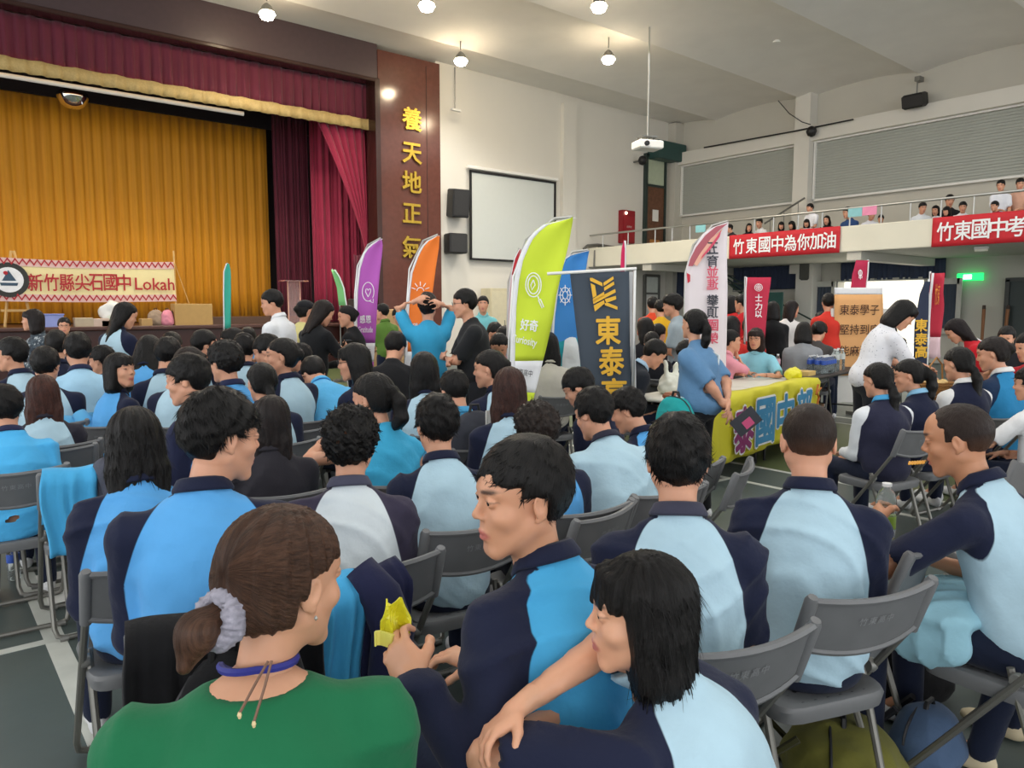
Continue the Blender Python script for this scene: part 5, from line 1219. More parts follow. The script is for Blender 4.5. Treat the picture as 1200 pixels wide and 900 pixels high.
K_, JK_ = P_('person with buzz cut holding a chip in the lips', 1117, 471, 2.42, 66, 84, -12, q=0, hair='crew', lean=20, **TE, htone='1a1412', armL=((.10, .42, .82), (.9, -.3, -.5), (-.5, .8, .3), (.7, .3, .2), 60), armR=((.04, .36, .70), (.7, -.7, -.5), (-.2, .9, -.1), (0, .2, 1), 40), grp=None, skin='c08a66', mouth=.002)
Fp, JF = P_('person in bright blue jacket turned right, in front of the scrunchie', 262, 459, 2.08, 0, -66, -8, q=0, hair='under', hseed=2, lean=10, sw=.18, panelw=1.22, **JK, grp=None)
G_, JG = P_('person with long straight black hair and sky blue jacket back', 155, 477, 2.52, 8, 5, -12, q=0, sex='f', hair='long', hlen=.16, lean=14, fat=.014, panelw=1.15, **JK, grp=None)
H_, JH = P_('person with curly hair in white tee with dusky purple sleeves', 411, 480, 2.5, 2, -12, -4, q=0, hair='curly', hseed=4, lean=12, sw=.172, fat=.012, sleeve='short', top=('3b3648', 'd9e2e6'), collarc='4c4c5e', grp=None)
I_, JI = P_('person in pale tee with navy sleeves beside the curly-haired one', 511, 463, 2.85, 12, 20, -4, q=1, hair='short', hseed=6, lean=16, sw=.17, **TE, grp=None)
# ---- second and third rows ----------------------------------------------
G1 = 'students seated in the left block'
rows = [
 ('person with ponytail in cyan vest holding a water bottle', 434, 437, 3.45, 20, 55, -8, dict(q=1, sex='f', hair='ponytail', hlen=.05, top=('3fa6cf', None), sleeve='none', collar=False, armL=((.12, .42, .98), (.9, -.2, -.6), (-.3, .9, .2), (.9, 0, .2), 55))),
 ('person in grey-blue jacket with yellow stripes and rucksack', 529, 435, 4.3, 20, 30, -18, dict(q=1, hair='short', hseed=7, sleeve='long', top=('4ba0d0', None))),
 ('person with waist-long black hair below the orange flag', 497, 412, 4.5, 10, 5, 0, dict(q=1, sex='f', hair='long', hlen=.34, **TE)),
 ('person with black bun and hair clip smiling to the left', 572, 410, 4.8, 30, 78, -6, dict(q=1, sex='f', hair='bun', lean=14, **TE)),
 ('person with long auburn hair beside the lime flag', 597, 430, 4.2, 10, 0, -4, dict(q=1, sex='f', hair='long', hlen=.28, htone='3a211a', **TE)),
 ('person with tousled brown hair and blue back, behind the snack eater', 626, 474, 3.1, 20, 38, -10, dict(q=1, hair='curly', hseed=2, htone='2a211c', lean=14, **JK)),
 ('person bent forward in pale blue tee, black tousled hair', 690, 456, 3.25, 30, 45, -20, dict(q=1, hair='short', hseed=8, lean=28, sw=.18, fat=.02, top=('pale', None), sleeve='short', collarc='2c2c3a')),
 ('person with short fringe looking down below the navy banner', 728, 457, 3.7, 50, 78, -22, dict(q=1, hair='under', hseed=3, lean=16, **JK)),
 ('person in navy jacket bowed between lime flag and navy banner', 668, 434, 4.5, 60, 80, -30, dict(q=1, hair='short', hseed=9, lean=18, sleeve='long', top=('navy', None))),
 ('person in dark navy jacket in profile, second row', 216, 416, 3.75, 48, 70, -8, dict(q=1, hair='short', hseed=1, lean=14, sleeve='long', top=('202540', 'blue'))),
 ('person with ponytail and dark jacket over the shoulders', 305, 425, 4.4, 12, 25, -6, dict(q=1, sex='f', hair='low', hlen=.16, lean=10, **TE)),
 ('person with long loose dark brown hair below the ponytail', 318, 463, 3.5, 8, -10, -4, dict(q=1, sex='f', hair='long', hlen=.30, htone='1c1412', sleeve='long', top=('2c2a30', None))),
 ('person with light blue hood over navy jacket', 262, 401, 4.7, 20, 40, -6, dict(q=1, hair='curly', hseed=7, sleeve='long', top=('252a48', 'blue'))),
 ('person with fringe and closed eyes in tracksuit top, profile left', 331, 396, 5.0, 38, 88, 2, dict(q=1, sex='f', hair='bun', hseed=3, lean=6, sleeve='long', top=('navy', 'pale'), sw=.17)),
 ('person looking back over the right shoulder in bright blue jacket', 138, 413, 5.0, -48, -136, 4, dict(q=1, sex='f', hair='bob', hseed=2, lean=10, twist=-14, **JK)),
 ('person with long reddish brown hair on the far left', 49, 439, 4.2, 2, 0, -6, dict(q=1, sex='f', hair='long', hlen=.22, htone='42241b', sleeve='short', top=('2c2a34', 'pale'))),
 ('person with black cropped hair behind the reddish hair', 53, 407, 5.0, 2, -20, -6, dict(q=1, hair='short', hseed=5, lean=12, sw=.18, **TE)),
 ('person in round pale blue back with undercut', 89, 391, 5.6, 8, 10, -8, dict(q=1, hair='under', hseed=5, lean=16, fat=.02, top=('a9d4ee', None), collarc='252a48')),
 ('person in navy collar turned left, undercut, middle of left block', 117, 406, 5.4, 30, 60, -6, dict(q=1, hair='under', hseed=2, lean=12, sleeve='long', top=('navy', None))),
 ('person cut by the left edge with bright blue back', 2, 452, 4.0, 0, 20, -6, dict(q=1, hair='short', hseed=6, lean=22, fat=.02, top=('4fb0e6', None), collarc='252a48')),
 ('person near left edge in grey tee looking left', 12, 396, 5.6, 20, 60, -4, dict(q=2, hair='short', hseed=2, **TE)),
 ('person with fringe of short hair behind the camouflage shirt', 66, 388, 6.4, 0, -10, -4, dict(q=2, hair='under', hseed=6, sleeve='long', top=('navy', None))),
 ('person with long hair hanging forward beside the standing student', 178, 395, 6.2, 0, -20, -30, dict(q=2, sex='f', hair='long', hlen=.22, lean=26, **JK)),
 ('person in pale blue with navy strap, short black hair', 199, 396, 5.8, 10, -30, -14, dict(q=2, hair='short', hseed=4, **TE)),
 ('person half hidden with flat-top hair near the stage', 201, 390, 6.9, 0, -20, -2, dict(q=2, hair='under', hseed=7, **TE)),
 ('person with glasses laughing toward the right', 240, 387, 6.6, -30, -75, -4, dict(q=2, hair='short', hseed=8, glasses=True, **TE)),
 ('person looking down right with brown hair', 227, 407, 5.6, -20, -60, -16, dict(q=2, sex='f', hair='bob', hseed=4, htone='211815', **TE)),
 ('person with pale face turned left beside the teal flag', 272, 384, 7.0, 40, 85, 0, dict(q=2, sex='f', hair='bob', hseed=6, **TE)),
 ('person in pale tee with a small print on the back', 285, 391, 6.2, 10, 10, -8, dict(q=2, hair='short', hseed=3, **TE)),
 ('person behind with black hair close to the stage front', 290, 384, 8.0, 10, 0, -8, dict(q=2, hair='short', hseed=9, **JK)),
 ('person with hair parted, head bowed left in navy jacket', 307, 393, 6.2, 30, 70, -18, dict(q=2, hair='short', hseed=1, sleeve='long', top=('navy', None))),
 ('person hidden behind the closed-eyed one, navy and pale stripe', 350, 403, 6.0, 40, 70, -4, dict(q=2, hair='short', hseed=2, sleeve='long', top=('navy', 'pale'))),
 ('person bent right over with only the bright blue back showing', 362, 424, 6.4, 20, 20, -50, dict(q=2, hair='short', hseed=2, lean=48, fat=.03, top=('5cb2e4', None), sleeve='long')),
 ('person with bobbed hair and glasses in profile by the purple flag', 412, 402, 5.0, 50, 85, -8, dict(q=1, sex='f', hair='bob', hseed=5, glasses=True, **TE)),
 ('person hunched in a black hoodie by the orange flag', 466, 391, 6.6, 10, -20, -30, dict(q=2, hair='short', hseed=5, lean=24, sleeve='long', top=('17171a', None), collar=False)),
 ('person with dark hair sitting below the far polo shirt', 580, 379, 8.5, 180, 180, -20, dict(q=2, hair='short', hseed=1, sleeve='long', top=('3c3c44', None))),
 ('person with black cropped hair below the far polo shirt, right one', 590, 384, 7.8, 170, 170, -24, dict(q=2, hair='short', hseed=3, sleeve='long', top=('navy', None))),
 ('person looking down with hair tied back beside the lime flag', 585, 392, 7.0, 185, 180, -26, dict(q=2, sex='f', hair='bun', sleeve='short', top=('b48a90', None))),
 ('person with black hair left of the teal jacket', 642, 389, 6.6, 0, 10, -6, dict(q=2, sex='f', hair='long', hlen=.15, sleeve='long', top=('c9c4b8', None))),
 # right-hand group at the table
 ('person with long ponytail and white sleeves on a chair, right block', 1027, 425, 4.9, 38, 50, -10, dict(q=1, sex='f', hair='low', hlen=.22, lean=8, sleeve='long', top=('dfe2e4', 'navy2'), panelw=1.35, collarc='4a9fd0')),
 ('person smiling left in navy top with pale blue collar', 1062, 421, 5.1, 60, 92, -12, dict(q=1, sex='f', hair='ponytail', hlen=.14, lean=12, hseed=1, top=('navy', None), collarc='8cc0e0')),
 ('person with long dark ponytail and white shoulders by the basket', 1121, 407, 5.3, 45, 55, -12, dict(q=1, sex='f', hair='low', hlen=.24, sleeve='short', top=('e4e4e2', 'navy'), panelw=1.3)),
 ('person with short brown hair, white collar and blue back, right block', 1160, 395, 5.3, 55, 85, -14, dict(q=1, sex='f', hair='bun', htone='1e1613', sleeve='short', top=('1f3350', '2f86b8'), collarc='e6e6e4')),
 ('person cut by the right edge in white sleeve top', 1206, 430, 4.9, 60, 80, -8, dict(q=1, hair='short', sleeve='short', top=('e8e8e8', None), armL=((.1, .4, .74), (.8, -.5, -.4), (-.2, 1, 0), (0, 0, 1), 30))),
]
for lb, u, v, t, br, hrl, hp, kw in rows:
    P_(lb, u, v, t, br, hrl, hp, G1 if u < 700 else 'students seated in the right block', **kw)
# chair sitters behind the long tables
G2 = 'people sitting behind the tables'
tb = [
 ('person in pink polo resting chin on a hand', 857, 387, 8.5, -62, -78, 0, dict(q=1, hair='short', hseed=2, top=('e79aa8', None), armR=((-.06, .25, 1.00), (.9, .1, -1), (-.2, .2, 1), (0, 1, .2), 60), armL='table', lean=14)),
 ('person with brown bob and glasses in light blue polo at the table', 886, 384, 8.7, 172, 165, -4, dict(q=1, sex='f', hair='bob', hseed=7, htone='2b1b17', glasses=True, top=('8cc8d8', None), armL='table', armR='table', fat=.015, lean=6)),
 ('person in dark blazer bowed over the white table', 776, 401, 6.9, -70, -80, -35, dict(q=1, hair='short', hseed=4, lean=30, sleeve='long', top=('22262e', None), collarc='a8c4dc')),
 ('person with loose dark hair bowed beside the blue tee', 800, 401, 7.2, 160, 150, -34, dict(q=2, sex='f', hair='bob', hseed=3, lean=20, top=('navy', None))),
 ('person with black hair in shade behind the navy banner', 755, 372, 9.0, 10, 30, -10, dict(q=2, sex='f', hair='long', hlen=.1, sleeve='long', top=('1d1e24', None))),
 ('person in black with head lowered, rear rows by the white flag', 764, 390, 8.2, 0, 0, -20, dict(q=2, hair='short', sleeve='long', top=('1d1e24', None))),
 ('person in white sleeve among the dark jackets', 773, 380, 9.4, 0, -40, -10, dict(q=2, hair='short', hseed=5, sleeve='long', top=('dadada', None))),
 ('person with dark hair right of the white feather flag', 858, 370, 8.6, 0, -20, -4, dict(q=2, sex='f', hair='bob', sleeve='short', top=('c8302a', None))),
 ('person with black hair in front of the crimson banner', 883, 372, 8.8, -20, -50, -10, dict(q=2, hair='curly', sleeve='short', top=('c8302a', None))),
 ('person in grey hoodie seated behind the water bottles', 942, 378, 9.4, 10, 0, -24, dict(q=2, sex='f', hair='bob', sleeve='long', top=('8d8f92', None), collar=False)),
 ('person in brown hooded top behind the water bottles', 962, 379, 10.1, -10, -20, -28, dict(q=2, hair='curly', sleeve='long', top=('4a4644', None), collar=False)),
 ('person with long dark hair and red top left of the grey hoodie', 925, 372, 11.0, 30, 10, -10, dict(q=2, sex='f', hair='long', hlen=.1, sleeve='short', top=('b22e2a', None))),
 ('person with black mask-like shadowed face far right', 1180, 383, 8.6, 180, 170, -12, dict(q=2, hair='short', mask='26262a', sleeve='long', top=('1c1c20', None))),  # wears a black cloth mask over the lower face
 ('person in red sleeve holding a white sheet at the right', 1203, 390, 6.6, 150, 120, -14, dict(q=2, hair='short', sleeve='short', top=('b4202c', None), armR=((.10, .42, 1.0), (.8, -.3, -.5), (-.4, .9, .1), (0, .3, 1), 30), armL='table')),
 ('person with dark hair behind the poster, outside light behind', 1040, 368, 11.2, 170, 150, -6, dict(q=2, sex='f', hair='long', hlen=.1, sleeve='long', top=('3a3434', None))),
]
for lb, u, v, t, br, hrl, hp, kw in tb: P_(lb, u, v, t, br, hrl, hp, G2, **kw)
# ---- standing people ------------------------------------------------------
G3 = None
sd = [
 ('person standing in white polo with a black strap', 316, 340, 7.2, 60, 88, -10, dict(q=1, hair='short', hseed=1, top=('e6e8ea', None), fat=.02, sw=.18)),
 ('person standing in yellow tee with black cap and mask', 359, 352, 7.6, -30, -62, -6, dict(q=1, sex='f', hair='bun', cap='1c1c1f', mask='1b1b1e', top=('dfd592', None), collar=False, legs='55524c')),
 ('person with long dark wavy hair looking at a phone', 385, 353, 7.5, -50, -70, -28, dict(q=1, sex='f', hair='long', hlen=.16, htone='1e1613', sleeve='short', top=('191a1c', None), collar=False, armR=((.05, .36, 1.17), (.8, -.4, -.8), (-.3, .8, .5), (.3, .5, -.5), 45), armL=((.05, .34, 1.15), (.8, -.4, -.8), (-.3, .8, .5), (.3, .5, -.5), 45))),
 ('person in black clothes left of the purple flag', 405, 358, 7.9, 70, 100, -8, dict(q=1, sex='f', hair='bun', sleeve='long', top=('17181a', None), collar=False, armR=((.02, .34, 1.17), (.8, -.4, -.8), (-.3, .8, .5), (.3, .5, -.5), 45))),
 ('person in moss green tee between purple and orange flags', 447, 356, 10.5, 30, 70, -4, dict(q=2, hair='short', hseed=3, top=('5a7c34', None))),
 ('person in white tee bending behind the orange flag', 464, 361, 9.6, 70, 80, -30, dict(q=2, hair='short', hseed=4, lean=30, top=('e4e4e6', None), legs='2a2c34')),
 ('person with both hands on the head in blue and white tee', 501, 344, 6.8, 10, -8, 4, dict(q=1, hair='spiky', hseed=2, htone='1b1310', top=('3aa2ce', None), collar=False, legs='1a1a1e', armL=((.11, -.03, 1.63), (.8, 1, .1), (-.8, -.2, .5), (0, -.7, .6), 45), armR=((.10, -.05, 1.60), (.8, 1, .1), (-.8, -.2, .5), (0, -.7, .6), 45))),
 ('person in black tee and glasses with folded arms', 543, 339, 6.45, 98, 92, -6, dict(q=1, hair='short', hseed=6, glasses=True, fat=.032, chub=.004, sw=.185, top=('212224', None), collar=False, legs='26262a', armL=((-.10, .27, 1.10), (1, .1, -.9), (-.9, .1, .1), (.1, .9, .3), 30), armR=((-.08, .25, 1.06), (1, .1, -.9), (-.9, .1, .1), (.1, .9, .3), 30))),
 ('person far back in turquoise polo with a chest stripe', 566, 347, 11.2, 190, 178, 0, dict(q=2, hair='short', hseed=7, top=('7cc4c8', None))),
 ('person in teal tracksuit top with brown hair by the navy banner', 661, 362, 6.55, 10, 55, -8, dict(q=1, sex='f', hair='long', hlen=.08, htone='2e1d18', sleeve='long', top=('27919c', 'd8dcdc'), panelw=.55, collarc='d8dcdc')),
 ('person in faded blue tee with long ponytail and hands behind back', 815, 362, 5.35, 66, 44, 4, dict(q=0, sex='f', hair='ponytail', hlen=.17, fat=.045, sw=.168, top=('5f87ac', None), collar=False, legs='17181c', armL=((.02, -.24, .90), (.8, -.9, -.1), (-.4, -.2, -.8), (-.2, -.9, .2), 40), armR=((-.04, -.24, .96), (.9, -.5, -.2), (-.7, -.2, -.6), (0, -1, 0), 40))),
 ('person in loose grey tee with shaggy hair, tall', 787, 345, 7.5, 82, 88, -6, dict(q=1, hair='curly', hseed=5, top=('a3b2ba', None), collar=False)),
 ('person in orange-red top seen from behind, far', 765, 348, 11.5, 0, 0, -6, dict(q=2, hair='short', top=('d84a2a', None), collar=False)),
 ('person in yellow shirt far behind the grey tee', 773, 352, 10.6, 10, 20, -10, dict(q=2, hair='short', hseed=2, top=('d9a822', None), collar=False)),
 ('person in red tee at the edge of the white feather flag', 856, 346, 11.2, 30, 40, -4, dict(q=2, sex='f', hair='bob', top=('cc2c2c', None), collar=False)),
 ('person in red and white varsity jacket', 869, 345, 10.4, 20, 60, -6, dict(q=2, hair='short', hseed=4, sleeve='long', top=('c3222a', None), collar=False)),
 ('person in a black hooded robe-like coat', 906, 353, 9.7, 8, 0, -6, dict(q=2, hair='bob', sex='f', hseed=2, sleeve='long', top=('101113', None), collar=False, fat=.03, legs='101113')),
 ('person with long dark hair and white tee by the stairs', 929, 352, 10.6, 10, -50, -6, dict(q=2, sex='f', hair='long', hlen=.15, htone='1b1210', top=('e0dcd8', None), collar=False)),
 ('person in red sleeveless vest seen from behind', 971, 344, 10.4, 8, 8, -4, dict(q=2, hair='short', hseed=9, top=('d43a2e', None), collar=False)),
 ('person with black hair in front of the red vest', 962, 366, 11.6, 8, 20, -8, dict(q=2, hair='curly', hseed=3, top=('c2382c', None), collar=False)),
 ('person in white dotted blouse reaching into a basket', 1070, 355, 6.3, -62, -80, -40, dict(q=1, sex='f', hair='bob', hseed=8, lean=21, top=('e6e6ea', None), pattern='dots', collar=False, legs='23242a', fat=.006, armL=((.06, .52, 1.05), (.6, -.4, -.8), (-.2, .7, -.6), (.1, .4, .8), 35), armR=((.10, .50, .98), (.6, -.4, -.8), (-.2, .7, -.6), (.1, .4, .8), 35))),
 ('person in red vest with very long hair bending forward', 1112, 376, 7.0, 95, 100, -38, dict(q=1, sex='f', hair='long', hlen=.24, htone='190f10', lean=34, top=('c4202c', 'd8d8d8'), panelw=.4, collar=False, legs='8a1622')),
 ('person in camouflage shirt turned left near the stage', 38, 362, 7.5, 110, 82, 0, dict(q=1, sex='f', hair='bob', hseed=6, htone='1d1513', top=('4f5a62', None), pattern='camo', sleeve='long', fat=.02, armR=((.30, .30, 1.28), (.3, -.3, -.8), (.5, .9, .1), (0, 0, 1), 20), armL=((-.02, .24, 1.08), (1, -.1, -.6), (-.8, .5, .2), (0, .8, .4), 35))),
 ('person in glasses facing the camera below the lilac box', 75, 376, 9.2, 180, 178, 0, dict(q=2, hair='short', hseed=1, glasses=True, top=('2b3040', None))),
 ('person standing with very long hair in pale blue tee, navy sleeves', 152, 355, 6.7, -50, -82, -22, dict(q=1, sex='f', hair='long', hlen=.20, lean=8, armR=((.08, .36, 1.06), (.7, -.5, -.8), (-.3, .9, -.2), (0, .3, 1), 35), armL=((.05, .30, 1.06), (.7, -.5, -.8), (-.3, .9, -.2), (0, .3, 1), 35), **TE)),
 ('person hidden behind the standing long-haired student', 125, 393, 7.6, 0, 10, -20, dict(q=2, hair='short', hseed=3, **TE)),
]
for lb, u, v, t, br, hrl, hp, kw in sd:
    if 'hidden behind the standing' not in lb: kw['pose'] = 'stand'
    P_(lb, u, v, t, br, hrl, hp, G3, chr_=kw.get('pose') != 'stand', **kw)
# ---- spectators on the balcony --------------------------------------------
bl = [(859, 263, 'e8c8a0'), (878, 262, 0), (893, 256, 0), (916, 260, 0), (931, 259, 0), (946, 257, 0), (953, 239, 1), (970, 253, 0), (998, 243, 1), (1020, 247, 1), (1034, 252, 0), (1080, 238, 1), (1099, 241, 0), (1112, 229, 1), (1112, 242, 0), (1128, 237, 1), (1169, 236, 1), (1173, 212, 1), (1196, 210, 1)]
cols = ['2a2a2e', '1d1d22', 'e2e2e2', '20242c', '2a2024', 'cfc4c0', 'e6e6ea', '17171a', '2f4a78', 'dfdfe4', '23232a', 'dadde0', 'e0e0e4', '1b1b1f', '26262a', 'e4e6ea', '7c1e30', 'e2e4ea', 'd8a890']
desc = ['with a hand at the mouth, leftmost', 'with long hair, second from left', 'in white behind a phone', 'with fringe looking down', 'with black bob above the red banner', 'with dark hair cupping the face', 'standing alone in white behind the railing', 'in black with long hair at the banner end', 'behind the teal paper note', 'in white beside the pink paper', 'in dark top with head bowed right of the pink paper', 'in pale tee left of the second banner', 'with black ponytail above the second banner', 'in black looking down at the middle of the railing', 'with black hair tucked behind the railing post', 'in white tee facing down, right part', 'in maroon shirt bending low', 'standing tall in white polo', 'at the right frame edge with bare arms']
for i, (u, v, s_) in enumerate(bl):
    X = 18.45 + (.5 if i in (8, 13, 17, 18) else 0) + (.3 if i == 6 else 0); p = on(u, v, 0, X); girl = i in (1, 3, 4, 5, 7, 12, 14); sit = p.z > 4.2
    while min([(Vector((X, p.y)) - o.xy).length for o in SPOTS if o.z > 3] + [9]) < .40 and X < 19.6: X += .15; p = on(u, v, 0, X)
    sit = p.z > 4.22; hgt = 1.275 if sit else .90; sc = max(.8, min(1.15, (p.z - 3.06) / hgt)); 
    person('balcony spectator ' + desc[i], at=(X, p.y), yaw=away(u) + 165 + (i * 37 % 70 - 35), base=3.06 + max(0, p.z - 3.06 - sc * hgt), pose='sit' if sit else 'floor', group='spectators on the balcony', scale=sc, q=4, sex='f' if girl else 'm', hair=('long' if i in (1, 7, 12) else 'bob') if girl else 'short', hlen=.1, hseed=i % 4, top=(cols[i], None), collar=False, head=(i * 53 % 60 - 30, -14, 0), lean=8)

P_('person at the right edge in dark shorts with bare knees', 1262, 440, 3.55, 86, 90, -8, None, hair='short', hseed=3, q=1, shorts=True, **TE)
P_('person beyond the right edge with navy trousers and canvas shoes', 1352, 520, 2.4, 80, 90, -8, None, hair='short', hseed=6, q=2, shoe='d9c9a6', feet=.10, spread=.06, **TE)

# ================================================================ loose chairs, draped jackets, bags
def chair_at(u, v, t, rz, label, side=1, group='folding chairs'):
    """place a chair so that a top corner of its backrest sits on the sight line (side -1 left, 1 right corner)"""
    p = dep(u, v, t); tt = t * (CP.z - .81) / max(.05, CP.z - p.z); p = dep(u, v, tt); o = p - rotz(rz) @ Vector((side * .205, -.275, .81)); return chair(o.x, o.y, rz, label, group)
cB = chair_at(567, 832, 1.38, 20, 'grey folding chair whose corner the black-haired girl holds', -1)
c1 = chair_at(17, 524, 4.0, 2, 'empty grey folding chair near the left edge with a dark bag on it', -1)
c2 = chair_at(47, 556, 3.35, -2, 'grey folding chair under the draped cyan jacket on the left', -1)
c3 = chair_at(440, 668, 2.15, 4, 'grey folding chair under the draped navy and blue jacket', 1)
c4 = chair_at(745, 583, 2.75, 12, 'empty grey folding chair behind the pale blue tee, centre', 1)
c5 = chair_at(880, 536, 3.4, 25, 'empty grey folding chair beside the yellow banner', 1)
c6 = chair_at(1103, 614, 2.5, 10, 'empty grey folding chair with food on its seat', 1)
c7 = chair_at(1188, 455, 4.3, -12, 'empty grey folding chair near the right edge', 1)
c8 = chair_at(1150, 462, 4.6, -12, 'empty grey folding chair between the ponytail and right edge', 1)
c9 = chair_at(320, 506, 4.3, 6, 'empty grey folding chair in the middle of the left block', -1)
c10 = chair_at(1190, 540, 3.3, 60, 'grey folding chair turned sideways at the right edge', 1)
def draped(label, ch, ca, cb, x0, x1, zb, zf, seed=0, yaw=0):
    """jacket thrown over a backrest: sheet over the top edge with folds, and one hanging sleeve"""
    r = empty('draped_jacket', ch.location, ch.rotation_euler.z, label, 'jacket', None); top = .83
    def f(u, v):
        x = x0 + (x1 - x0) * u + .012 * math.sin(v * 9 + seed); L1 = top - zb; L2 = top - zf; s_ = v * (L1 + L2)
        fold = .016 * math.sin(u * 19 + seed + v * 2) + .008 * math.sin(u * 43 + seed * 2)
        if s_ < L1: z = zb + s_ + .02 * math.sin(u * 7 + seed) * (1 - s_ / L1); y = -.325 - (z - .65) * .10 - abs(fold) - .03 * (1 - s_ / L1)
        else: z = top - (s_ - L1); y = -.235 + abs(fold) - (z - .65) * .2 + .05 * (s_ - L1)
        k = min(1, abs(s_ - L1) / .05); y = y * k + (-.285) * (1 - k); z += .0 + .012 * (1 - k) + .006 * math.sin(u * 11 + seed)
        return (x, y, z)
    q = MB(); us = .55; q.grid(lambda u, v: f(u * us, v), 18, 26, 0, .012); q.build('panel', cloth_mat(ca), r, 'all')
    q = MB(); q.grid(lambda u, v: f(us + u * (1 - us), v), 16, 26, 0, .012); q.build('panel', cloth_mat(cb), r, 'all')
    q = MB(); xs_ = x0 + (x1 - x0) * .6; pts = [(xs_, -.30, top + .01), (xs_ + .03, -.36, top - .06), (xs_ + .05, -.39, top - .16), (xs_ + .02, -.40, top - .26), (xs_ + .06, -.39, zb + .04)]
    q.tube(pts, [.045, .058, .060, .052, .040], 12); q.build('sleeve', cloth_mat(cb), r, 'all')
    q = MB(); q.tube([pts[-1], (xs_ + .065, -.388, zb - .0)], [.040, .036], 12); q.build('cuff', cloth_mat('navy2' if False else '23263c'), r, 'all')
    return r
draped('cyan and dark grey jacket draped over the chair at left', c2, '4aa9dc', '4a4c58', -.20, .20, .42, .56, 1)
draped('navy and bright blue jacket draped over the chair behind the brown ponytail', c3, '4aa9dc', '1f2240', -.05, .26, .40, .55, 3)
fc = [c for c in CHAIRS if 'bright blue jacket turned right' in c['label']][0]
draped('black jacket hung over the chair of the boy turned right', fc, '131316', '17171b', -.22, .22, .30, .5, 7)
# jacket with yellow cuffs on the chair in front
p = dep(70, 492, 4.35); rc = chair_at(38, 494, 4.4, 4, 'grey folding chair under the blue jacket with yellow cuff', -1); j = draped('sky blue jacket with a yellow cuff on the chair far left', rc, '5ba6d4', '5ba6d4', -.18, .22, .55, .6, 5)
q = MB(); q.tube([(.20, -.36, .80), (.27, -.36, .83)], [.045, .042], 12); q.build('yellow_cuff', cloth_mat('e6cf2a'), j, 'all')
def bag(name, label, loc, rz, size, col, straps=True, cat='bag', stripe=None, lay=0):
    r = empty(name, loc, R_(rz), label, cat); f = Field((-size[0], -size[1], -.05), (size[0], size[1], size[2] * 1.2), .014)
    f.ell((0, 0, size[2] * .5), (size[0] * .5, size[1] * .5, size[2] * .52), .02); f.ell((0, 0, size[2] * .25), (size[0] * .52, size[1] * .56, size[2] * .3), .05); f.ell((0, -size[1] * .32, size[2] * .33), (size[0] * .34, size[1] * .28, size[2] * .26), .01)
    f.apply(lambda v, X, Y, Z: np.maximum(v + .006 * wob((X, Y, Z), 32, size[0] * 40), -Z)); V, F = f.nets(); o = link('bag_body', np_mesh('bag_body', V, F, (cloth_mat(col),)), r)
    q = MB(); q.tube([(-.03, 0, size[2] * .98), (-.02, 0, size[2] * 1.10), (.02, 0, size[2] * 1.10), (.03, 0, size[2] * .98)], .009, 6); q.build('handle', m_black, r, True)
    if straps:
        for sx in (-1, 1): q = MB(); q.tube([(sx * size[0] * .25, size[1] * .4, size[2] * .9), (sx * size[0] * .32, size[1] * .72, size[2] * .5), (sx * size[0] * .3, size[1] * .45, size[2] * .08)], .013, 6); q.build('strap', cloth_mat(stripe or '1c1c20'), r, True)
    q = MB(); q.tube([(size[0] * .5 * math.cos(a), size[1] * .1 + size[1] * .02, size[2] * (.5 + .5 * math.sin(a))) for a in [math.pi * k / 10 for k in range(11)]], .005, 5); q.build('zip', mat('zip_dark', '2a2a2e', .5), r, True)
    return r
def onfloor(u, v): p = on(u, v, 2, 0.0); return (p.x, p.y, 0.0)
bag('backpack', 'dark grey bag standing on the empty chair far left', c1.location + Vector((0, .04, .44)), 10, (.34, .22, .40), '3c3c3e')
bag('backpack', 'black rucksack hanging behind the bright blue jacket', Vector((.52, 1.72, .0)) , 20, (.34, .24, .74), '111114')
p = dep(960, 880, 1.25); bag('backpack', 'olive green backpack lying on the floor at bottom right', onfloor(985, 915), 30, (.46, .34, .20), '6c6a2e', cat='bag', stripe='38371c')
bag('backpack', 'black bag on the floor under the chairs at right', onfloor(1045, 812), 10, (.44, .36, .34), '141416')
bag('tote_bag', 'slate blue bag on the floor at the bottom right', onfloor(1085, 893), 0, (.26, .20, .2), '4c617e')
bag('shoulder_bag', 'dark green bag with white piping at the right edge', onfloor(1215, 830), 40, (.34, .30, .52), '1d3630', stripe='d8dcd8')
# rucksack with yellow edges on the student in the fourth row
for rt, J, s, P, R3, lc in PEOPLE:
    if 'yellow stripes and rucksack' in rt['label']:
        p = lc + R3 @ (J['che'] * s); b_ = bag('backpack', 'dark rucksack with yellow edging on the grey-blue jacket', p + R3 @ Vector((0, -.20, -.20)), math.degrees(math.atan2(R3[1][0], R3[0][0])), (.30, .20, .40), '3a3c44', stripe='e6cf2a')
        q = MB(); 
        for sx in (-1, 1): q.tube([(sx * .14, .02, .06), (sx * .155, .0, .22), (sx * .12, .02, .38)], .012, 6)
        q.build('piping', cloth_mat('e6cf2a'), b_, True)
        q = MB(); q.grid(lambda u, v: (.02 + .10 * u, -.12 + .02 * math.sin(u * 6), .30 + .12 * v), 6, 6, 0, .006); o = q.build('face_mask', mat('white_paper', 'e4e2dc', .7), b_)
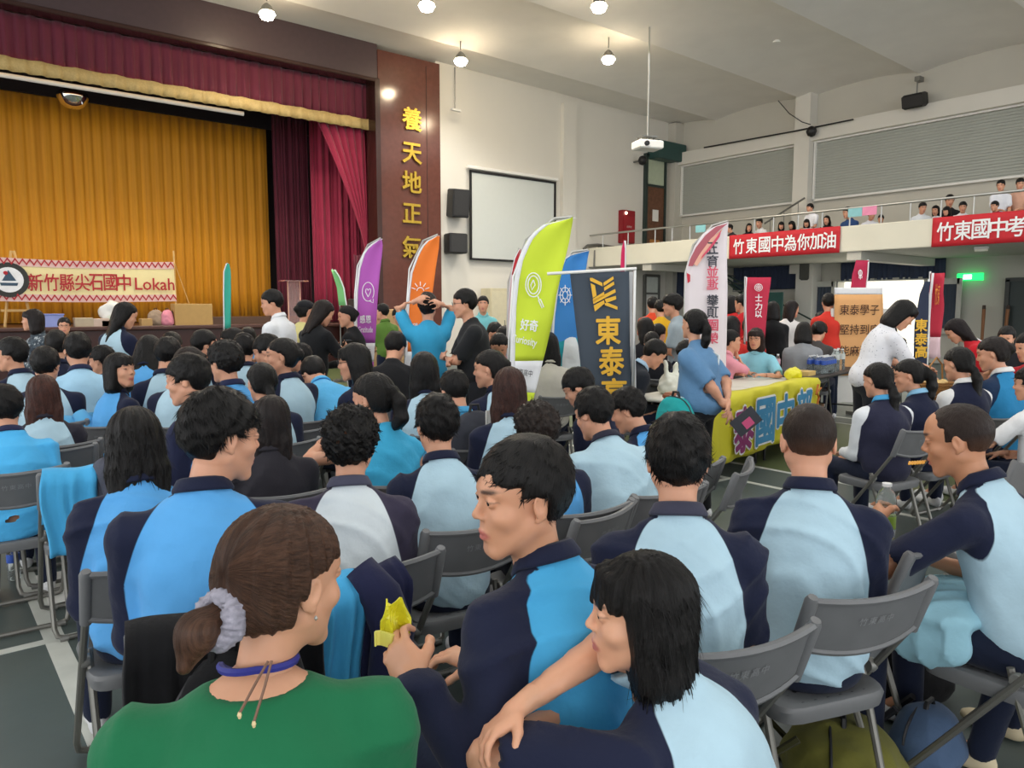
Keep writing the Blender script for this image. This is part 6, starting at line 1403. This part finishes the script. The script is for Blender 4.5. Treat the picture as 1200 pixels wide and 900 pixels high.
# teal shoulder bag of the standing woman
Wm = [x for x in PEOPLE if 'hands behind back' in x[0]['label']][0]; rt, J, s, P, R3, lc = Wm
p = lc + R3 @ (J['pel'] * s); r = bag('shoulder_bag', 'turquoise cloth bag hanging at the side of the blue tee', p + R3 @ Vector((-.20, .10, -.22)), math.degrees(math.atan2(R3[1][0], R3[0][0])) + 80, (.30, .12, .30), '2aa6a6', straps=False)
a = lc + R3 @ ((J['sh1'] + Vector((0, 0, .06))) * s) - r.location; cch = lc + R3 @ ((J['che'] + J['B2'] @ Vector((.02, -.15, .02))) * s) - r.location; T_ = Matrix.Rotation(-r.rotation_euler.z, 3, 'Z')
q = MB(); q.tube([T_ @ a, T_ @ (lc + R3 @ ((J['che'] + J['B2'] @ Vector((.10, -.135, .06))) * s) - r.location), T_ @ (lc + R3 @ ((J['bel'] + Vector((-.02, -.135, .02))) * s) - r.location), T_ @ (lc + R3 @ ((J['bel'] + Vector((-.14, -.09, -.10))) * s) - r.location), (0, 0, .30)], .010, 6); q.build('strap', mat('strap_white', 'd8dede', .6), r, True)
hp_ = lc + R3 @ (J['wr1'] * s); r = empty('flyer', hp_ + R3 @ Vector((.0, -.07, -.06)), YAW * -1, 'black flyer with a pink print held behind the back', 'flyer'); q = MB(); q.box((.06, 0, -.05), (.13, .006, .19), M=Matrix.Rotation(R_(50), 4, 'Y')); q.build('sheet', mat('flyer_black', '2a2c34', .4), r)
q = MB(); q.box((.075, -.005, -.06), (.06, .004, .07), M=Matrix.Rotation(R_(50), 4, 'Y')); q.build('print', mat('flyer_pink', 'c84a78', .5), r)
q = MB(); pw = lc + R3 @ (J['wr0'].lerp(J['el0'], .12) * s); q.tube([pw + Vector((.034 * math.cos(k * .524), .034 * math.sin(k * .524), .006 * math.cos(k))) for k in range(13)], .004, 5); tag(q.build('bracelet', mat('bracelet', '3a1f1c', .5), None, True), 'thin dark bracelet on the wrist behind the blue tee', 'bracelet')
# ---- green tee details: scrunchie, lanyard, cord, earring
rt, J, s, P, R3, lc = PEOPLE[0]
def head_pt(J, v): return J['hc'] + J['HR'] @ Vector(v)
r = empty('scrunchie', lc + R3 @ (head_pt(J, (0, -.120, -.036)) * s), 0, 'grey velvet scrunchie around the brown ponytail', 'scrunchie'); hx = (R3 @ J['HR']).to_4x4()
f = Field((-.08, -.08, -.05), (.08, .08, .05), .0045)
for k in range(16):
    a = 2 * math.pi * k / 16; f.ell((.032 * math.cos(a), .032 * math.sin(a), .005 * math.sin(a * 5)), (.0140, .0140, .017), .008)
f.apply(lambda v, X, Y, Z: v + .0025 * np.sin(26 * np.arctan2(Y, X) + 60 * Z)); V, F = f.nets(); o = link('cloth_ring', np_mesh('scrunchie', V, F, (mat('scrunchie_velvet', '9a97a3', .7, vary=.3, scale=90),)), r); o.rotation_euler = (hx @ Matrix.Rotation(R_(80), 4, 'X')).to_euler()
nb = J['c7']; r = rt; B2 = J['B2']
q = MB(); q.tube([nb + B2 @ Vector((.058 * math.cos(a), .012 + .056 * math.sin(a), .030 - .04 * max(0, math.sin(a)) - .006 * abs(math.cos(a)))) for a in [2 * math.pi * k / 24 for k in range(25)]], .0065, 6); q.build('lanyard', mat('lanyard_blue', '2a2f86', .6), rt, True)
q = MB(); q.tube([nb + B2 @ Vector(v) for v in ((.02, -.068, .050), (.0, -.082, .020), (-.02, -.096, -.012))], .0022, 5); q.tube([nb + B2 @ Vector(v) for v in ((.025, -.068, .050), (.015, -.085, .018), (.0, -.100, -.026))], .0022, 5); q.build('necklace_cord', mat('cord_brown', '7a5a48', .6), rt, True)
q = MB()
for v in ((-.02, -.096, -.015), (.0, -.100, -.029)): q.lathe([(.002, -.005), (.0035, 0), (.002, .005)], nb + B2 @ Vector(v), 8)
q.build('bead', mat('bead_cream', 'e0c896', .4), rt)
q = MB(); q.lathe([(.001, -.004), (.0035, 0), (.001, .004)], head_pt(J, (.082, -.004, -.040)), 8); q.build('earring', m_steel, rt)
# ---- snack wrapper, chip, bottles
rt, J, s, P, R3, lc = PEOPLE[1]; wp = lc + R3 @ ((J['wr0'] + J['hf0'] @ Vector((0, .11, -.03))) * s)
r = empty('snack_wrapper', wp, 0, 'crumpled yellow snack wrapper held by the boy in profile', 'wrapper'); q = MB()
q.grid(lambda u, v: ((u - .5) * .055 * (1.2 - .8 * abs(v - .6)), .012 * math.sin(u * 9 + v * 5), (v - .2) * .09 + .01 * math.sin(u * 12)), 10, 10, 0, .003); q.build('foil', mat('foil_yellow', 'e4dc2e', .35), r)
q = MB(); q.grid(lambda u, v: (-.05 + .06 * u, -.01 + .01 * math.sin(u * 8), -.005 + .03 * v - .02 * u), 8, 4, 0, .003); q.build('torn_flap', mat('foil_yellow2', 'f0ea78', .35), r)
rt, J, s, P, R3, lc = PEOPLE[5]; mp_ = lc + R3 @ (head_pt(J, (0.0, .118, -.062)) * s)
r = empty('potato_chip', mp_, 0, 'ridged orange chip held between the lips', 'chip'); q = MB(); hx = (R3 @ J['HR']).to_4x4()
q.grid(lambda u, v: ((u - .5) * .05, (v - .35) * .05, .006 * math.sin(u * 3.1) + .0012 * math.sin(v * 40)), 10, 16, 0, .002); o = q.build('chip_slice', mat('chip_orange', 'e0a23c', .7), r); o.rotation_euler = hx.to_euler()
m_clear = mat('clear_plastic', 'e8f0f0', .08, trans=.92, vary=.01); m_water = mat('water', 'e2eef2', .04, trans=.95, vary=.01); m_lbl = mat('label_blue', '2f55b0', .5); m_capw = mat('cap_white', 'e8e8e6', .5)
def bottle_proto(h=.21, r_=.032, label=m_lbl, cap=m_capw, liquid=m_water, lz=(.52, .74)):
    r = empty('water_bottle', (0, 0, -5)); q = MB(); q.lathe([(r_ * .8, 0), (r_, .01), (r_, h * .25), (r_ * .94, h * .30), (r_, h * .35), (r_, h * .72), (r_ * .75, h * .84), (r_ * .42, h * .91), (r_ * .42, h * .95)], n=16); q.build('bottle_body', m_clear, r, True)
    q = MB(); q.lathe([(r_ * .45, h * .94), (r_ * .48, h * .95), (r_ * .48, h), (r_ * .4, h * 1.005)], n=14); q.build('cap', cap, r, True)
    q = MB(); q.lathe([(r_ * 1.01, h * lz[0]), (r_ * 1.02, h * (lz[0] + .01)), (r_ * 1.02, h * lz[1]), (r_ * 1.01, h * (lz[1] + .01))], n=16); q.build('label_band', label, r, True)
    return r
def place(proto, used, loc, label, group, cat='bottle', rz=0):
    o = copy_tree(proto) if used else proto; o.location = loc; o.rotation_euler = (0, 0, rz); tag(o, label, cat, group); return o
bp1 = bottle_proto(); place(bp1, False, onfloor(17, 680), 'clear water bottle with blue label on the floor by the white line', None)
rt, J, s, P, R3, lc = PEOPLE[5]; bp2 = bottle_proto(.20, .034, mat('label_green', '8fae3c', .5), m_capw, None, (.2, .42)); place(bp2, False, lc + R3 @ ((J['wr0'] + J['hf0'] @ Vector((.0, .085, -.045))) * s) - Vector((0, 0, .09)), 'open clear bottle with green tea label held by the chip eater', None)
jj = [x for x in PEOPLE if 'holding a water bottle' in x[0]['label']][0]; rt, J, s, P, R3, lc = jj
o = place(bp1, True, lc + R3 @ ((J['wr0'] + J['hf0'] @ Vector((0, .08, -.04))) * s), 'water bottle with blue label tipped in a hand, left of the ponytail', None); o.rotation_euler = (R_(70), 0, R_(60))
o = place(bp1, True, (on(1046, 540, 2, 0).x, on(1046, 540, 2, 0).y, 0), 'water bottle on the floor below the right-hand chairs', None)
# food on the empty seat and paper sheet
pf = c6.location + Vector((0, .0, .442)); r = empty('snack_bag', pf, .3, 'opened snack packet with orange and green foil on the chair seat', 'snack'); q = MB(); q.grid(lambda u, v: ((u - .5) * .16, (v - .5) * .12, .008 + .02 * math.sin(u * 5) * math.sin(v * 4) + .004 * math.sin(u * 23)), 12, 8, 0, .004); q.build('packet', mat('foil_green', 'b8c88a', .4), r)
q = MB(); q.grid(lambda u, v: (-.05 + (u - .5) * .11, .03 + (v - .5) * .10, .03 + .02 * math.sin(u * 9 + v * 3) * math.sin(v * 6)), 10, 8, 0, .004); q.build('crumpled_foil', mat('foil_orange', 'dc9a72', .4, vary=.3, scale=40), r)
r = empty('paper_sheet', onfloor(100, 682), 0, 'white paper sheet lying on the floor below the left chairs', 'paper'); r.location.z = .003; q = MB(); q.grid(lambda u, v: ((u - .5) * .42, (v - .5) * .55, .004 + .003 * math.sin(u * 5 + v * 3)), 6, 6, 0, .002); q.build('sheet', mat('white_paper', 'dedcd4', .8), r)
# ================================================================ tables
m_ttop = mat('white_table_top', 'd9d6c8', .45); m_dtop = mat('dark_table_top', '34302e', .5)
def table(label, c, L, Wd, rz, m, h=.74, thick=.035):
    r = empty('folding_table', (c[0], c[1], 0), R_(rz), label, 'table'); q = MB(); q.box((0, 0, h - thick / 2), (L, Wd, thick), bev=.012); q.build('tabletop', m, r)
    for sx in (-1, 1):
        for sy in (-1, 1): q = MB(); q.tube([(sx * (L / 2 - .12), sy * (Wd / 2 - .07), h - thick), (sx * (L / 2 - .10), sy * (Wd / 2 - .06), 0)], .014, 8); q.build('leg', m_black, r, True)
        q = MB(); q.tube([(sx * (L / 2 - .11), -(Wd / 2 - .07), .25), (sx * (L / 2 - .11), (Wd / 2 - .07), .25)], .010, 6); q.build('crossbar', m_black, r, True)
    return r
TR = 10; TRr = R_(TR); ex = Vector((math.cos(TRr), math.sin(TRr), 0)); ey = Vector((-ex.y, ex.x, 0)); T0 = Vector((5.22, 3.88, 0))
def tp(a, b, z=0.0): q_ = T0 + ex * a + ey * b; return Vector((q_.x, q_.y, z))
table('white folding table behind the blue tee with food on it', tp(.70, .38), 1.38, .74, TR, m_ttop); table('white folding table covered by the yellow banner', tp(2.09, .38), 1.36, .74, TR, m_ttop)
table('dark-topped narrow folding table behind the yellow banner', tp(1.9, .99), 1.8, .44, TR, m_dtop, .755); table('long dark folding table loaded with water bottles', tp(3.74, .36), 1.9, .66, TR, m_dtop, .755)
# yellow banner
r = empty('table_banner', tp(1.36, -.02, .0), TRr, 'yellow cloth banner with purple and blue characters hung over the table front', 'banner'); m_yel = mat('yellow_cloth', 'd3cb2e', .7, vary=.06, scale=3)
def yb(u, v):
    x = -1.35 + 2.72 * u; sg = math.sin(u * math.pi); 
    if v > .85: k = (v - .85) / .15; return (x, -.02 + .16 * k + .03 * math.sin(u * 9), .765 + .004 * math.sin(u * 30))
    k = v / .85; return (x, -.03 - .018 * math.sin(u * 22 + 3 * k) * (1 - k * .5) - .012 * math.sin(u * 47), .16 + .605 * k + .04 * u * (1 - k))
q = MB(); q.grid(yb, 60, 14, 0, .006); q.build('cloth', m_yel, r, 'all'); m_pur = mat('print_purple', '8a2f6a', .6); m_blu = mat('print_blue', '3f8cb8', .6)
for ch, x, z, sz, m in (('泰', -.70, .44, .40, m_pur), ('國', -.22, .46, .42, m_blu), ('中', .28, .46, .42, m_blu), ('部', .80, .47, .42, m_blu)):
    T = Matrix.Translation((x, -.062, z)) @ Matrix.Rotation(math.pi / 2, 4, 'X'); fit_text('lettering_outline', ch, sz * 1.0, sz * 1.02, r, wht, T, .075); fit_text('lettering', ch, sz, sz, r, m, Matrix.Translation((x, -.066, z)) @ Matrix.Rotation(math.pi / 2, 4, 'X'), .038)
q = MB(); q.tube([(1.22, -.055, .70), (1.16, -.06, .62), (1.24, -.06, .56), (1.18, -.06, .46)], .012, 6); q.tube([(1.14, -.06, .60), (1.30, -.06, .66)], .010, 6); q.build('emblem', mat('print_orange2', 'b86a2a', .7), r)
# bottles in rows on the dark table
ORD = ['leftmost', 'second from left', 'third from left', 'fourth from left', 'fifth from left', 'rightmost']
for k in range(12): place(bp1, True, tp(3.32 + (k % 6) * .070, .12 + (k // 6) * .075, .757), 'blue-labelled water bottle on the dark table, %s row, %s' % (['front', 'middle'][k // 6], ORD[k % 6]), 'row of water bottles on the dark table')
for k in range(5): place(bp1, True, tp(3.36 + k * .075, .30, .757), 'water bottle in the rearmost row of the dark table, ' + ORD[k], 'back row of water bottles')
bp3 = bottle_proto(.27, .036, mat('label_clear', 'd0d4d0', .5), m_capw)
for k, (a, b) in enumerate(((3.84, .14), (3.94, .20), (4.04, .14), (4.14, .22))): place(bp3, k > 0, tp(a, b, .757), 'tall clear bottle right of the blue-labelled rows, ' + ORD[k], 'tall clear bottles')
bp4 = bottle_proto(.24, .030, mat('label_pink', 'd9a8b8', .5), m_capw); place(bp4, False, tp(2.92, .52, .757), 'pink drink bottle with white cap on the dark table', None); place(bp3, True, tp(2.70, .98, .757), 'single clear bottle beside the light blue polo', None)
r = empty('paper_roll', tp(2.66, .86, .80), TRr, 'short blue roll lying beside the yellow bag', 'roll'); q = MB(); q.lathe([(.035, -.08), (.04, -.07), (.04, .07), (.035, .08)], n=14, M=Matrix.Rotation(math.pi / 2, 4, 'Y')); q.build('roll_body', mat('roll_blue', '2b3080', .5), r, True)
def crumple(name, label, cat, loc, size, col, seed, part='bag_body', tr=0.0, ears=False):
    r = empty(name, loc, 0, label, cat); f = Field((-size[0] * 1.3, -size[1] * 1.3, -.01), (size[0] * 1.3, size[1] * 1.3, size[2] * 1.7), max(.006, size[0] * .09))
    f.ell((0, 0, size[2] * .4), (size[0], size[1], size[2] * .6), 0)
    if ears:
        for sx in (-1, 1): f.cone((sx * size[0] * .35, 0, size[2] * .7), (sx * size[0] * .6, 0, size[2] * 1.45), size[0] * .2, size[0] * .1, .02)
    f.apply(lambda v, X, Y, Z: np.maximum(v + size[0] * .09 * wob((X, Y, Z), 3.2 / size[0], seed) + size[0] * .04 * wob((Z, X, Y), 8 / size[0], seed), -Z)); V, F = f.nets(); link(part, np_mesh(part, V, F, (mat(part + '_plastic', col, .35, vary=.06),)), r); return r
crumple('plastic_bag', 'crumpled yellow plastic bag on the table corner', 'bag', tp(2.56, .20, .745), (.11, .09, .13), 'e8e02e', 2)
crumple('plastic_bag', 'white plastic food bag on the white table', 'bag', tp(.42, .55, .742), (.13, .10, .20), 'dfe2d4', 4, ears=True); crumple('plastic_bag', 'pale green plastic food bag beside the white one', 'bag', tp(.66, .52, .742), (.14, .10, .20), 'bfdcae', 6, ears=True)
crumple('food_pack', 'pack of bread in clear wrap on the white table', 'food', tp(.40, .32, .742), (.11, .07, .07), 'cfae8c', 8, 'pack'); crumple('food_pack', 'small pastry pack with yellow green wrap', 'food', tp(.68, .30, .742), (.08, .06, .07), 'b9bd6c', 9, 'pack')
r = empty('food_tray', tp(.14, .34, .742), TRr, 'reddish brown food tray at the end of the white table', 'tray'); q = MB(); q.box((0, 0, .025), (.24, .13, .05), bev=.015); q.build('tray_body', mat('tray_brown', '9a5a3c', .5), r); q = MB(); q.box((0, 0, .053), (.21, .10, .006)); q.build('lid', mat('tray_lid', 'b0704c', .4), r)
crumple('towel', 'white folded towel in front of the pink polo', 'towel', tp(2.36, .92, .757), (.22, .10, .07), 'e6e4de', 3, 'cloth'); r = empty('carton', tp(3.02, .24, .757), TRr, 'flat cream cardboard pad on the dark table', 'box'); q = MB(); q.box((0, 0, .025), (.24, .18, .05)); q.build('carton_body', mat('cream_card', 'd9b770', .7), r); q = MB(); q.box((0, 0, .0515), (.22, .02, .002)); q.build('tape', mat('tape', 'c9a75a', .4), r)
for k, (a, b, w, h_, c_) in enumerate(((3.05, .55, .5, .35, '8a6a48'), (3.9, .5, .45, .3, '7a5c3e'), (3.5, .62, .4, .28, '6d5640'))):
    r = empty('carton', tp(a, b), TRr + .2 * k, ['brown carton under the dark table, widest', 'brown carton under the right end of the dark table', 'smaller dark carton under the dark table'][k], 'box'); q = MB(); q.box((0, 0, h_ / 2), (w, .35, h_)); q.build('carton_body', mat('brown_card', c_, .8), r); q = MB(); q.box((0, 0, h_ + .001), (w * .98, .05, .003)); q.build('tape', mat('tape', 'c9a75a', .4), r)
# far white table on the right with bottles, chairs behind
pR = dep(1165, 402, 7.6); table('far white table at the right with bottles on it', (pR.x + .3, pR.y), 1.8, .7, 5, m_ttop)
for k, (u, lb) in enumerate(((1135, 'left bottle on the far white table'), (1149, 'second bottle on the far white table'), (1168, 'bottle at the right end of the far white table'))): q_ = dep(u, 402, 7.6); place(bp3, True, Vector((q_.x, q_.y, .742)), 'clear ' + lb, None)
# basket with bread
Wb = [x for x in PEOPLE if 'reaching into a basket' in x[0]['label']][0]; rt, J, s, P, R3, lc = Wb; pb = dep(1096, 447, 5.9)
r = empty('wicker_basket', pb - Vector((0, 0, .14)), 0, 'small wicker basket of bread held out by the woman in dotted blouse', 'basket'); mwk = mat('wicker', 'a5743c', .7, vary=.25, scale=60)
q = MB(); q.lathe([(.09, 0), (.10, .01), (.13, .07), (.14, .13), (.145, .14), (.135, .13), (.12, .07), (.09, .02)], n=22); q.build('basket_body', mwk, r, True)
for z in (.03, .06, .09, .12): rr = .105 + z * .28; q = MB(); q.tube([(rr * math.cos(k * .2618), rr * math.sin(k * .2618), z + .004 * (-1) ** k) for k in range(25)], .006, 5); q.build('weave_ring', mwk, r, True)
q = MB(); q.tube([(-.14, 0, .13), (-.11, 0, .27), (0, 0, .33), (.11, 0, .27), (.14, 0, .13)], .007, 6); q.build('handle', mwk, r, True)
for k in range(6):
    a = k * 1.05; rb = empty('bread_roll', pb + Vector((.055 * math.cos(a), .055 * math.sin(a), -.015 + .01 * (k % 2))), a, ['golden bread roll at the right of the wicker basket', 'bread roll at the rear right of the basket', 'bread roll at the rear left of the basket', 'bread roll at the left rim of the basket', 'bread roll at the near left of the basket', 'bread roll at the near right of the basket'][k], 'bread', 'bread rolls in the basket'); q = MB(); q.lathe([(.008, -.022), (.032, -.01), (.036, .005), (.02, .022), (.005, .026)], n=12); q.build('crust', mat('bread_crust', 'd9b87a', .7, vary=.2, scale=20), rb, True)
# phones and paper in hands
for key, nm in (('looking at a phone', 'R'),):
    rt, J, s, P, R3, lc = [x for x in PEOPLE if key in x[0]['label']][0]; p = lc + R3 @ ((J['wr1'] + J['hf1'] @ Vector((0, .09, .0))) * s); r = empty('phone', p, 0, 'dark phone held by the person with wavy hair', 'phone'); q = MB(); q.box((0, 0, 0), (.075, .012, .15), M=Matrix.Rotation(R_(50), 4, 'X'), bev=.004); q.build('phone_body', m_black, r); q = MB(); q.box((0, .0, .009), (.066, .012, .13), M=Matrix.Rotation(R_(50), 4, 'X')); q.build('display', mat('phone_glass', '20242c', .1), r)
    q = MB(); q.tube([p + Vector((0, 0, -.05)), p + Vector((.01, .01, -.35)), p + Vector((.03, 0, -.55))], .006, 5); tag(q.build('strap', m_white, None, True), 'white strap dangling from the phone near the purple flag', 'strap')
rt, J, s, P, R3, lc = [x for x in PEOPLE if 'holding a white sheet' in x[0]['label']][0]; r = empty('paper_sheet', lc + R3 @ ((J['wr1'] + J['hf1'] @ Vector((0, .1, -.02))) * s), .4, 'white sheet held up at the right edge', 'paper'); q = MB(); q.grid(lambda u, v: ((u - .5) * .3, .02 * math.sin(v * 3), (v - .4) * .22), 4, 6, 0, .003); o = q.build('sheet', mat('white_paper', 'e2e2de', .7), r); o.rotation_euler = (R_(-35), 0, 0)
# balcony papers
for (u, v, c_, lb) in ((1002, 249, '8cc4c8', 'teal paper note held over the balcony railing'), (821, 268, '8cc8cc', 'small teal paper tied to the railing above the white flag')):
    r = empty('paper_note', on(u, v, 0, 17.82), 0, lb, 'paper'); q = MB(); q.box((0, 0, 0), (.01, .34, .2)); q.build('sheet', mat('teal_paper', c_, .7), r)
# ================================================================ things on and around the stage
def sbox(name, label, cat, u, v, w, d, h, col, part='box_body', y=17.99, z=None, lid=None):
    p = on(u, v, 1, y); r = empty(name, (p.x, y + d / 2 - .1, ST if z is None else z), 0, label, cat); q = MB(); q.box((0, 0, h / 2), (w, d, h), bev=.01); q.build(part, mat(part + col, col, .7), r)
    if lid: q = MB(); q.box((0, 0, h + .01), (w + .03, d + .03, .03), bev=.008); q.build('lid', mat('lid' + lid, lid, .6), r)
    return r
sbox('carton', 'large tan cardboard box on the stage edge', 'box', 226, 370, .82, .35, .50, 'b48f55', lid=None); q = MB(); q.box((0, -.19, .36), (.78, .006, .01)); q.build('flap_edge', mat('card_edge', '8a6a3a', .8), bpy.data.objects['carton.003'] if 'carton.003' in bpy.data.objects else None)
sbox('storage_bin', 'lilac blue plastic bin on the stage beside the camouflage shirt', 'bin', 59, 378, .46, .35, .26, '8f9ad2', 'bin_body', lid='7f8ac4')
for k, (u, w, h_, c_, lb) in enumerate(((98, .34, .20, 'b5a48c', 'beige food packs stacked on the stage edge, left pile'), (118, .30, .18, 'c8b0a0', 'pinkish snack packs on the stage edge, second pile'), (142, .28, .14, 'd8c8b4', 'cream paper packs behind the standing student'), (171, .22, .17, 'b08c58', 'small brown carton right of the standing student'))): sbox('pack_pile', lb, 'pile', u, 378, w, .26, h_, c_, 'pack')
crumple('plastic_bag', 'large white plastic bag on the stage behind the long hair', 'bag', Vector((on(134, 370, 1, 18.2).x, 18.2, ST + .14)), (.30, .22, .42), 'dcdcd8', 1); sbox('crate', 'bright green crate under the white plastic bag', 'crate', 131, 380, .40, .3, .14, '7cc43c', 'crate_body')
bag('tote_bag', 'brown and white shopping bag on the stage edge', Vector((on(183, 378, 1, 18.1).x, 18.1, ST)), 0, (.34, .24, .36), '9a8672'); bag('tote_bag', 'pink tote bag on the stage edge', Vector((on(195, 378, 1, 18.1).x, 18.0, ST)), 0, (.26, .2, .36), 'd88a9a'); bag('tote_bag', 'small black bag between pink tote and cardboard box', Vector((on(204, 378, 1, 18.1).x, 18.1, ST)), 0, (.22, .2, .34), '2a2628')
b = MB(); b.box((6.6, 19.4, ST + .09), (3.6, 1.2, .18)); tag(b.build('stage_step', mat('step_wood', '5a4030', .6)), 'low dark wooden step on the stage floor', 'step')
# acrylic podium
p = on(345, 360, 1, 18.4); r = empty('podium', (p.x, 18.4, ST), 0, 'clear acrylic podium with pale red edges on the stage', 'podium'); macr = mat('acrylic', 'f0c8c0', .08, trans=.85)
q = MB(); q.box((0, 0, 1.08), (.62, .42, .03)); q.build('desk', macr, r); q = MB(); q.box((0, 0, .55), (.30, .04, 1.05)); q.build('upright', macr, r); q = MB(); q.box((0, 0, .02), (.5, .4, .04)); q.build('foot', macr, r)
for sx in (-1, 1): q = MB(); q.box((sx * .16, 0, .55), (.015, .05, 1.05)); q.build('edge', mat('acrylic_edge', 'd8a898', .3), r)  # edge strips carry a plain pale red tint
# black amplifier stand behind the purple flag
p = on(424, 345, 1, 17.4); r = empty('sound_desk', (p.x + .05, 17.3, 0), 0, 'black equipment cabinet against the marble pillar', 'cabinet'); q = MB(); q.box((0, 0, .75), (1.0, .5, 1.5), bev=.02); q.build('cabinet_body', mat('cabinet_black', '1d1b1c', .5), r); q = MB(); q.box((-.1, 0, 1.63), (.6, .4, .26), bev=.02); q.build('mixer', mat('mixer_grey', '39383a', .5), r); q = MB(); q.box((0, -.26, .9), (.9, .02, .5)); q.build('door_panel', mat('cabinet_grey', '5a4a48', .5), r)
# beige lockers by the white wall
p = on(579, 370, 1, 17.6); r = empty('locker', (p.x, 17.6, 0), 0, 'tall beige locker by the white wall behind the polo shirt', 'cabinet'); q = MB(); q.box((0, 0, 1.05), (.62, .45, 2.1), bev=.01); q.build('locker_body', mat('locker_beige', 'c9c0a2', .5), r); q = MB(); q.box((0, -.235, 1.05), (.54, .02, 1.95)); q.build('locker_door', mat('locker_door', 'd2c9ac', .5), r); q = MB(); q.box((.2, -.26, 1.1), (.02, .03, .14)); q.build('handle', m_steel, r)
p = on(592, 342, 1, 17.6); r = empty('monitor', (p.x, 17.5, 1.75), 0, 'small black box right of the beige locker', 'box'); q = MB(); q.box((0, 0, 0), (.3, .2, .42), bev=.02); q.build('box_body', m_black, r); q = MB(); q.tube([(0, .1, 0), (0, .45, 0)], .02, 6); q.build('bracket', m_grey, r)
b = MB(); p = on(455, 380, 1, 17.0); r = empty('lectern_box', (p.x, 16.8, 0), 0, 'tan wooden cabinet between purple and orange flags', 'cabinet'); q = MB(); q.box((0, 0, .75), (.9, .5, 1.5), bev=.01); q.build('cabinet_body', mat('tan_wood', 'b4946a', .6), r); q = MB(); q.box((0, -.26, .8), (.8, .02, 1.2)); q.build('cabinet_door', mat('tan_wood2', 'a8885e', .6), r)
# baseball bats and fittings by the far right wall
for k, (u, lb) in enumerate(((1153, 'wooden pole leaning on the far right wall, left one'), (1178, 'wooden pole leaning on the far right wall, right one'))):
    p = on(u, 360, 0, 21.8); r = empty('wooden_pole', (21.8, p.y, 0), 0, lb, 'pole'); q = MB(); q.tube([(0, 0, .0), (.1, .03 * (-1) ** k, 1.5)], [.03, .045], 8); q.build('shaft', mat('pole_wood', '8a5a34', .6), r, True); q = MB(); q.tube([(.1, .03 * (-1) ** k, 1.5), (.107, .034 * (-1) ** k, 1.6)], [.046, .04], 8); q.build('tip', mat('pole_tip', '3a2a20', .6), r, True)

rt, J, s, P, R3, lc = PEOPLE[5]; r = empty('folded_jacket', lc + R3 @ (Vector((-.02, .20, .575)) * s), math.degrees(0), 'pale cyan cloth bunched on the lap of the chip eater', 'cloth'); r.rotation_euler.z = math.atan2(R3[1][0], R3[0][0])
f = Field((-.3, -.25, -.2), (.3, .3, .2), .011); f.ell((-.06, 0, .02), (.17, .16, .055), 0); f.ell((-.16, .02, -.06), (.06, .15, .10), .04); f.ell((.10, .05, .01), (.10, .12, .05), .03)
f.apply(lambda v, X, Y, Z: v + .012 * (np.sqrt(np.abs(np.sin(30 * (X + .6 * Y) + 2 * np.sin(14 * Y)))) - .7)); V, F = f.nets(); link('cloth', np_mesh('cloth', V, F, (cloth_mat('9ccbdb'),)), r)
